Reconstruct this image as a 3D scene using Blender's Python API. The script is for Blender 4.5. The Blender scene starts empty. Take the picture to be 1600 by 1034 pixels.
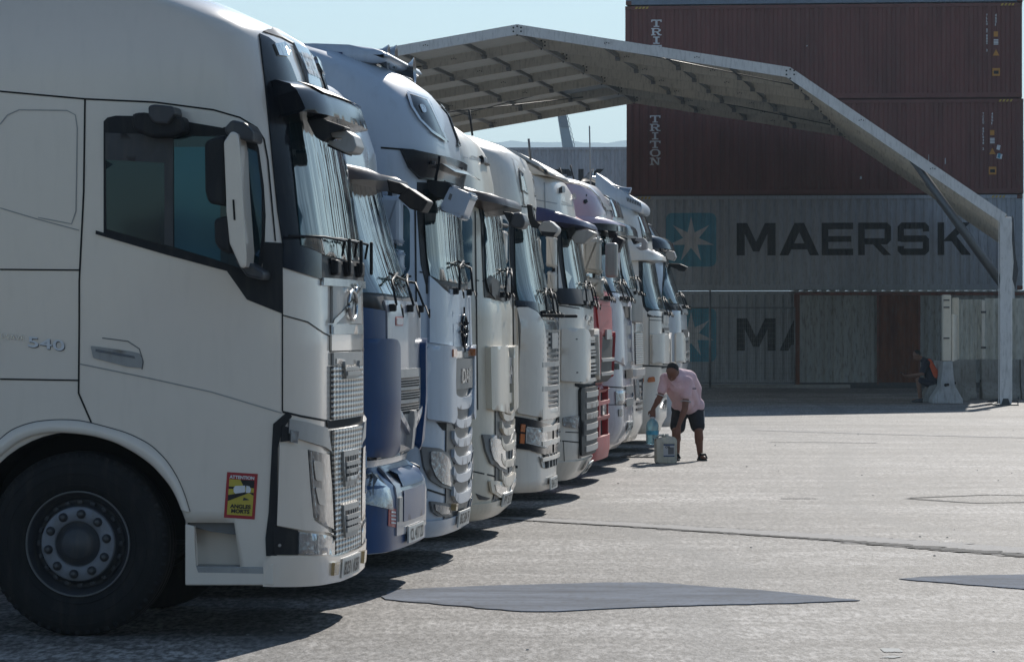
import bpy, bmesh, math, random
from mathutils import Vector, Matrix
from mathutils.geometry import delaunay_2d_cdt
from math import sin, cos, radians as R, pi, sqrt
random.seed(7)
SC = bpy.context.scene
COL = SC.collection
# ------------------------------------------------------------------ camera, sky, sun, exposure
CAMH = 1.72
FPX = 6000.0                       # 135 mm on 36 mm, in pixels of the 1600 px photograph
cd = bpy.data.cameras.new('camera'); cam = bpy.data.objects.new('camera', cd); COL.objects.link(cam)
cd.lens = 135; cd.sensor_width = 36; cd.clip_start = 0.5; cd.clip_end = 20000
cam.location = (0, 0, CAMH); cam.rotation_euler = (R(90), 0, 0)
SC.camera = cam
SUN_EL, SUN_AZ = 30.0, 14.0        # azimuth measured from +Y towards +X
w = bpy.data.worlds.new('World'); SC.world = w; w.use_nodes = True
nt = w.node_tree; bg = nt.nodes['Background']
sky = nt.nodes.new('ShaderNodeTexSky'); sky.sky_type = 'NISHITA'; sky.sun_disc = False
sky.sun_elevation = R(SUN_EL); sky.sun_rotation = R(SUN_AZ)
sky.altitude = 0; sky.air_density = 1.0; sky.dust_density = 0.0; sky.ozone_density = 1.6
nt.links.new(sky.outputs[0], bg.inputs[0]); bg.inputs[1].default_value = 0.098
sl = bpy.data.lights.new('sun', 'SUN'); so = bpy.data.objects.new('sun', sl); COL.objects.link(so)
sl.energy = 4.3; sl.angle = R(0.5); sl.color = (1, .95, .88)
sd = Vector((-sin(R(SUN_AZ))*cos(R(SUN_EL)), -cos(R(SUN_AZ))*cos(R(SUN_EL)), -sin(R(SUN_EL))))
so.rotation_euler = sd.to_track_quat('-Z', 'Y').to_euler(); so.location = (0, 40, 60)
SC.view_settings.view_transform = 'Standard'; SC.view_settings.look = 'None'
SC.view_settings.exposure = 0.05; SC.view_settings.gamma = 1
SC.cycles.max_bounces = 8

# ------------------------------------------------------------------ materials
def mat(name, col, rough=.5, metal=0.0, spec=.5, coat=0.0, var=.12, vscale=3.0, bump=0.0, bscale=40.0, stretch=(1,1,1), col2=None, dirt=0.0, trans=0.0, alpha=1.0, seed=0.0, emit=None):
    m = bpy.data.materials.new(name); m.use_nodes = True
    n = m.node_tree.nodes; l = m.node_tree.links; b = n['Principled BSDF']
    b.inputs['Roughness'].default_value = rough; b.inputs['Metallic'].default_value = metal
    b.inputs['Specular IOR Level'].default_value = spec; b.inputs['Coat Weight'].default_value = coat
    b.inputs['Coat Roughness'].default_value = .05
    b.inputs['Transmission Weight'].default_value = trans; b.inputs['Alpha'].default_value = alpha
    tc = n.new('ShaderNodeTexCoord'); mp = n.new('ShaderNodeMapping'); mp.inputs['Scale'].default_value = stretch
    mp.inputs['Location'].default_value = (seed, seed*1.7, 0)
    l.new(tc.outputs['Object'], mp.inputs[0])
    nz = n.new('ShaderNodeTexNoise'); nz.inputs['Scale'].default_value = vscale; nz.inputs['Detail'].default_value = 6
    nz.inputs['Roughness'].default_value = .62
    l.new(mp.outputs[0], nz.inputs[0])
    rp = n.new('ShaderNodeValToRGB'); rp.color_ramp.elements[0].position = .3; rp.color_ramp.elements[1].position = .7
    c2 = col2 if col2 else tuple(max(0, c*(1-var)) for c in col[:3])
    c1 = tuple(min(1, c*(1+var*.4)) for c in col[:3]) if not col2 else col[:3]
    rp.color_ramp.elements[0].color = (*c2, 1); rp.color_ramp.elements[1].color = (*c1, 1)
    l.new(nz.outputs[0], rp.inputs[0])
    out = rp.outputs[0]
    if dirt:
        d = n.new('ShaderNodeTexNoise'); d.inputs['Scale'].default_value = 9; d.inputs['Detail'].default_value = 8
        mp2 = n.new('ShaderNodeMapping'); mp2.inputs['Scale'].default_value = (2.2, 2.2, .45)
        l.new(tc.outputs['Object'], mp2.inputs[0]); l.new(mp2.outputs[0], d.inputs[0])
        r2 = n.new('ShaderNodeValToRGB'); r2.color_ramp.elements[0].position = .5; r2.color_ramp.elements[1].position = .72
        r2.color_ramp.elements[0].color = (0,0,0,1); r2.color_ramp.elements[1].color = (dirt,)*3+(1,)
        l.new(d.outputs[0], r2.inputs[0])
        mx = n.new('ShaderNodeMix'); mx.data_type = 'RGBA'
        l.new(r2.outputs[0], mx.inputs[0]); l.new(out, mx.inputs[6]); mx.inputs[7].default_value = (.13,.115,.09,1)
        out = mx.outputs[2]
    l.new(out, b.inputs['Base Color'])
    mr = n.new('ShaderNodeMapRange'); mr.inputs[3].default_value = rough*.85; mr.inputs[4].default_value = min(1, rough*1.2)
    l.new(nz.outputs[0], mr.inputs[0]); l.new(mr.outputs[0], b.inputs['Roughness'])
    if bump:
        bn = n.new('ShaderNodeTexNoise'); bn.inputs['Scale'].default_value = bscale; bn.inputs['Detail'].default_value = 4
        l.new(mp.outputs[0], bn.inputs[0])
        bp = n.new('ShaderNodeBump'); bp.inputs['Strength'].default_value = bump; bp.inputs['Distance'].default_value = .02
        l.new(bn.outputs[0], bp.inputs['Height']); l.new(bp.outputs[0], b.inputs['Normal'])
    if emit:
        b.inputs['Emission Color'].default_value = (*emit[:3], 1); b.inputs['Emission Strength'].default_value = emit[3]
    return m

M = {}
M['white'] = mat('white_paint', (.84,.745,.635), .24, coat=.8, var=.04, vscale=1.2, bump=.03, bscale=1.3, dirt=.04)
M['cream'] = mat('cream_paint', (.76,.685,.55), .36, coat=.25, var=.10, vscale=1.5, dirt=.12, seed=4)
M['white2'] = mat('off_white_paint', (.77,.71,.62), .36, coat=.3, var=.10, vscale=1.5, dirt=.10, seed=9)
M['silverblue'] = mat('silver_blue_paint', (.50,.57,.65), .4, metal=0, coat=.3, var=.06, vscale=1.2, dirt=.1, seed=2)
M['blue'] = mat('deep_blue_paint', (.016,.062,.175), .3, spec=.25, coat=0, var=.15, dirt=.12, seed=3)
M['mauve'] = mat('grey_lilac_paint', (.30,.31,.35), .35, metal=.1, coat=.4, var=.12, dirt=.25, seed=5)
M['red'] = mat('faded_red_paint', (.50,.015,.022), .45, coat=0, var=.35, vscale=22, dirt=.1, seed=6, col2=(.36,.03,.035))
M['pink'] = mat('pearl_pink_paint', (.66,.52,.56), .3, coat=.4, var=.1, vscale=1.3, seed=11, col2=(.52,.30,.37))
M['pearl'] = mat('pearl_white_paint', (.62,.58,.60), .3, coat=.6, var=.1, dirt=.2, seed=12)
M['black'] = mat('black_plastic', (.016,.017,.02), .55, spec=.3, var=.3, vscale=5, dirt=.15)
M['dark'] = mat('dark_grey_plastic', (.05,.052,.058), .42, var=.3, vscale=5, dirt=.3)
M['midgrey'] = mat('mid_grey_plastic', (.17,.17,.17), .45, var=.2, vscale=5, dirt=.3)
M['ltgrey'] = mat('light_grey_plastic', (.38,.37,.35), .4, var=.15, vscale=5, dirt=.25)
M['smoke'] = mat('smoked_acrylic', (.085,.062,.055), .3, spec=.07, var=.25, vscale=4, dirt=.15)
M['purple'] = mat('violet_tinted_acrylic', (.075,.075,.15), .3, spec=.08, var=.2, vscale=4, dirt=.1)
M['gloss'] = mat('gloss_black_paint', (.012,.014,.02), .13, spec=.16, var=.3, vscale=4, dirt=.08)
M['chrome'] = mat('chrome_trim', (.50,.50,.50), .22, metal=1, var=.2, vscale=8, bump=.05, bscale=12)
M['alu'] = mat('brushed_aluminium', (.42,.42,.42), .4, metal=.7, var=.15, vscale=6)
M['rubber'] = mat('tyre_rubber', (.016,.016,.017), .75, spec=.3, var=.35, vscale=7, dirt=.1, bump=.1, bscale=60)
M['rim'] = mat('painted_steel_rim', (.055,.058,.066), .5, var=.3, vscale=7, dirt=.4)
M['hubring'] = mat('dull_silver_hub', (.22,.23,.255), .55, metal=.2, var=.2, vscale=12, dirt=.35)
M['seam'] = mat('panel_gap', (.012,.012,.012), .8)
M['void'] = mat('black_recess', (.006,.006,.007), .9)
M['lens'] = mat('lamp_glass', (.30,.32,.34), .08, metal=.55, coat=1, var=.5, vscale=14, bump=.5, bscale=22)
M['lensdark'] = mat('lamp_glass_dark', (.10,.11,.12), .06, metal=.4, coat=1, var=.6, vscale=10, bump=.4, bscale=14)
M['orange'] = mat('amber_lens', (.55,.14,.02), .2, coat=.8, var=.2, vscale=20)
M['amber'] = mat('pale_amber_lens', (.55,.38,.16), .25, coat=.8, var=.2, vscale=20)
M['plate'] = mat('licence_plate_white', (.62,.62,.58), .4, var=.1, vscale=20, dirt=.3)
M['plum'] = mat('maroon_upholstery', (.16,.03,.03), .8)
M['txtwhite'] = mat('white_lettering', (.80,.80,.80), .45, var=.15, vscale=12)
M['txtblack'] = mat('black_lettering', (.012,.012,.014), .5)
M['stred'] = mat('sticker_red', (.42,.02,.03), .35)
M['styel'] = mat('sticker_yellow', (.60,.47,.06), .35)
M['lightbox'] = mat('roof_sign_panel', (.13,.13,.135), .12, coat=1, var=.3, vscale=5)

def glass_mat(name, col, rough=.04, coat=1, wave=.26, wscale=6.0, seed=0.0, teal=(.06,.13,.14)):
    """tinted laminated glass: dark body, mirror coat, pane slightly wavy across its width"""
    m = bpy.data.materials.new(name); m.use_nodes = True
    n = m.node_tree.nodes; l = m.node_tree.links; b = n['Principled BSDF']
    tc = n.new('ShaderNodeTexCoord'); mp = n.new('ShaderNodeMapping'); mp.inputs['Scale'].default_value = (.35, 1, .07)
    mp.inputs['Location'].default_value = (seed, seed, seed)
    l.new(tc.outputs['Object'], mp.inputs[0])
    nz = n.new('ShaderNodeTexNoise'); nz.inputs['Scale'].default_value = wscale; nz.inputs['Detail'].default_value = 3
    l.new(mp.outputs[0], nz.inputs[0])
    rp = n.new('ShaderNodeValToRGB'); rp.color_ramp.elements[0].position = .42; rp.color_ramp.elements[1].position = .66
    rp.color_ramp.elements[0].color = (*col, 1); rp.color_ramp.elements[1].color = (*teal, 1)
    l.new(nz.outputs[0], rp.inputs[0]); l.new(rp.outputs[0], b.inputs['Base Color'])
    b.inputs['Roughness'].default_value = rough; b.inputs['Specular IOR Level'].default_value = .6
    b.inputs['Coat Weight'].default_value = coat; b.inputs['Coat Roughness'].default_value = .02
    if wave:
        bp = n.new('ShaderNodeBump'); bp.inputs['Strength'].default_value = wave; bp.inputs['Distance'].default_value = .05
        l.new(nz.outputs[0], bp.inputs['Height']); l.new(bp.outputs[0], b.inputs['Normal']); l.new(bp.outputs[0], b.inputs['Coat Normal'])
    return m
def tint_glass(m, c, lvl):
    b = m.node_tree.nodes['Principled BSDF']; b.inputs['Specular Tint'].default_value = (*c, 1); b.inputs['Specular IOR Level'].default_value = lvl
M['glass'] = glass_mat('windscreen_glass', (.008,.018,.022), coat=.35); tint_glass(M['glass'], (.75,.95,1), .5)
M['sideglass'] = glass_mat('door_glass', (.010,.016,.018), coat=.1, wave=0, teal=(.012,.03,.038))

tint_glass(M['sideglass'], (.45,.78,1), .7)
# ------------------------------------------------------------------ mesh helpers
def link(o, parent=None):
    COL.objects.link(o)
    if parent is not None: o.parent = parent
    return o
def mesh_obj(name, verts, faces, m, parent=None, smooth=True, flats=None):
    me = bpy.data.meshes.new(name); me.from_pydata([tuple(v) for v in verts], [], faces); me.update()
    if m is not None: me.materials.append(m)
    if smooth:
        for i, p in enumerate(me.polygons): p.use_smooth = not (flats and i in flats)
    o = bpy.data.objects.new(name, me); return link(o, parent)
def bm_obj(name, bm, m, parent=None, smooth=False):
    me = bpy.data.meshes.new(name); bm.to_mesh(me); bm.free()
    if m is not None: me.materials.append(m)
    if smooth:
        for p in me.polygons: p.use_smooth = True
    o = bpy.data.objects.new(name, me); return link(o, parent)
def tag(o, label, cat, group=None, kind=None):
    o['label'] = label; o['category'] = cat
    if group: o['group'] = group
    if kind: o['kind'] = kind
    return o
def thing(name, label, cat, loc=(0,0,0), rz=0.0, group=None):
    o = bpy.data.objects.new(name, None); o.empty_display_size = .3; COL.objects.link(o)
    o.location = loc; o.rotation_euler = (0, 0, rz)
    return tag(o, label, cat, group)
def add_box(bm, c, s, rot=None, bev=0.0, seg=2):
    r = bmesh.ops.create_cube(bm, size=1)
    vs = r['verts']
    for v in vs: v.co = Vector((v.co.x*s[0], v.co.y*s[1], v.co.z*s[2]))
    if bev:
        es = list({e for v in vs for e in v.link_edges})
        q = bmesh.ops.bevel(bm, geom=es, offset=bev, segments=seg, profile=.5, affect='EDGES')
        vs = list({v for f in q['faces'] for v in f.verts} | {v for v in vs if v.is_valid})
    mtx = Matrix.Translation(Vector(c)) @ (rot.to_4x4() if rot is not None else Matrix.Identity(4))
    for v in vs: v.co = mtx @ v.co
    return vs
def add_tube(bm, pts, r, seg=8, cap=True):
    pts = [Vector(p) for p in pts]; rings = []
    rr = r if isinstance(r, (list, tuple)) else [r]*len(pts)
    for i, p in enumerate(pts):
        d = (pts[min(i+1, len(pts)-1)] - pts[max(i-1, 0)]).normalized()
        up = Vector((0,0,1)) if abs(d.z) < .9 else Vector((1,0,0))
        a = d.cross(up).normalized(); b = d.cross(a).normalized()
        rings.append([bm.verts.new(p + a*cos(2*pi*k/seg)*rr[i] + b*sin(2*pi*k/seg)*rr[i]) for k in range(seg)])
    for i in range(len(rings)-1):
        for k in range(seg):
            f = bm.faces.new((rings[i][k], rings[i][(k+1)%seg], rings[i+1][(k+1)%seg], rings[i+1][k])); f.smooth = True
    if cap:
        bm.faces.new(rings[0]); bm.faces.new(rings[-1][::-1])
def add_lathe(bm, prof, axis='z', c=(0,0,0), seg=32):
    rings = []
    for (r, h) in prof:
        ring = []
        for k in range(seg):
            a = 2*pi*k/seg
            if axis == 'z': p = Vector((r*cos(a), r*sin(a), h))
            elif axis == 'y': p = Vector((r*cos(a), h, r*sin(a)))
            else: p = Vector((h, r*cos(a), r*sin(a)))
            ring.append(bm.verts.new(p + Vector(c)))
        rings.append(ring)
    for i in range(len(rings)-1):
        for k in range(seg):
            f = bm.faces.new((rings[i][k], rings[i][(k+1)%seg], rings[i+1][(k+1)%seg], rings[i+1][k])); f.smooth = True
def add_prism(bm, pts, y0, y1, axis='y', bev=0.0, seg=2):
    """pts are (x,z) [axis y], (y,z) [axis x] or (x,y) [axis z]"""
    def mk(p, h):
        return {'y': (p[0], h, p[1]), 'x': (h, p[0], p[1]), 'z': (p[0], p[1], h)}[axis]
    a = [bm.verts.new(mk(p, y0)) for p in pts]; b = [bm.verts.new(mk(p, y1)) for p in pts]
    fs = [bm.faces.new(a), bm.faces.new(b[::-1])]
    n = len(pts)
    for i in range(n): fs.append(bm.faces.new((a[i], b[i], b[(i+1)%n], a[(i+1)%n])))
    if bev:
        es = list({e for f in fs for e in f.edges})
        bmesh.ops.bevel(bm, geom=es, offset=bev, segments=seg, profile=.5, affect='EDGES')
def finish(bm):
    bmesh.ops.recalc_face_normals(bm, faces=bm.faces[:])
def box_obj(name, c, s, m, parent=None, bev=0.0, rot=None, smooth=False):
    bm = bmesh.new(); add_box(bm, c, s, rot, bev); finish(bm); return bm_obj(name, bm, m, parent, smooth)
def tube_obj(name, pts, r, m, parent=None, seg=8):
    bm = bmesh.new(); add_tube(bm, pts, r, seg); finish(bm); return bm_obj(name, bm, m, parent)
def prism_obj(name, pts, y0, y1, m, parent=None, axis='y', bev=0.0):
    bm = bmesh.new(); add_prism(bm, pts, y0, y1, axis, bev); finish(bm); return bm_obj(name, bm, m, parent)

def tess(polys, res, breaks_x=None):
    """fill the union of 2D polygons with triangles no larger than res; returns verts, tris"""
    vs, faces, edges = [], [], []
    minx = min(p[0] for q in polys for p in q); maxx = max(p[0] for q in polys for p in q)
    minz = min(p[1] for q in polys for p in q); maxz = max(p[1] for q in polys for p in q)
    for q in polys:
        idx = []
        n = len(q)
        for i in range(n):
            a = Vector(q[i]); b = Vector(q[(i+1)%n]); d = (b-a).length
            k = max(1, int(math.ceil(d/res))) if res else 1
            for j in range(k):
                idx.append(len(vs)); vs.append(a.lerp(b, j/k))
        # force counter-clockwise
        ar = sum(vs[idx[i]].x*vs[idx[(i+1)%len(idx)]].y - vs[idx[(i+1)%len(idx)]].x*vs[idx[i]].y for i in range(len(idx)))
        faces.append(idx if ar > 0 else idx[::-1])
    if breaks_x:
        for x in breaks_x:
            if minx < x < maxx:
                vs.append(Vector((x, minz-.01))); vs.append(Vector((x, maxz+.01))); edges.append((len(vs)-2, len(vs)-1))
    elif res:
        nx = int((maxx-minx)/res); nz = int((maxz-minz)/res)
        if nx*nz < 40000:
            for i in range(1, nx+1):
                for j in range(1, nz+1):
                    p = Vector((minx+(i-.5+.01*((j*7)%5))*(maxx-minx)/(nx+.0001), minz+(j-.5)*(maxz-minz)/(nz+.0001)))
                    if any(inside(p, q) and bdist(p, q) > res*.35 for q in polys): vs.append(p)
    for q in faces: edges += [(q[i], q[(i+1) % len(q)]) for i in range(len(q))]
    r = delaunay_2d_cdt(vs, edges, [], 0, 1e-6)
    out = []
    for f in r[2]:
        c = (r[0][f[0]]+r[0][f[1]]+r[0][f[2]])/3
        if any(inside(c, q) for q in polys): out.append(list(f))
    used = sorted({i for f in out for i in f}); mp = {i: k for k, i in enumerate(used)}
    return [r[0][i] for i in used], [[mp[i] for i in f] for f in out]
def inside(p, q):
    c = False; n = len(q); j = n-1
    for i in range(n):
        xi, yi = q[i]; xj, yj = q[j]
        if (yi > p.y) != (yj > p.y) and p.x < (xj-xi)*(p.y-yi)/(yj-yi)+xi: c = not c
        j = i
    return c
def bdist(p, q):
    b = 1e9; n = len(q)
    for i in range(n):
        a = Vector(q[i]); d = Vector(q[(i+1)%n])-a; L = d.length_squared
        t = max(0, min(1, (p-a).dot(d)/L)) if L > 0 else 0
        b = min(b, (p-(a+d*t)).length)
    return b

def text_polys(s, size=1.0, align='LEFT', shear=0.0, bold=0.0):
    """letters as a triangulated mesh in 2D: verts (x,y), faces"""
    cu = bpy.data.curves.new('t', 'FONT'); cu.body = s; cu.size = size; cu.align_x = align; cu.shear = shear; cu.offset = bold
    o = bpy.data.objects.new('t', cu); COL.objects.link(o)
    dg = bpy.context.evaluated_depsgraph_get(); dg.update()
    me = bpy.data.meshes.new_from_object(o.evaluated_get(dg))
    vs = [(v.co.x, v.co.y) for v in me.vertices]; fs = [list(p.vertices) for p in me.polygons]
    bpy.data.objects.remove(o); bpy.data.curves.remove(cu); bpy.data.meshes.remove(me)
    return vs, fs
# ------------------------------------------------------------------ truck engine
YAW = R(5.87)
CA, SA = cos(YAW), sin(YAW)
TGROUP = 'lorry tractors parked nose out in a row'
WHEEL_MESH = {}
class Truck:
    def __init__(s, name, label, Yc, pxref, sil, zb=.30, xr=-2.25, bottom_side=None, xw=-1.36):
        s.Yc = Yc; s.zb = zb; s.xr = xr; s.xw = xw
        Y = Yc + .75*CA
        s.Xc = (pxref-800)*Y/FPX - .75*SA
        s.root = thing(name, label, 'truck', (s.Xc, Yc, 0), -YAW, TGROUP)
        s.rings = []
        for (py, px, w, rx, ry) in sil:
            x = 0
            for _ in range(4):
                Yp = Yc + .75*CA - x*SA
                x = ((px-800)*Yp/FPX - s.Xc - .75*SA)/CA
            z = CAMH-(py-517)*Yp/FPX
            s.rings.append((z, x, w, rx, ry))
        s.rings.sort()
        # keep strictly increasing z
        rr = [s.rings[0]]
        for q in s.rings[1:]:
            if q[0] > rr[-1][0]+.004: rr.append(q)
        s.rings = rr; s.ztop = rr[-1][0]; s.zbot = rr[0][0]
        s.bottom_side = bottom_side
    def ring(s, z):
        q = s.rings
        if z <= q[0][0]: return q[0][1:]
        if z >= q[-1][0]: return q[-1][1:]
        for i in range(len(q)-1):
            if q[i][0] <= z <= q[i+1][0]:
                t = (z-q[i][0])/(q[i+1][0]-q[i][0])
                return tuple(q[i][k]*(1-t)+q[i+1][k]*t for k in range(1, 5))
    def _pt(s, t, z):
        xf, w, rx, ry = s.ring(z); a = abs(t); sg = 1 if t >= 0 else -1
        if a <= .5: x, y = xf-.02*(a/.5)**2, a/.5*(w-ry)
        elif a <= 1:
            th = (a-.5)*pi; x, y = xf-.02-rx+rx*cos(th), (w-ry)+ry*sin(th)
        else: x, y = xf-.02-rx-(a-1), w
        return Vector((x, -sg*y, z))
    def S(s, t, z, off=0.0):
        p = s._pt(t, z)
        if off:
            e = .01
            dt = s._pt(t+e, z)-s._pt(t-e, z); dz = s._pt(t, z+e)-s._pt(t, z-e)
            n = dt.cross(dz)
            if n.length > 1e-9:
                n.normalize()
                if n.x < 0 and abs(t) < .9: n = -n
                if (n.y > 0) == (t > 0) and abs(t) >= .9: n = -n
                # limit vertical tilt, so trim on the roof does not float away
                p = p + n*off
        return p
    def tx(s, x, z):     # side param for absolute x (near side)
        xf, w, rx, ry = s.ring(z); xc = xf-.02-rx
        if x <= xc: return 1+(xc-x)
        return .5+math.acos(max(-1, min(1, (x-xc)/rx)))/pi
    def ty(s, y, z):     # front param for y (y>0 = near side)
        xf, w, rx, ry = s.ring(z); a = abs(y); sg = 1 if y >= 0 else -1
        if a <= w-ry: return sg*a/(w-ry)*.5
        return sg*(.5+math.asin(max(-1, min(1, (a-(w-ry))/ry)))/pi)
    def proj(s, p):
        X = s.Xc+p.x*CA+p.y*SA; Y = s.Yc-p.x*SA+p.y*CA
        return 800+FPX*X/Y, 517-FPX*(p.z-CAMH)/Y, Y
    def P(s, px, py):
        z = CAMH-(py-517)*(s.Yc-1.2)/FPX; t = 1
        for _ in range(16):
            lo, hi = -1.0, 4.0      # px falls as t grows on the visible part
            best = None
            # find silhouette (max px)
            k = 60; prev = None
            tm = max(((s.proj(s._pt(-1+2.2*i/k, z))[0]), -1+2.2*i/k) for i in range(k+1))
            lo = tm[1]
            if px >= tm[0]: t = lo
            else:
                for _2 in range(30):
                    mid = (lo+hi)/2
                    if s.proj(s._pt(mid, z))[0] > px: lo = mid
                    else: hi = mid
                t = (lo+hi)/2
            Y = s.proj(s._pt(t, z))[2]
            z = z*.4+.6*(CAMH-(py-517)*Y/FPX)
        return (t, z)
    def U(s, px, py, y):          # pixel -> (x,z) on the plane local y (negative = near side)
        x = 0
        for _ in range(5):
            Y = s.Yc-x*SA+y*CA; X = (px-800)*Y/FPX; x = (X-s.Xc-y*SA)/CA
        return (x, CAMH-(py-517)*Y/FPX)
    def zlow(s, x):
        zb = s.bottom_side(x) if s.bottom_side else s.zb
        Rr = .635; zc = .52
        d = x-s.xw
        if abs(d) < Rr: return max(zb, zc+sqrt(Rr*Rr-d*d))
        return zb
    def shell(s, m, roof=None, name='cab_body'):
        zs_mid = 1.30
        nlow = 10
        zu = [zs_mid]
        for q in s.rings:
            if q[0] > zs_mid+.02: zu.append(q[0])
        # densify
        z2 = []
        for i in range(len(zu)-1):
            k = max(1, int((zu[i+1]-zu[i])/.08))
            z2 += [zu[i]+(zu[i+1]-zu[i])*j/k for j in range(k)]
        zu = z2+[zu[-1]]
        cols = []     # ('t',t) or ('x',frac,side)
        ns = 30
        for i in range(ns, 0, -1): cols.append(('x', i/ns, 1))
        nf = 44
        for i in range(nf+1): cols.append(('t', 1-2*i/nf, 0))
        for i in range(1, ns+1): cols.append(('x', i/ns, -1))
        V = []; Fc = []; rows = []
        def pt(c, z):
            if c[0] == 't': return s._pt(c[1], z)
            xf, w, rx, ry = s.ring(z); xc = xf-.02-rx; x = xc+(min(s.xr, xc-.05)-xc)*c[1]
            return Vector((x, -c[2]*w, z))
        for j in range(nlow+1+len(zu)-1):
            row = []
            for c in cols:
                if j <= nlow:
                    x = pt(c, .8).x
                    zl = s.zlow(x) if c[0] == 'x' else s.zb
                    z = zl+(zs_mid-zl)*j/nlow
                else: z = zu[j-nlow]
                row.append(len(V)); V.append(pt(c, z))
            rows.append(row)
        for j in range(len(rows)-1):
            for i in range(len(cols)-1):
                Fc.append((rows[j][i], rows[j][i+1], rows[j+1][i+1], rows[j+1][i]))
            Fc.append((rows[j][-1], rows[j][0], rows[j+1][0], rows[j+1][-1]))
        # roof: two inset loops and a cap
        top = rows[-1]; cx = sum((V[i] for i in top), Vector())/len(top)
        prev = top
        for (k, dz) in ((.97, .02), (.9, .035), (.6, .05)):
            r = []
            for i in top:
                p = cx+(V[i]-cx)*k; r.append(len(V)); V.append(Vector((p.x, p.y, V[i].z+dz)))
            for i in range(len(r)):
                Fc.append((prev[i], prev[(i+1)%len(r)], r[(i+1)%len(r)], r[i]))
            prev = r
        Fc.append(tuple(prev))
        # inward return of the lower lip, so the panel has thickness
        lo = rows[0]; r = []
        for i in lo:
            p = V[i]; r.append(len(V)); V.append(Vector((p.x-.03 if p.x > -.4 else p.x, p.y*.96, p.z+.01)))
        for i in range(len(r)-1): Fc.append((r[i], r[i+1], lo[i+1], lo[i]))
        bm_ = mesh_obj(name, V, Fc, m, s.root, True)
        bm_.data.polygons.foreach_get
        s.body = bm_
        return bm_
    def patch(s, name, pts, m, off=.004, depth=None, res=.07, mirror=True, parent=None, rnd=0.0, closed=False):
        """pts (t,z) polygon laid on the body, pushed out by off (number or f(t,z)), with a rim depth deep"""
        if rnd: pts = round_poly(pts, rnd)
        vs, fs = tess([pts], res)
        of = off if callable(off) else (lambda t, z: off)
        out = None
        for sg in ((1, -1) if mirror else (1,)):
            V = [s.S(sg*v.x, v.y, of(v.x, v.y)) for v in vs]
            F_ = [tuple(f) if sg > 0 else tuple(f[::-1]) for f in fs]
            # orientation: outward
            n0 = len(V); cnt = {}
            for f in F_:
                for i in range(3): 
                    e = (f[i], f[(i+1)%3]); k = (min(e), max(e)); cnt[k] = None if k in cnt else e
            be = [e for e in cnt.values() if e]
            flats = set()
            if depth is not None:
                mp = {}
                def dup(i):
                    if i not in mp:
                        t, z = sg*vs[i].x, vs[i].y; o_ = of(vs[i].x, z)
                        d = o_-.001 if depth == 'base' else depth
                        mp[i] = (len(V), len(V)+1); V.append(V[i]); V.append(s.S(t, z, max(o_-d, -.02)))
                    return mp[i]
                for (a, b) in be:
                    A = dup(a); B = dup(b); flats.add(len(F_)); F_.append((A[0], A[1], B[1], B[0]))
            o = mesh_obj(name, V, F_, m, parent or s.root, True, flats)
            bm = bmesh.new(); bm.from_mesh(o.data); bmesh.ops.recalc_face_normals(bm, faces=bm.faces[:])
            # make sure the outward side faces out
            c = sum((f.normal*f.calc_area() for f in bm.faces if f.smooth), Vector())
            ctr = sum((v.co for v in bm.verts), Vector())/len(bm.verts)
            if c.dot(ctr-Vector((-1.2, 0, ctr.z))) < 0: bmesh.ops.reverse_faces(bm, faces=bm.faces[:])
            bm.to_mesh(o.data); bm.free()
            if out is None: out = o
        return out
    def pp(s, name, m, px_pts, off=.004, depth=None, **k):
        q = []; n = len(px_pts)
        for i in range(n):
            a = Vector(px_pts[i]); b = Vector(px_pts[(i+1) % n]); kk = max(1, int((b-a).length/7)) if not k.get('rnd') else 1
            q += [a.lerp(b, j/kk) for j in range(kk)]
        return s.patch(name, [s.P(*p) for p in q], m, off, depth, **k)
    def band(s, name, m, px, py0, py1, off=.006, depth=None, px2=None, rnd=0.0, **k):
        """a panel across the whole front, its near edge at px, from row py0 down to py1 at that edge"""
        a = s.P(px, py0); b = s.P(px2 if px2 else px, py1)
        pts = [(a[0], a[1]), (b[0], b[1]), (-b[0], b[1]), (-a[0], a[1])]
        return s.patch(name, pts, m, off, depth, mirror=False, rnd=rnd, **k)
    def seam(s, px_pts, w=.008, name='panel_seam', m=None, off=.004, mirror=True, parent=None):
        pp_ = []
        for i in range(len(px_pts)-1):
            a = Vector(px_pts[i]); b = Vector(px_pts[i+1]); k = max(1, int((b-a).length/10)); pp_ += [a.lerp(b, j/k) for j in range(k)]
        pts = [s.P(*p) for p in pp_+[px_pts[-1]]]
        q = []
        for i in range(len(pts)-1):
            a = Vector(pts[i]); b = Vector(pts[i+1]); k = max(1, int((b-a).length/.06))
            q += [a.lerp(b, j/k) for j in range(k)]
        q.append(Vector(pts[-1])); L = []; Rr = []
        for i, p in enumerate(q):
            d = (q[min(i+1, len(q)-1)]-q[max(i-1, 0)]).normalized(); n = Vector((-d.y, d.x))*w/2
            L.append(p+n); Rr.append(p-n)
        for sg in ((1, -1) if mirror else (1,)):
            V = [s.S(sg*p.x, p.y, off) for p in L]+[s.S(sg*p.x, p.y, off) for p in Rr]; n = len(q)
            mesh_obj(name, V, [(i, i+1, n+i+1, n+i) for i in range(n-1)], m or M['seam'], parent or s.body)
    def tube_on(s, name, tz, r, m, off=.03, parent=None):
        pts = []
        for i in range(len(tz)-1):
            for j in range(4):
                f = j/4; t = tz[i][0]*(1-f)+tz[i+1][0]*f; z = tz[i][1]*(1-f)+tz[i+1][1]*f
                pts.append(s.S(t, z, off))
        pts.append(s.S(tz[-1][0], tz[-1][1], off))
        return tube_obj(name, pts, r, m, parent or s.root, 6)
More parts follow.
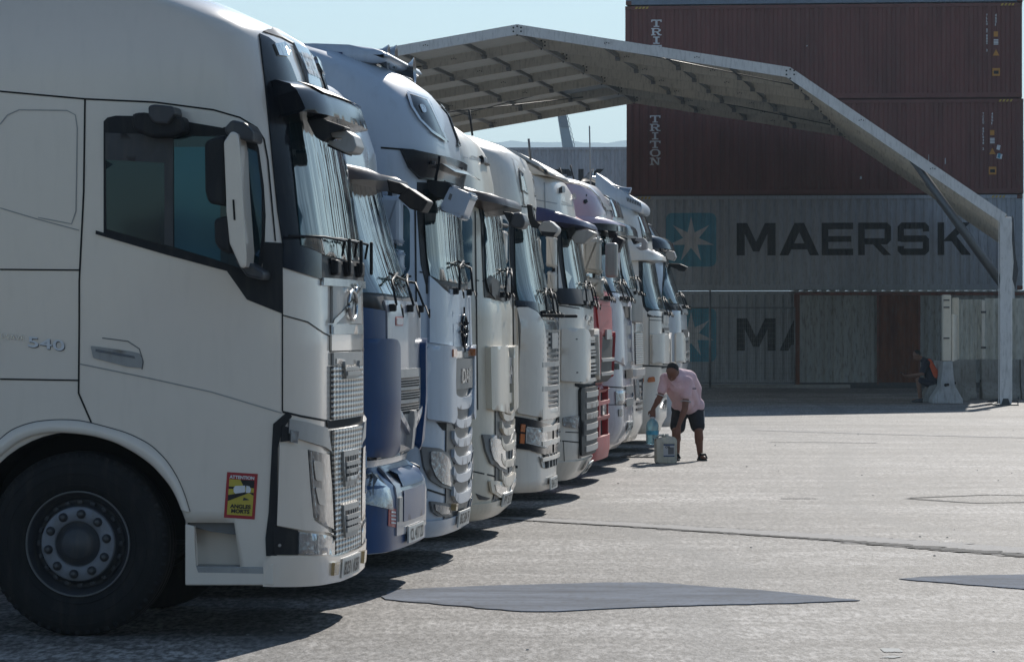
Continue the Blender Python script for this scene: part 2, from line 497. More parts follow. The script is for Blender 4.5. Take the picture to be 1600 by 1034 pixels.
    def prism(s, name, m, px_pts, y0, y1, bev=.01, parent=None, mirror=False):
        pts = [s.U(px, py, y0) for px, py in px_pts]
        o = prism_obj(name, pts, y0, y1, m, parent or s.root, 'y', bev)
        if mirror: prism_obj(name, pts, -y1, -y0, m, parent or s.root, 'y', bev)
        return o
    def text(s, string, m, px, py, hgt, wid, name='badge', t_dir=-1, off=.008, parent=None, slant=0.0):
        """writing laid on the body starting at pixel px,py (lower left), cap height hgt m, total width wid (in t)"""
        vs, fs = text_polys(string, 1.0, bold=.012)
        mx = max(v[0] for v in vs); mn = min(v[0] for v in vs); my = max(v[1] for v in vs)
        t0, z0 = s.P(px, py)
        V = [s.S(t0+t_dir*(v[0]-mn)/(mx-mn)*wid, z0+v[1]/my*hgt+slant*(v[0]-mn)/(mx-mn), off) for v in vs]
        return mesh_obj(name, V, fs, m, parent or s.root, False)
    def wheels(s, axles=None, nuts=False):
        for xw, twin in (axles or ((s.xw, False), (s.xw-3.7, True))):
            for sg in (-1, 1):
                root = None
                e = bpy.data.objects.new('wheel', None); link(e, s.root); e.empty_display_size = .2
                e.location = (xw, sg*1.235, .52); e.rotation_euler = (0, 0, 0 if sg < 0 else pi)
                key = 'front' if not twin else 'rear'
                for nm, mt in (('tyre', M['rubber']), ('rim', M['rim']), ('rim_edge', M['midgrey']), ('hub', M['hubring']), ('hub_cap', M['rim'])):
                    if (key, nm) not in WHEEL_MESH: WHEEL_MESH[(key, nm)] = wheel_part(nm, twin, mt)
                    link(bpy.data.objects.new(nm, WHEEL_MESH[(key, nm)]), e)
                if nuts and sg < 0 and not twin:
                    if 'nut' not in WHEEL_MESH:
                        bm = bmesh.new(); y = .014
                        add_lathe(bm, [(.026,y+.004),(.0255,y-.006),(.020,y-.012),(.017,y-.026),(.011,y-.032),(0,y-.032)], 'y', seg=12)
                        finish(bm); me = bpy.data.meshes.new('wheel_nut'); bm.to_mesh(me); bm.free(); me.materials.append(M['dark']); WHEEL_MESH['nut'] = me
                    for k in range(10):
                        a = 2*pi*(k+.3)/10; nu = link(bpy.data.objects.new('wheel_nut', WHEEL_MESH['nut']), e); nu.location = (.170*cos(a), 0, .170*sin(a))
    def chassis(s):
        bm = bmesh.new()
        for sg in (-1, 1): add_box(bm, (-3.2, sg*.42, .86), (5.2, .09, .26))
        add_box(bm, (-1.36, 0, .5), (.14, 2.0, .14)); add_box(bm, (-5.06, 0, .52), (.3, 1.9, .3), bev=.05)
        for x in (-2.5, -3.6, -4.6, -5.7): add_box(bm, (x, 0, .86), (.12, .84, .2))
        add_box(bm, (-1.2, 0, .85), (1.5, .9, .75), bev=.05)      # engine
        finish(bm); bm_obj('chassis_frame', bm, M['dark'], s.root)
        box_obj('fuel_tank', (-3.1, -.95, .68), (1.1, .5, .56), M['alu'], s.root, .1)
        box_obj('fuel_tank', (-3.1, .95, .68), (1.1, .5, .56), M['alu'], s.root, .1)
        # wheel housings: dark inner arch
        bm = bmesh.new()
        for sg in (-1, 1):
            prof = []
            pts = [(s.xw+.64*cos(a), .52+.64*sin(a)) for a in [pi*k/16 for k in range(17)]]
            for i in range(16):
                (x0, z0), (x1, z1) = pts[i], pts[i+1]
                bm.faces.new([bm.verts.new(v) for v in ((x0, sg*1.21, z0), (x1, sg*1.21, z1), (x1, sg*.7, z1), (x0, sg*.7, z0))])
            cen = [bm.verts.new((x, sg*.7, z)) for x, z in pts]; bm.faces.new(cen)
        add_box(bm, (-.38, 0, .75), (.3, 2.1, .6)); add_box(bm, (-1.3, 0, 1.2), (1.9, 2.3, .12))
        bm_obj('wheel_housing', bm, M['void'], s.root)
    def wiper_set(s, px, py, n=3, length=.9, rise=.75):
        """arms across the windscreen foot with pivots and links"""
        t0, z0 = s.P(px, py)
        bm = bmesh.new()
        for k in range(n):
            t = t0*.8-k*(t0*1.5)/max(1, n-1)
            a = s.S(t, z0-.06, .06); b = s.S(t-.12, z0+.10, .07); c = s.S(t-.16-length*.35, z0+.16, .05)
            add_tube(bm, [a, b, c], .009, 6); add_tube(bm, [s.S(t-.16, z0+.15, .06), s.S(t-.16-length*.8, z0+.11, .05)], .008, 6)
            add_box(bm, s.S(t, z0-.07, .03), (.05, .05, .05), bev=.01)
            add_tube(bm, [s.S(t, z0-.08, .09), s.S(t-.06, z0-.12, .08), s.S(t-.12, z0-.06, .06)], .006, 6)
        finish(bm); return bm_obj('wiper', bm, M['black'], s.root)

def round_poly(pts, r, k=4):
    out = []; n = len(pts)
    for i in range(n):
        p = Vector(pts[i]); a = Vector(pts[i-1])-p; b = Vector(pts[(i+1)%n])-p
        rr = min(r, a.length*.45, b.length*.45)
        A = p+a.normalized()*rr; B = p+b.normalized()*rr
        for j in range(k+1):
            t = j/k; out.append(tuple(A*(1-t)**2+p*2*t*(1-t)+B*t*t))
    return out

def wheel_part(nm, twin, mt):
    """wheel in its own frame: outer face looks to -y, face of the tyre at y=0"""
    bm = bmesh.new()
    if nm == 'tyre':
        prof = [(.292,.035),(.32,.012),(.38,-.006),(.44,-.004),(.485,.012),(.507,.03),(.519,.055),(.52,.10),(.512,.105),(.512,.115),(.52,.12),(.52,.19),(.512,.195),(.512,.205),(.52,.21),(.519,.26),(.505,.29),(.42,.31),(.29,.29)]
        add_lathe(bm, prof, 'y', seg=72)
        for k in range(56):
            a = 2*pi*k/56; add_box(bm, (.498*cos(a), .020, .498*sin(a)), (.034, .012, .026), Matrix.Rotation(-a, 3, 'Y'), .003, 1)
        for rr, y in ((.335,.004),(.40,-.0075),(.455,0.0)):       # moulded rings on the sidewall
            add_lathe(bm, [(rr-.004,y+.001),(rr-.002,y-.003),(rr+.002,y-.003),(rr+.004,y+.001)], 'y', seg=72)
    elif nm == 'rim_edge':
        add_lathe(bm, [(.289,.03),(.291,.016),(.295,.012),(.299,.016),(.300,.03)], 'y', seg=64)
    elif nm == 'rim':
        if twin: prof = [(.29,.03),(.28,.05),(.265,.12),(.25,.20),(.20,.215),(.09,.215),(.09,.16),(0,.15)]
        else: prof = [(.29,.03),(.282,.05),(.262,.085),(.255,.12),(.235,.125),(.215,.06),(.205,.03),(.12,.03)]
        add_lathe(bm, prof, 'y', seg=64)
        if not twin:
            for k in range(20):      # vent holes round the disc
                a = 2*pi*k/20; c = Vector((.236*cos(a), .088, .236*sin(a)))
                add_box(bm, c, (.022, .02, .03), Matrix.Rotation(-a, 3, 'Y'), .004)
    elif nm == 'hub':
        y = .205 if twin else .018
        add_lathe(bm, [(.212,y+.03),(.21,y+.006),(.204,y),(.135,y-.002),(.128,y+.004),(.127,y+.04)], 'y', seg=48)
    elif nm == 'wheel_nuts':
        y = .2 if twin else .014
        for k in range(10):
            a = 2*pi*(k+.3)/10; c = (.170*cos(a), 0, .170*sin(a))
            add_lathe(bm, [(.026,y+.004),(.0255,y-.006),(.020,y-.012),(.017,y-.026),(.011,y-.032),(0,y-.032)], 'y', c, 12)
    else:
        if twin: add_lathe(bm, [(.125,.21),(.12,.10),(.10,.06),(0,.055)], 'y', seg=32)
        else: add_lathe(bm, [(.126,.045),(.122,.03),(.10,.026),(.092,-.005),(.075,-.022),(.045,-.026),(.04,-.03),(0,-.031)], 'y', seg=40)
    finish(bm)
    me = bpy.data.meshes.new(nm); bm.to_mesh(me); bm.free(); me.materials.append(mt)
    for p in me.polygons: p.use_smooth = True
    return me
# ------------------------------------------------------------------ ground and far setting
def ground_material():
    m = bpy.data.materials.new('weathered_concrete'); m.use_nodes = True
    n = m.node_tree.nodes; l = m.node_tree.links; b = n['Principled BSDF']
    tc = n.new('ShaderNodeTexCoord')
    def noise(scale, det=5, st=(1,1,1), rough=.6):
        mp = n.new('ShaderNodeMapping'); mp.inputs['Scale'].default_value = st
        l.new(tc.outputs['Object'], mp.inputs[0]); z = n.new('ShaderNodeTexNoise')
        z.inputs['Scale'].default_value = scale; z.inputs['Detail'].default_value = det; z.inputs['Roughness'].default_value = rough
        l.new(mp.outputs[0], z.inputs[0]); return z.outputs[0]
    def ramp(f, p0, c0, p1, c1):
        r = n.new('ShaderNodeValToRGB'); r.color_ramp.elements[0].position = p0; r.color_ramp.elements[1].position = p1
        r.color_ramp.elements[0].color = (*c0, 1); r.color_ramp.elements[1].color = (*c1, 1); l.new(f, r.inputs[0]); return r.outputs[0]
    def mix(f, a, c, mode='MIX'):
        x = n.new('ShaderNodeMix'); x.data_type = 'RGBA'; x.blend_type = mode
        if isinstance(f, float): x.inputs[0].default_value = f
        else: l.new(f, x.inputs[0])
        l.new(a, x.inputs[6])
        if isinstance(c, tuple): x.inputs[7].default_value = (*c, 1)
        else: l.new(c, x.inputs[7])
        return x.outputs[2]
    base = ramp(noise(.35, 8), .3, (.28,.258,.236), .7, (.43,.405,.378))
    streak = ramp(noise(1.0, 6, (.35, 1.1, 1)), .42, (.55,.54,.53), .60, (1,1,1))
    c = mix(.8, base, streak, 'MULTIPLY'); patchy = ramp(noise(.16, 4, (.6,1,1)), .42, (.74,.73,.72), .58, (1.04,1.04,1.04)); c = mix(1.0, c, patchy, 'MULTIPLY')
    fine = ramp(noise(26, 2, (1,.22,1)), .38, (.38,.37,.36), .62, (1.38,1.38,1.38))
    c = mix(.9, c, fine, 'MULTIPLY')
    grain = ramp(noise(6, 5, (1,.35,1), .8), .38, (.50,.49,.48), .62, (1.25,1.25,1.25))
    c = mix(.85, c, grain, 'MULTIPLY')
    spk = ramp(noise(16, 1), .68, (0,0,0), .72, (.8,.8,.8))
    c = mix(spk, c, (.05,.048,.045))
    oil = ramp(noise(.55, 7, (1, .6, 1), .7), .60, (0,0,0), .72, (.65,.65,.65))
    c = mix(oil, c, (.10,.095,.09))
    pale = ramp(noise(2.4, 7, (.25, 1.6, 1), .7), .62, (0,0,0), .74, (.55,.55,.55))
    c = mix(pale, c, (.42,.40,.37))
    wv = n.new('ShaderNodeTexWave'); wv.inputs['Scale'].default_value = .11; wv.inputs['Distortion'].default_value = 9; wv.inputs['Detail'].default_value = 2; wv.inputs['Detail Scale'].default_value = .35
    l.new(tc.outputs['Object'], wv.inputs[0])
    tyre = ramp(wv.outputs[1], .93, (0,0,0), .985, (.38,.38,.38)); c = mix(tyre, c, (.12,.115,.11))
    spots = ramp(noise(1.9, 2), .70, (0,0,0), .73, (.6,.6,.6)); c = mix(spots, c, (.11,.10,.095))
    # hairline cracks
    v = n.new('ShaderNodeTexVoronoi'); v.feature = 'DISTANCE_TO_EDGE'; v.inputs['Scale'].default_value = .16
    mp = n.new('ShaderNodeMapping'); l.new(tc.outputs['Object'], mp.inputs[0])
    wz = n.new('ShaderNodeTexNoise'); wz.inputs['Scale'].default_value = 1.1; wz.inputs['Detail'].default_value = 5; l.new(tc.outputs['Object'], wz.inputs[0])
    va = n.new('ShaderNodeVectorMath'); va.operation = 'MULTIPLY_ADD'; l.new(wz.outputs[1], va.inputs[0]); va.inputs[1].default_value = (1.6,1.6,0); l.new(mp.outputs[0], va.inputs[2])
    l.new(va.outputs[0], v.inputs['Vector'])
    ck = ramp(v.outputs['Distance'], .0, (.8,.8,.8), .0035, (0,0,0))
    c = mix(ck, c, (.07,.065,.06))
    l.new(c, b.inputs['Base Color'])
    b.inputs['Roughness'].default_value = .72; b.inputs['Specular IOR Level'].default_value = .35
    bp = n.new('ShaderNodeBump'); bp.inputs['Strength'].default_value = .8; bp.inputs['Distance'].default_value = .014
    ad = n.new('ShaderNodeMath'); ad.operation = 'ADD'; l.new(noise(42, 3), ad.inputs[0]); l.new(noise(6, 6), ad.inputs[1])
    l.new(ad.outputs[0], bp.inputs['Height']); l.new(bp.outputs[0], b.inputs['Normal'])
    return m
M['ground'] = ground_material()
def sheet(name, pts, z, m, kind='structure'):
    o = mesh_obj(name, [(x, y, z) for x, y in pts], [tuple(range(len(pts)))], m, None, False)
    if kind: o['kind'] = kind
    return o
g = sheet('ground', [(-7500,-4000),(7500,-4000),(7500,8000),(-7500,8000)], 0, M['ground'])
def gp(px, py): 
    Y = FPX*CAMH/(py-517); return ((px-800)*Y/FPX, Y)
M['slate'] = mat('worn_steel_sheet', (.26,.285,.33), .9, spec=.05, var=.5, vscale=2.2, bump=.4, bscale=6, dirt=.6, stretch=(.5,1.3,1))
M['jointdark'] = mat('dark_joint_and_slot_shade', (.055,.052,.05), .85, var=.4, vscale=9, bump=.5, bscale=60)  # dark colour for joints and cracks, and for the shade inside the slot
M['pale'] = mat('pale_concrete_edge', (.36,.34,.32), .8, var=.3, vscale=8, bump=.4, bscale=50)
M['paintmark'] = mat('worn_white_road_paint', (.50,.50,.47), .8, var=.4, vscale=14)
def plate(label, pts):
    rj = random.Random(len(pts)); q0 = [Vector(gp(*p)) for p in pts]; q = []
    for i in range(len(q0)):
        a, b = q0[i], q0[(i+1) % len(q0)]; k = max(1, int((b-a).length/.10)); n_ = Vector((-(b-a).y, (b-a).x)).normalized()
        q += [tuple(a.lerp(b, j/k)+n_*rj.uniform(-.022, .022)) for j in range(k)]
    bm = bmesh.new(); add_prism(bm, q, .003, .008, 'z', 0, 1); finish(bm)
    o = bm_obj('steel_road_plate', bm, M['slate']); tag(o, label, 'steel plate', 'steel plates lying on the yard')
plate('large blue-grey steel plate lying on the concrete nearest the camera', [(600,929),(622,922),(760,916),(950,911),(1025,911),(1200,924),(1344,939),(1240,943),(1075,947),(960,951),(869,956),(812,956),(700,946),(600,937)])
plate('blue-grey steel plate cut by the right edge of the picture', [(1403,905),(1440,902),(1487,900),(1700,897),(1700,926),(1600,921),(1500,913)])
# drainage slot running across the yard: a flat dark strip painted for the shade in it, with a pale rim
def ribbon(name, pxs, half, m, z, jit=0.0, lab=None, n=140):
    rnd = random.Random(3); P_ = [Vector(gp(*p)) for p in pxs]; L = []; Rr = []
    seg = []
    tot = sum((P_[i+1]-P_[i]).length for i in range(len(P_)-1))
    for i in range(len(P_)-1):
        k = max(2, int(n*(P_[i+1]-P_[i]).length/tot))
        seg += [P_[i].lerp(P_[i+1], j/k) for j in range(k)]
    seg.append(P_[-1]); N = len(seg)
    for i, p in enumerate(seg):
        d = (seg[min(i+1, N-1)]-seg[max(i-1, 0)]).normalized(); nn = Vector((-d.y, d.x))
        h = half(i/N) if callable(half) else half
        L.append(p+nn*h*(1+jit*(rnd.random()-.5)*2)); Rr.append(p-nn*h*(1+jit*(rnd.random()-.5)*2))
    V = [(p.x, p.y, z) for p in L]+[(p.x, p.y, z) for p in Rr]
    o = mesh_obj(name, V, [(i, i+1, N+i+1, N+i) for i in range(N-1)], m, None, False)
    o['kind'] = 'structure'; return o
ribbon('ground_joint_rim', [(780,808),(1000,821),(1300,840),(1700,870)], lambda f: .18+.26*f, M['pale'], .004, .25)
ribbon('ground_joint', [(780,811),(1000,824),(1300,844),(1700,876)], lambda f: .03+.15*f*f, M['jointdark'], .008, .7)
ribbon('ground_joint', [(790,805),(1000,817),(1200,829)], .012, M['jointdark'], .008, .8)
ribbon('ground_joint', [(690,700),(900,742)], .02, M['jointdark'], .004, .8)
for q in ([(1419,778),(1544,773),(1700,776)], [(1419,779),(1525,786),(1700,783)]): ribbon('ground_joint', q, .045, M['jointdark'], .004, .5)
ribbon('ground_joint', [(1200,691),(1290,691),(1370,692)], .06, M['jointdark'], .004, .8)
ribbon('ground_joint', [(1180,672),(1400,679),(1650,685)], .12, M['pale'], .004, .8)
ribbon('ground_joint', [(1220,779),(1275,779)], .05, M['jointdark'], .004, .9)
ribbon('worn_paint_mark', [(1378,1016),(1408,1016)], .12, M['paintmark'], .004, .3)
ribbon('worn_paint_mark', [(1384,1026),(1404,1027)], .06, M['paintmark'], .004, .5)
rnd = random.Random(11); bm = bmesh.new()
for k in range(60):
    Y = rnd.uniform(17, 75); X = rnd.uniform(-.16, .14)*Y; r_ = rnd.uniform(.003, .008)*(1+Y/80)
    q = bmesh.ops.create_icosphere(bm, subdivisions=1, radius=r_)
    for v in q['verts']: v.co = Vector((v.co.x*rnd.uniform(.8,1.5)+X, v.co.y+Y, v.co.z*.6+r_*.3))
st_ = bm_obj('loose_stones', bm, M['pale']); st_['kind'] = 'stuff'
# drain grating in the shade of the trucks
dg_ = thing('drain_grating', 'small square iron drain grating in the yard left of the white jerrycan', 'drain', (*gp(1004,713), .003), -YAW)
bm = bmesh.new()
for i in range(5): add_box(bm, (-.24+i*.12, 0, .006), (.05, .95, .012))
for j in range(4): add_box(bm, (0, -.45+j*.30, .0075), (.53, .06, .015))
finish(bm); bm_obj('grate', bm, M['dark'], dg_)
box_obj('grating_frame', (0,0,.001), (.56,1.0,.004), M['pale'], dg_)

# far ridge, hazy from its distance
M['hill'] = mat('wooded_ridge', (.05,.07,.05), .9, var=.4, vscale=.004)
V = []; F_ = []; rnd = random.Random(5); n = 260
def hh(i):
    x = i/n*60
    return 1160+14*sin(x*.8)+10*sin(x*2.1+1)+5*sin(x*5.3)+4*sin(x*11.7+2)+rnd.uniform(-2.5, 2.5)
for i in range(n+1):
    X = -7000+14000*i/n; V.append((X*.35, 24000*.25-0, 0)); h = hh(i)
    V.append((X*.35, 24000*.25+40, h*.2585)); V.append((X*.35, 24000*.25+900, h*.283))
for i in range(n):
    a = 3*i; F_ += [(a, a+3, a+4, a+1), (a+1, a+4, a+5, a+2)]
hl = mesh_obj('hills', V, F_, M['hill']); hl['kind'] = 'structure'

# ------------------------------------------------------------------ containers
M['crate_red'] = mat('brick_red_container_paint', (.19,.062,.052), .6, var=.3, vscale=1.3, dirt=.25, stretch=(1,1,.25))
M['cont_grey'] = mat('grey_container_paint', (.45,.47,.50), .55, var=.22, vscale=1.1, dirt=.35, stretch=(1,1,.25), seed=3)
M['cont_blue'] = mat('blue_grey_container_paint', (.20,.25,.32), .55, var=.25, vscale=1.1, dirt=.3, stretch=(1,1,.25), seed=8)
M['cont_old'] = mat('faded_container_paint', (.36,.36,.34), .7, var=.35, vscale=.9, dirt=.8, stretch=(1,1,.2), seed=14)
M['rust'] = mat('rusted_steel', (.22,.07,.03), .85, var=.6, vscale=2.2, stretch=(1.5,1,.35), dirt=.5, col2=(.08,.02,.012), bump=.2)
M['rustpaint'] = mat('rust_streaked_rail', (.22,.08,.06), .75, var=.5, vscale=5, dirt=.6)
M['logoblue'] = mat('light_blue_logo_paint', (.10,.34,.45), .55, var=.15, vscale=2, dirt=.2)
M['logowhite'] = mat('logo_white_paint', (.62,.62,.62), .55, var=.15, vscale=2, dirt=.2)
M['letter'] = mat('container_black_paint', (.012,.014,.018), .6, var=.3, vscale=2, dirt=.2)
M['hazard'] = mat('hazard_yellow', (.60,.40,.06), .5, var=.2)
M['labelor'] = mat('orange_label', (.60,.26,.04), .5, var=.2)
PER = .2788; DEP = .036
def corr(x):
    u = (x/PER) % 1.0
    if u < .36: return 0.0
    if u < .50: return DEP*(u-.36)/.14
    if u < .86: return DEP
    return DEP*(1-(u-.86)/.14)
def corr_breaks(L):
    out = []; k = 0
    while k*PER < L:
        out += [k*PER+.0, k*PER+.36*PER, k*PER+.5*PER, k*PER+.86*PER]; k += 1
    return [x for x in out if 0 < x < L]
CH, CL, CWID = 2.90, 12.19, 2.44
CMESH = {}
def cont_mesh(key, fn):
    if key not in CMESH:
        bm = bmesh.new(); fn(bm); finish(bm); me = bpy.data.meshes.new(key); bm.to_mesh(me); bm.free(); CMESH[key] = me
    return CMESH[key]
def side_fn(L):
    def f(bm):
        xs = [.15]+[x for x in corr_breaks(L) if .15 < x < L-.15]+[L-.15]
        a = [bm.verts.new((x, .02+corr(x), .16)) for x in xs]; b = [bm.verts.new((x, .02+corr(x), CH-.11)) for x in xs]
        for i in range(len(xs)-1): bm.faces.new((a[i], a[i+1], b[i+1], b[i]))
        a = [bm.verts.new((x, CWID-.02-corr(x), .16)) for x in xs]; b = [bm.verts.new((x, CWID-.02-corr(x), CH-.11)) for x in xs]
        for i in range(len(xs)-1): bm.faces.new((a[i], a[i+1], b[i+1], b[i]))
    return f
CYAW = -R(6.6)
def container(name, label, loc, paint, L=CL, yaw=CYAW, logo=None, top='rustpaint', group='stacked shipping containers', marks=()):
    r = thing(name, label, 'container', loc, yaw, group)
    def part(nm, key, fn, m):
        me = cont_mesh(key+m+'%.1f' % L, fn)
        if not me.materials: me.materials.append(M[m])
        return link(bpy.data.objects.new(nm, me), r)
    part('side_wall', 'side', side_fn(L), paint)
    def rails(bm):
        for y in (.04, CWID-.04):
            add_box(bm, (L/2, y, .08), (L-.3, .08, .155)); add_box(bm, (L/2, y, CH-.055), (L-.3, .08, .11))
        for x in (.04, L-.04):
            add_box(bm, (x, CWID/2, .08), (.08, CWID-.3, .155)); add_box(bm, (x, CWID/2, CH-.055), (.08, CWID-.3, .11))
    part('rail', 'rails', rails, paint)
    def posts(bm):
        for x in (.075, L-.075):
            for y in (.075, CWID-.075): add_box(bm, (x, y, CH/2), (.15, .15, CH-.24))
    part('corner_post', 'posts', posts, paint)
    def castings(bm):
        for x in (.085, L-.085):
            for y in (.08, CWID-.08):
                for z in (.06, CH-.06): add_box(bm, (x, y, z), (.178, .17, .118), bev=.008)
    part('corner_casting', 'cast', castings, 'rustpaint')
    def roof(bm):
        xs = [.1]+[x for x in corr_breaks(L) if .1 < x < L-.1]+[L-.1]
        a = [bm.verts.new((x, .07, CH-.02-corr(x)*.5)) for x in xs]; b = [bm.verts.new((x, CWID-.07, CH-.02-corr(x)*.5)) for x in xs]
        for i in range(len(xs)-1): bm.faces.new((a[i], a[i+1], b[i+1], b[i]))
    part('roof', 'roof', roof, paint)
    def ends(bm):
        for x in (.05, L-.05):
            n = 9
            for k in range(n): add_box(bm, (x, .15+(k+.5)*(CWID-.3)/n, CH/2), (.03+.02*(k % 2), (CWID-.3)/n, CH-.3))
    part('end_wall', 'ends', ends, paint)
    return r
def conform(r, name, polys, m, L=CL, out=.003):
    """paint shapes (x,z) that follow the corrugation of the wall"""
    vs, fs = tess(polys, None, corr_breaks(L))
    V = [(v.x, .02+corr(v.x)-out, v.y) for v in vs]
    return mesh_obj(name, V, [tuple(f) for f in fs], M[m], r, False)
def ctext(r, s, x, z, h, wd, m='txtwhite', vertical=True, name='marking'):
    """small stencilled code; vertical: letters upright, one below the other"""
    if vertical:
        V = []; Fc = []
        for k, ch in enumerate(s):
            if ch == ' ': continue
            vs, fs = text_polys(ch, 1.0, bold=.03); mx = max(v[0] for v in vs); mn = min(v[0] for v in vs); my = max(v[1] for v in vs)
            o = len(V); V += [(x+(v[0]-mn)/max(.35, mx-mn)*wd, .015, z-(k+1)*h*1.28+v[1]/my*h) for v in vs]; Fc += [tuple(i+o for i in f) for f in fs]
    else:
        vs, Fc = text_polys(s, 1.0, bold=.02); mx = max(v[0] for v in vs); my = max(v[1] for v in vs)
        V = [(x+v[0]/mx*wd, .015, z+v[1]/my*h) for v in vs]
    return mesh_obj(name, V, Fc, M[m], r, False)
def rc(x0, y0, x1, y1): return [(x0,y0),(x1,y0),(x1,y1),(x0,y1)]
SANS = {
 'M': [[(0,1),(.27,1),(.5,.42),(.73,1),(1,1),(1,0),(.79,0),(.79,.66),(.58,.12),(.42,.12),(.21,.66),(.21,0),(0,0)]],
 'A': [[(0,0),(.23,0),(.54,.82),(.64,1),(.38,1)], [(1,0),(.77,0),(.46,.82),(.36,1),(.62,1)], [(.24,.18),(.76,.18),(.69,.37),(.31,.37)]],
 'E': [rc(0,0,.21,1), rc(0,0,1,.2), rc(0,.41,.94,.59), rc(0,.8,1,1)],
 'R': [rc(0,0,.2,1), [(0,.8),(0,1),(.88,1),(1,.88),(1,.8)], [(.8,.9),(1,.88),(1,.46),(.88,.33),(.8,.33)], rc(0,.33,.88,.52), [(.42,.36),(.66,.36),(1,0),(.76,0)]],
 'S': [[(.12,1),(.88,1),(1,.88),(1,.72),(.8,.72),(.8,.8),(0,.8),(0,.88)], rc(0,.42,.2,.88), [(0,.5),(.1,.4),(.9,.4),(1,.5),(.9,.6),(.1,.6)], rc(.8,.12,1,.5), [(0,.12),(.12,0),(.88,0),(1,.12),(1,.2),(.2,.2),(.2,.28),(0,.28)]],
 'K': [rc(0,0,.2,1), [(.15,.42),(.42,.42),(.98,1),(.70,1)], [(.30,.58),(.5,.66),(1,0),(.72,0)]]}
SLAB = {
 'T': [rc(0,.84,1,1), rc(0,.66,.12,1), rc(.88,.66,1,1), rc(.40,0,.60,1), rc(.24,0,.76,.14)],
 'R': [rc(.10,0,.30,1), rc(0,.86,.75,1), rc(0,0,.42,.14), [(.68,.98),(.92,.82),(.92,.62),(.68,.46)], rc(.2,.42,.72,.56), [(.42,.5),(.62,.5),(.92,.0),(.7,.0)], rc(.66,0,1,.14)],
 'I': [rc(.40,0,.60,1), rc(.20,0,.80,.15), rc(.20,.85,.80,1)],
 'O': [rc(.25,.85,.75,1), rc(.25,0,.75,.15), [(0,.3),(.25,0),(.32,.15),(.2,.35),(.2,.65),(.32,.85),(.25,1),(0,.7)], [(1,.3),(.75,0),(.68,.15),(.8,.35),(.8,.65),(.68,.85),(.75,1),(1,.7)]],
 'N': [rc(.12,0,.26,1), rc(.74,0,.88,1), rc(0,.87,.32,1), rc(0,0,.38,.13), rc(.62,.87,1,1), [(.12,1),(.34,1),(.88,0),(.70,0)]]}
def line_logo(r):
    X0, X1, Z0, Z1 = 1.24, 2.80, .72, 2.38; cx, cz = (X0+X1)/2, (Z0+Z1)/2
    conform(r, 'logo_panel', [round_poly(rc(X0,Z0,X1,Z1), .22)], 'logoblue')
    st = []
    for k in range(14):
        a = pi/2+2*pi*k/14; q = .72 if k % 2 == 0 else .25
        st.append((cx+q*cos(a), cz+q*sin(a)))
    conform(r, 'logo_star', [st], 'logowhite', out=.008)
    for ch, x0, x1 in (('M',3.43,4.63),('A',4.75,5.97),('E',6.05,7.02),('R',7.17,8.18),('S',8.38,9.34),('K',9.60,10.62)):
        conform(r, 'letter', [[(x0+(x1-x0)*a, 1.06+1.0*b) for a, b in q] for q in SANS[ch]], 'letter')
def slab_word(r, x, ztop):
    for k, ch in enumerate('TRITON'):
        w_ = .33; zt = ztop-k*.262
        conform(r, 'letter', [[(x+w_*a, zt-.225+.225*b) for a, b in q] for q in SLAB[ch]], 'txtwhite')
def hazard(r, x, z):
    for k in range(4):
        mesh_obj('hazard_stripe', [(x+k*.11, -.004, z), (x+k*.11+.06, -.004, z), (x+k*.11+.10, -.004, z+.07), (x+k*.11+.04, -.004, z+.07)], [(0,1,2,3)], M['hazard'], r, False)
def id_marks(r, code, typ, x, zt, extra=False):
    ctext(r, code, x, zt, .07, .045); ctext(r, typ, x+.27, zt, .075, .05)
    def lab(nm, z0, z1, m, w_=.13, shape='rect', dx=.23):
        y = .014
        if shape == 'tri': mesh_obj(nm, [(x+dx, y, z0), (x+dx+.2, y, z0), (x+dx+.1, y, z1)], [(0,1,2)], M[m], r, False)
        else: mesh_obj(nm, [(x+dx, y, z0), (x+dx+w_, y, z0), (x+dx+w_, y, z1), (x+dx, y, z1)], [(0,1,2,3)], M[m], r, False)
    lab('warning_label', zt-.72, zt-.56, 'labelor'); 
    for k in range(4): lab('data_label', zt-.80-k*.045-.03, zt-.80-k*.045, 'txtwhite', .14)
    lab('warning_label', zt-1.30, zt-1.10, 'labelor', shape='tri', dx=.2)
    lab('warning_label', zt-1.92, zt-1.68, 'labelor', .23, dx=.19)
    mesh_obj('label_print', [(x+.23, .012, zt-1.86), (x+.38, .012, zt-1.86), (x+.38, .012, zt-1.76), (x+.23, .012, zt-1.76)], [(0,1,2,3)], M['txtblack'], r, False)
    if extra:
        for (dx, dz, m_, w_) in ((.42, -1.15, 'txtwhite', .10), (.42, -1.42, 'txtwhite', .16), (.45, -1.40, 'logoblue', .08)):
            mesh_obj('data_label', [(x+dx, .012-(.004 if m_ == 'logoblue' else 0), zt+dz), (x+dx+w_, .012, zt+dz-.03), (x+dx+w_+.03, .012, zt+dz+.12), (x+dx+.03, .012, zt+dz+.14)], [(0,1,2,3)], M[m_], r, False)
X0, Y0 = 3.53, 119.0
ZP = 2.94
def sx(dx): return (X0+dx*cos(CYAW), Y0+dx*sin(CYAW))
c1 = container('shipping_container', 'grey container with blue star logo on the ground behind the mesh fence', (X0, Y0, .05), 'cont_grey'); line_logo(c1)
c2 = container('shipping_container', 'grey container with blue star and large black lettering, second from the ground', (X0, Y0, .05+ZP), 'cont_grey'); line_logo(c2); hazard(c2, .35, CH-.09); hazard(c2, CL-.95, CH-.09)
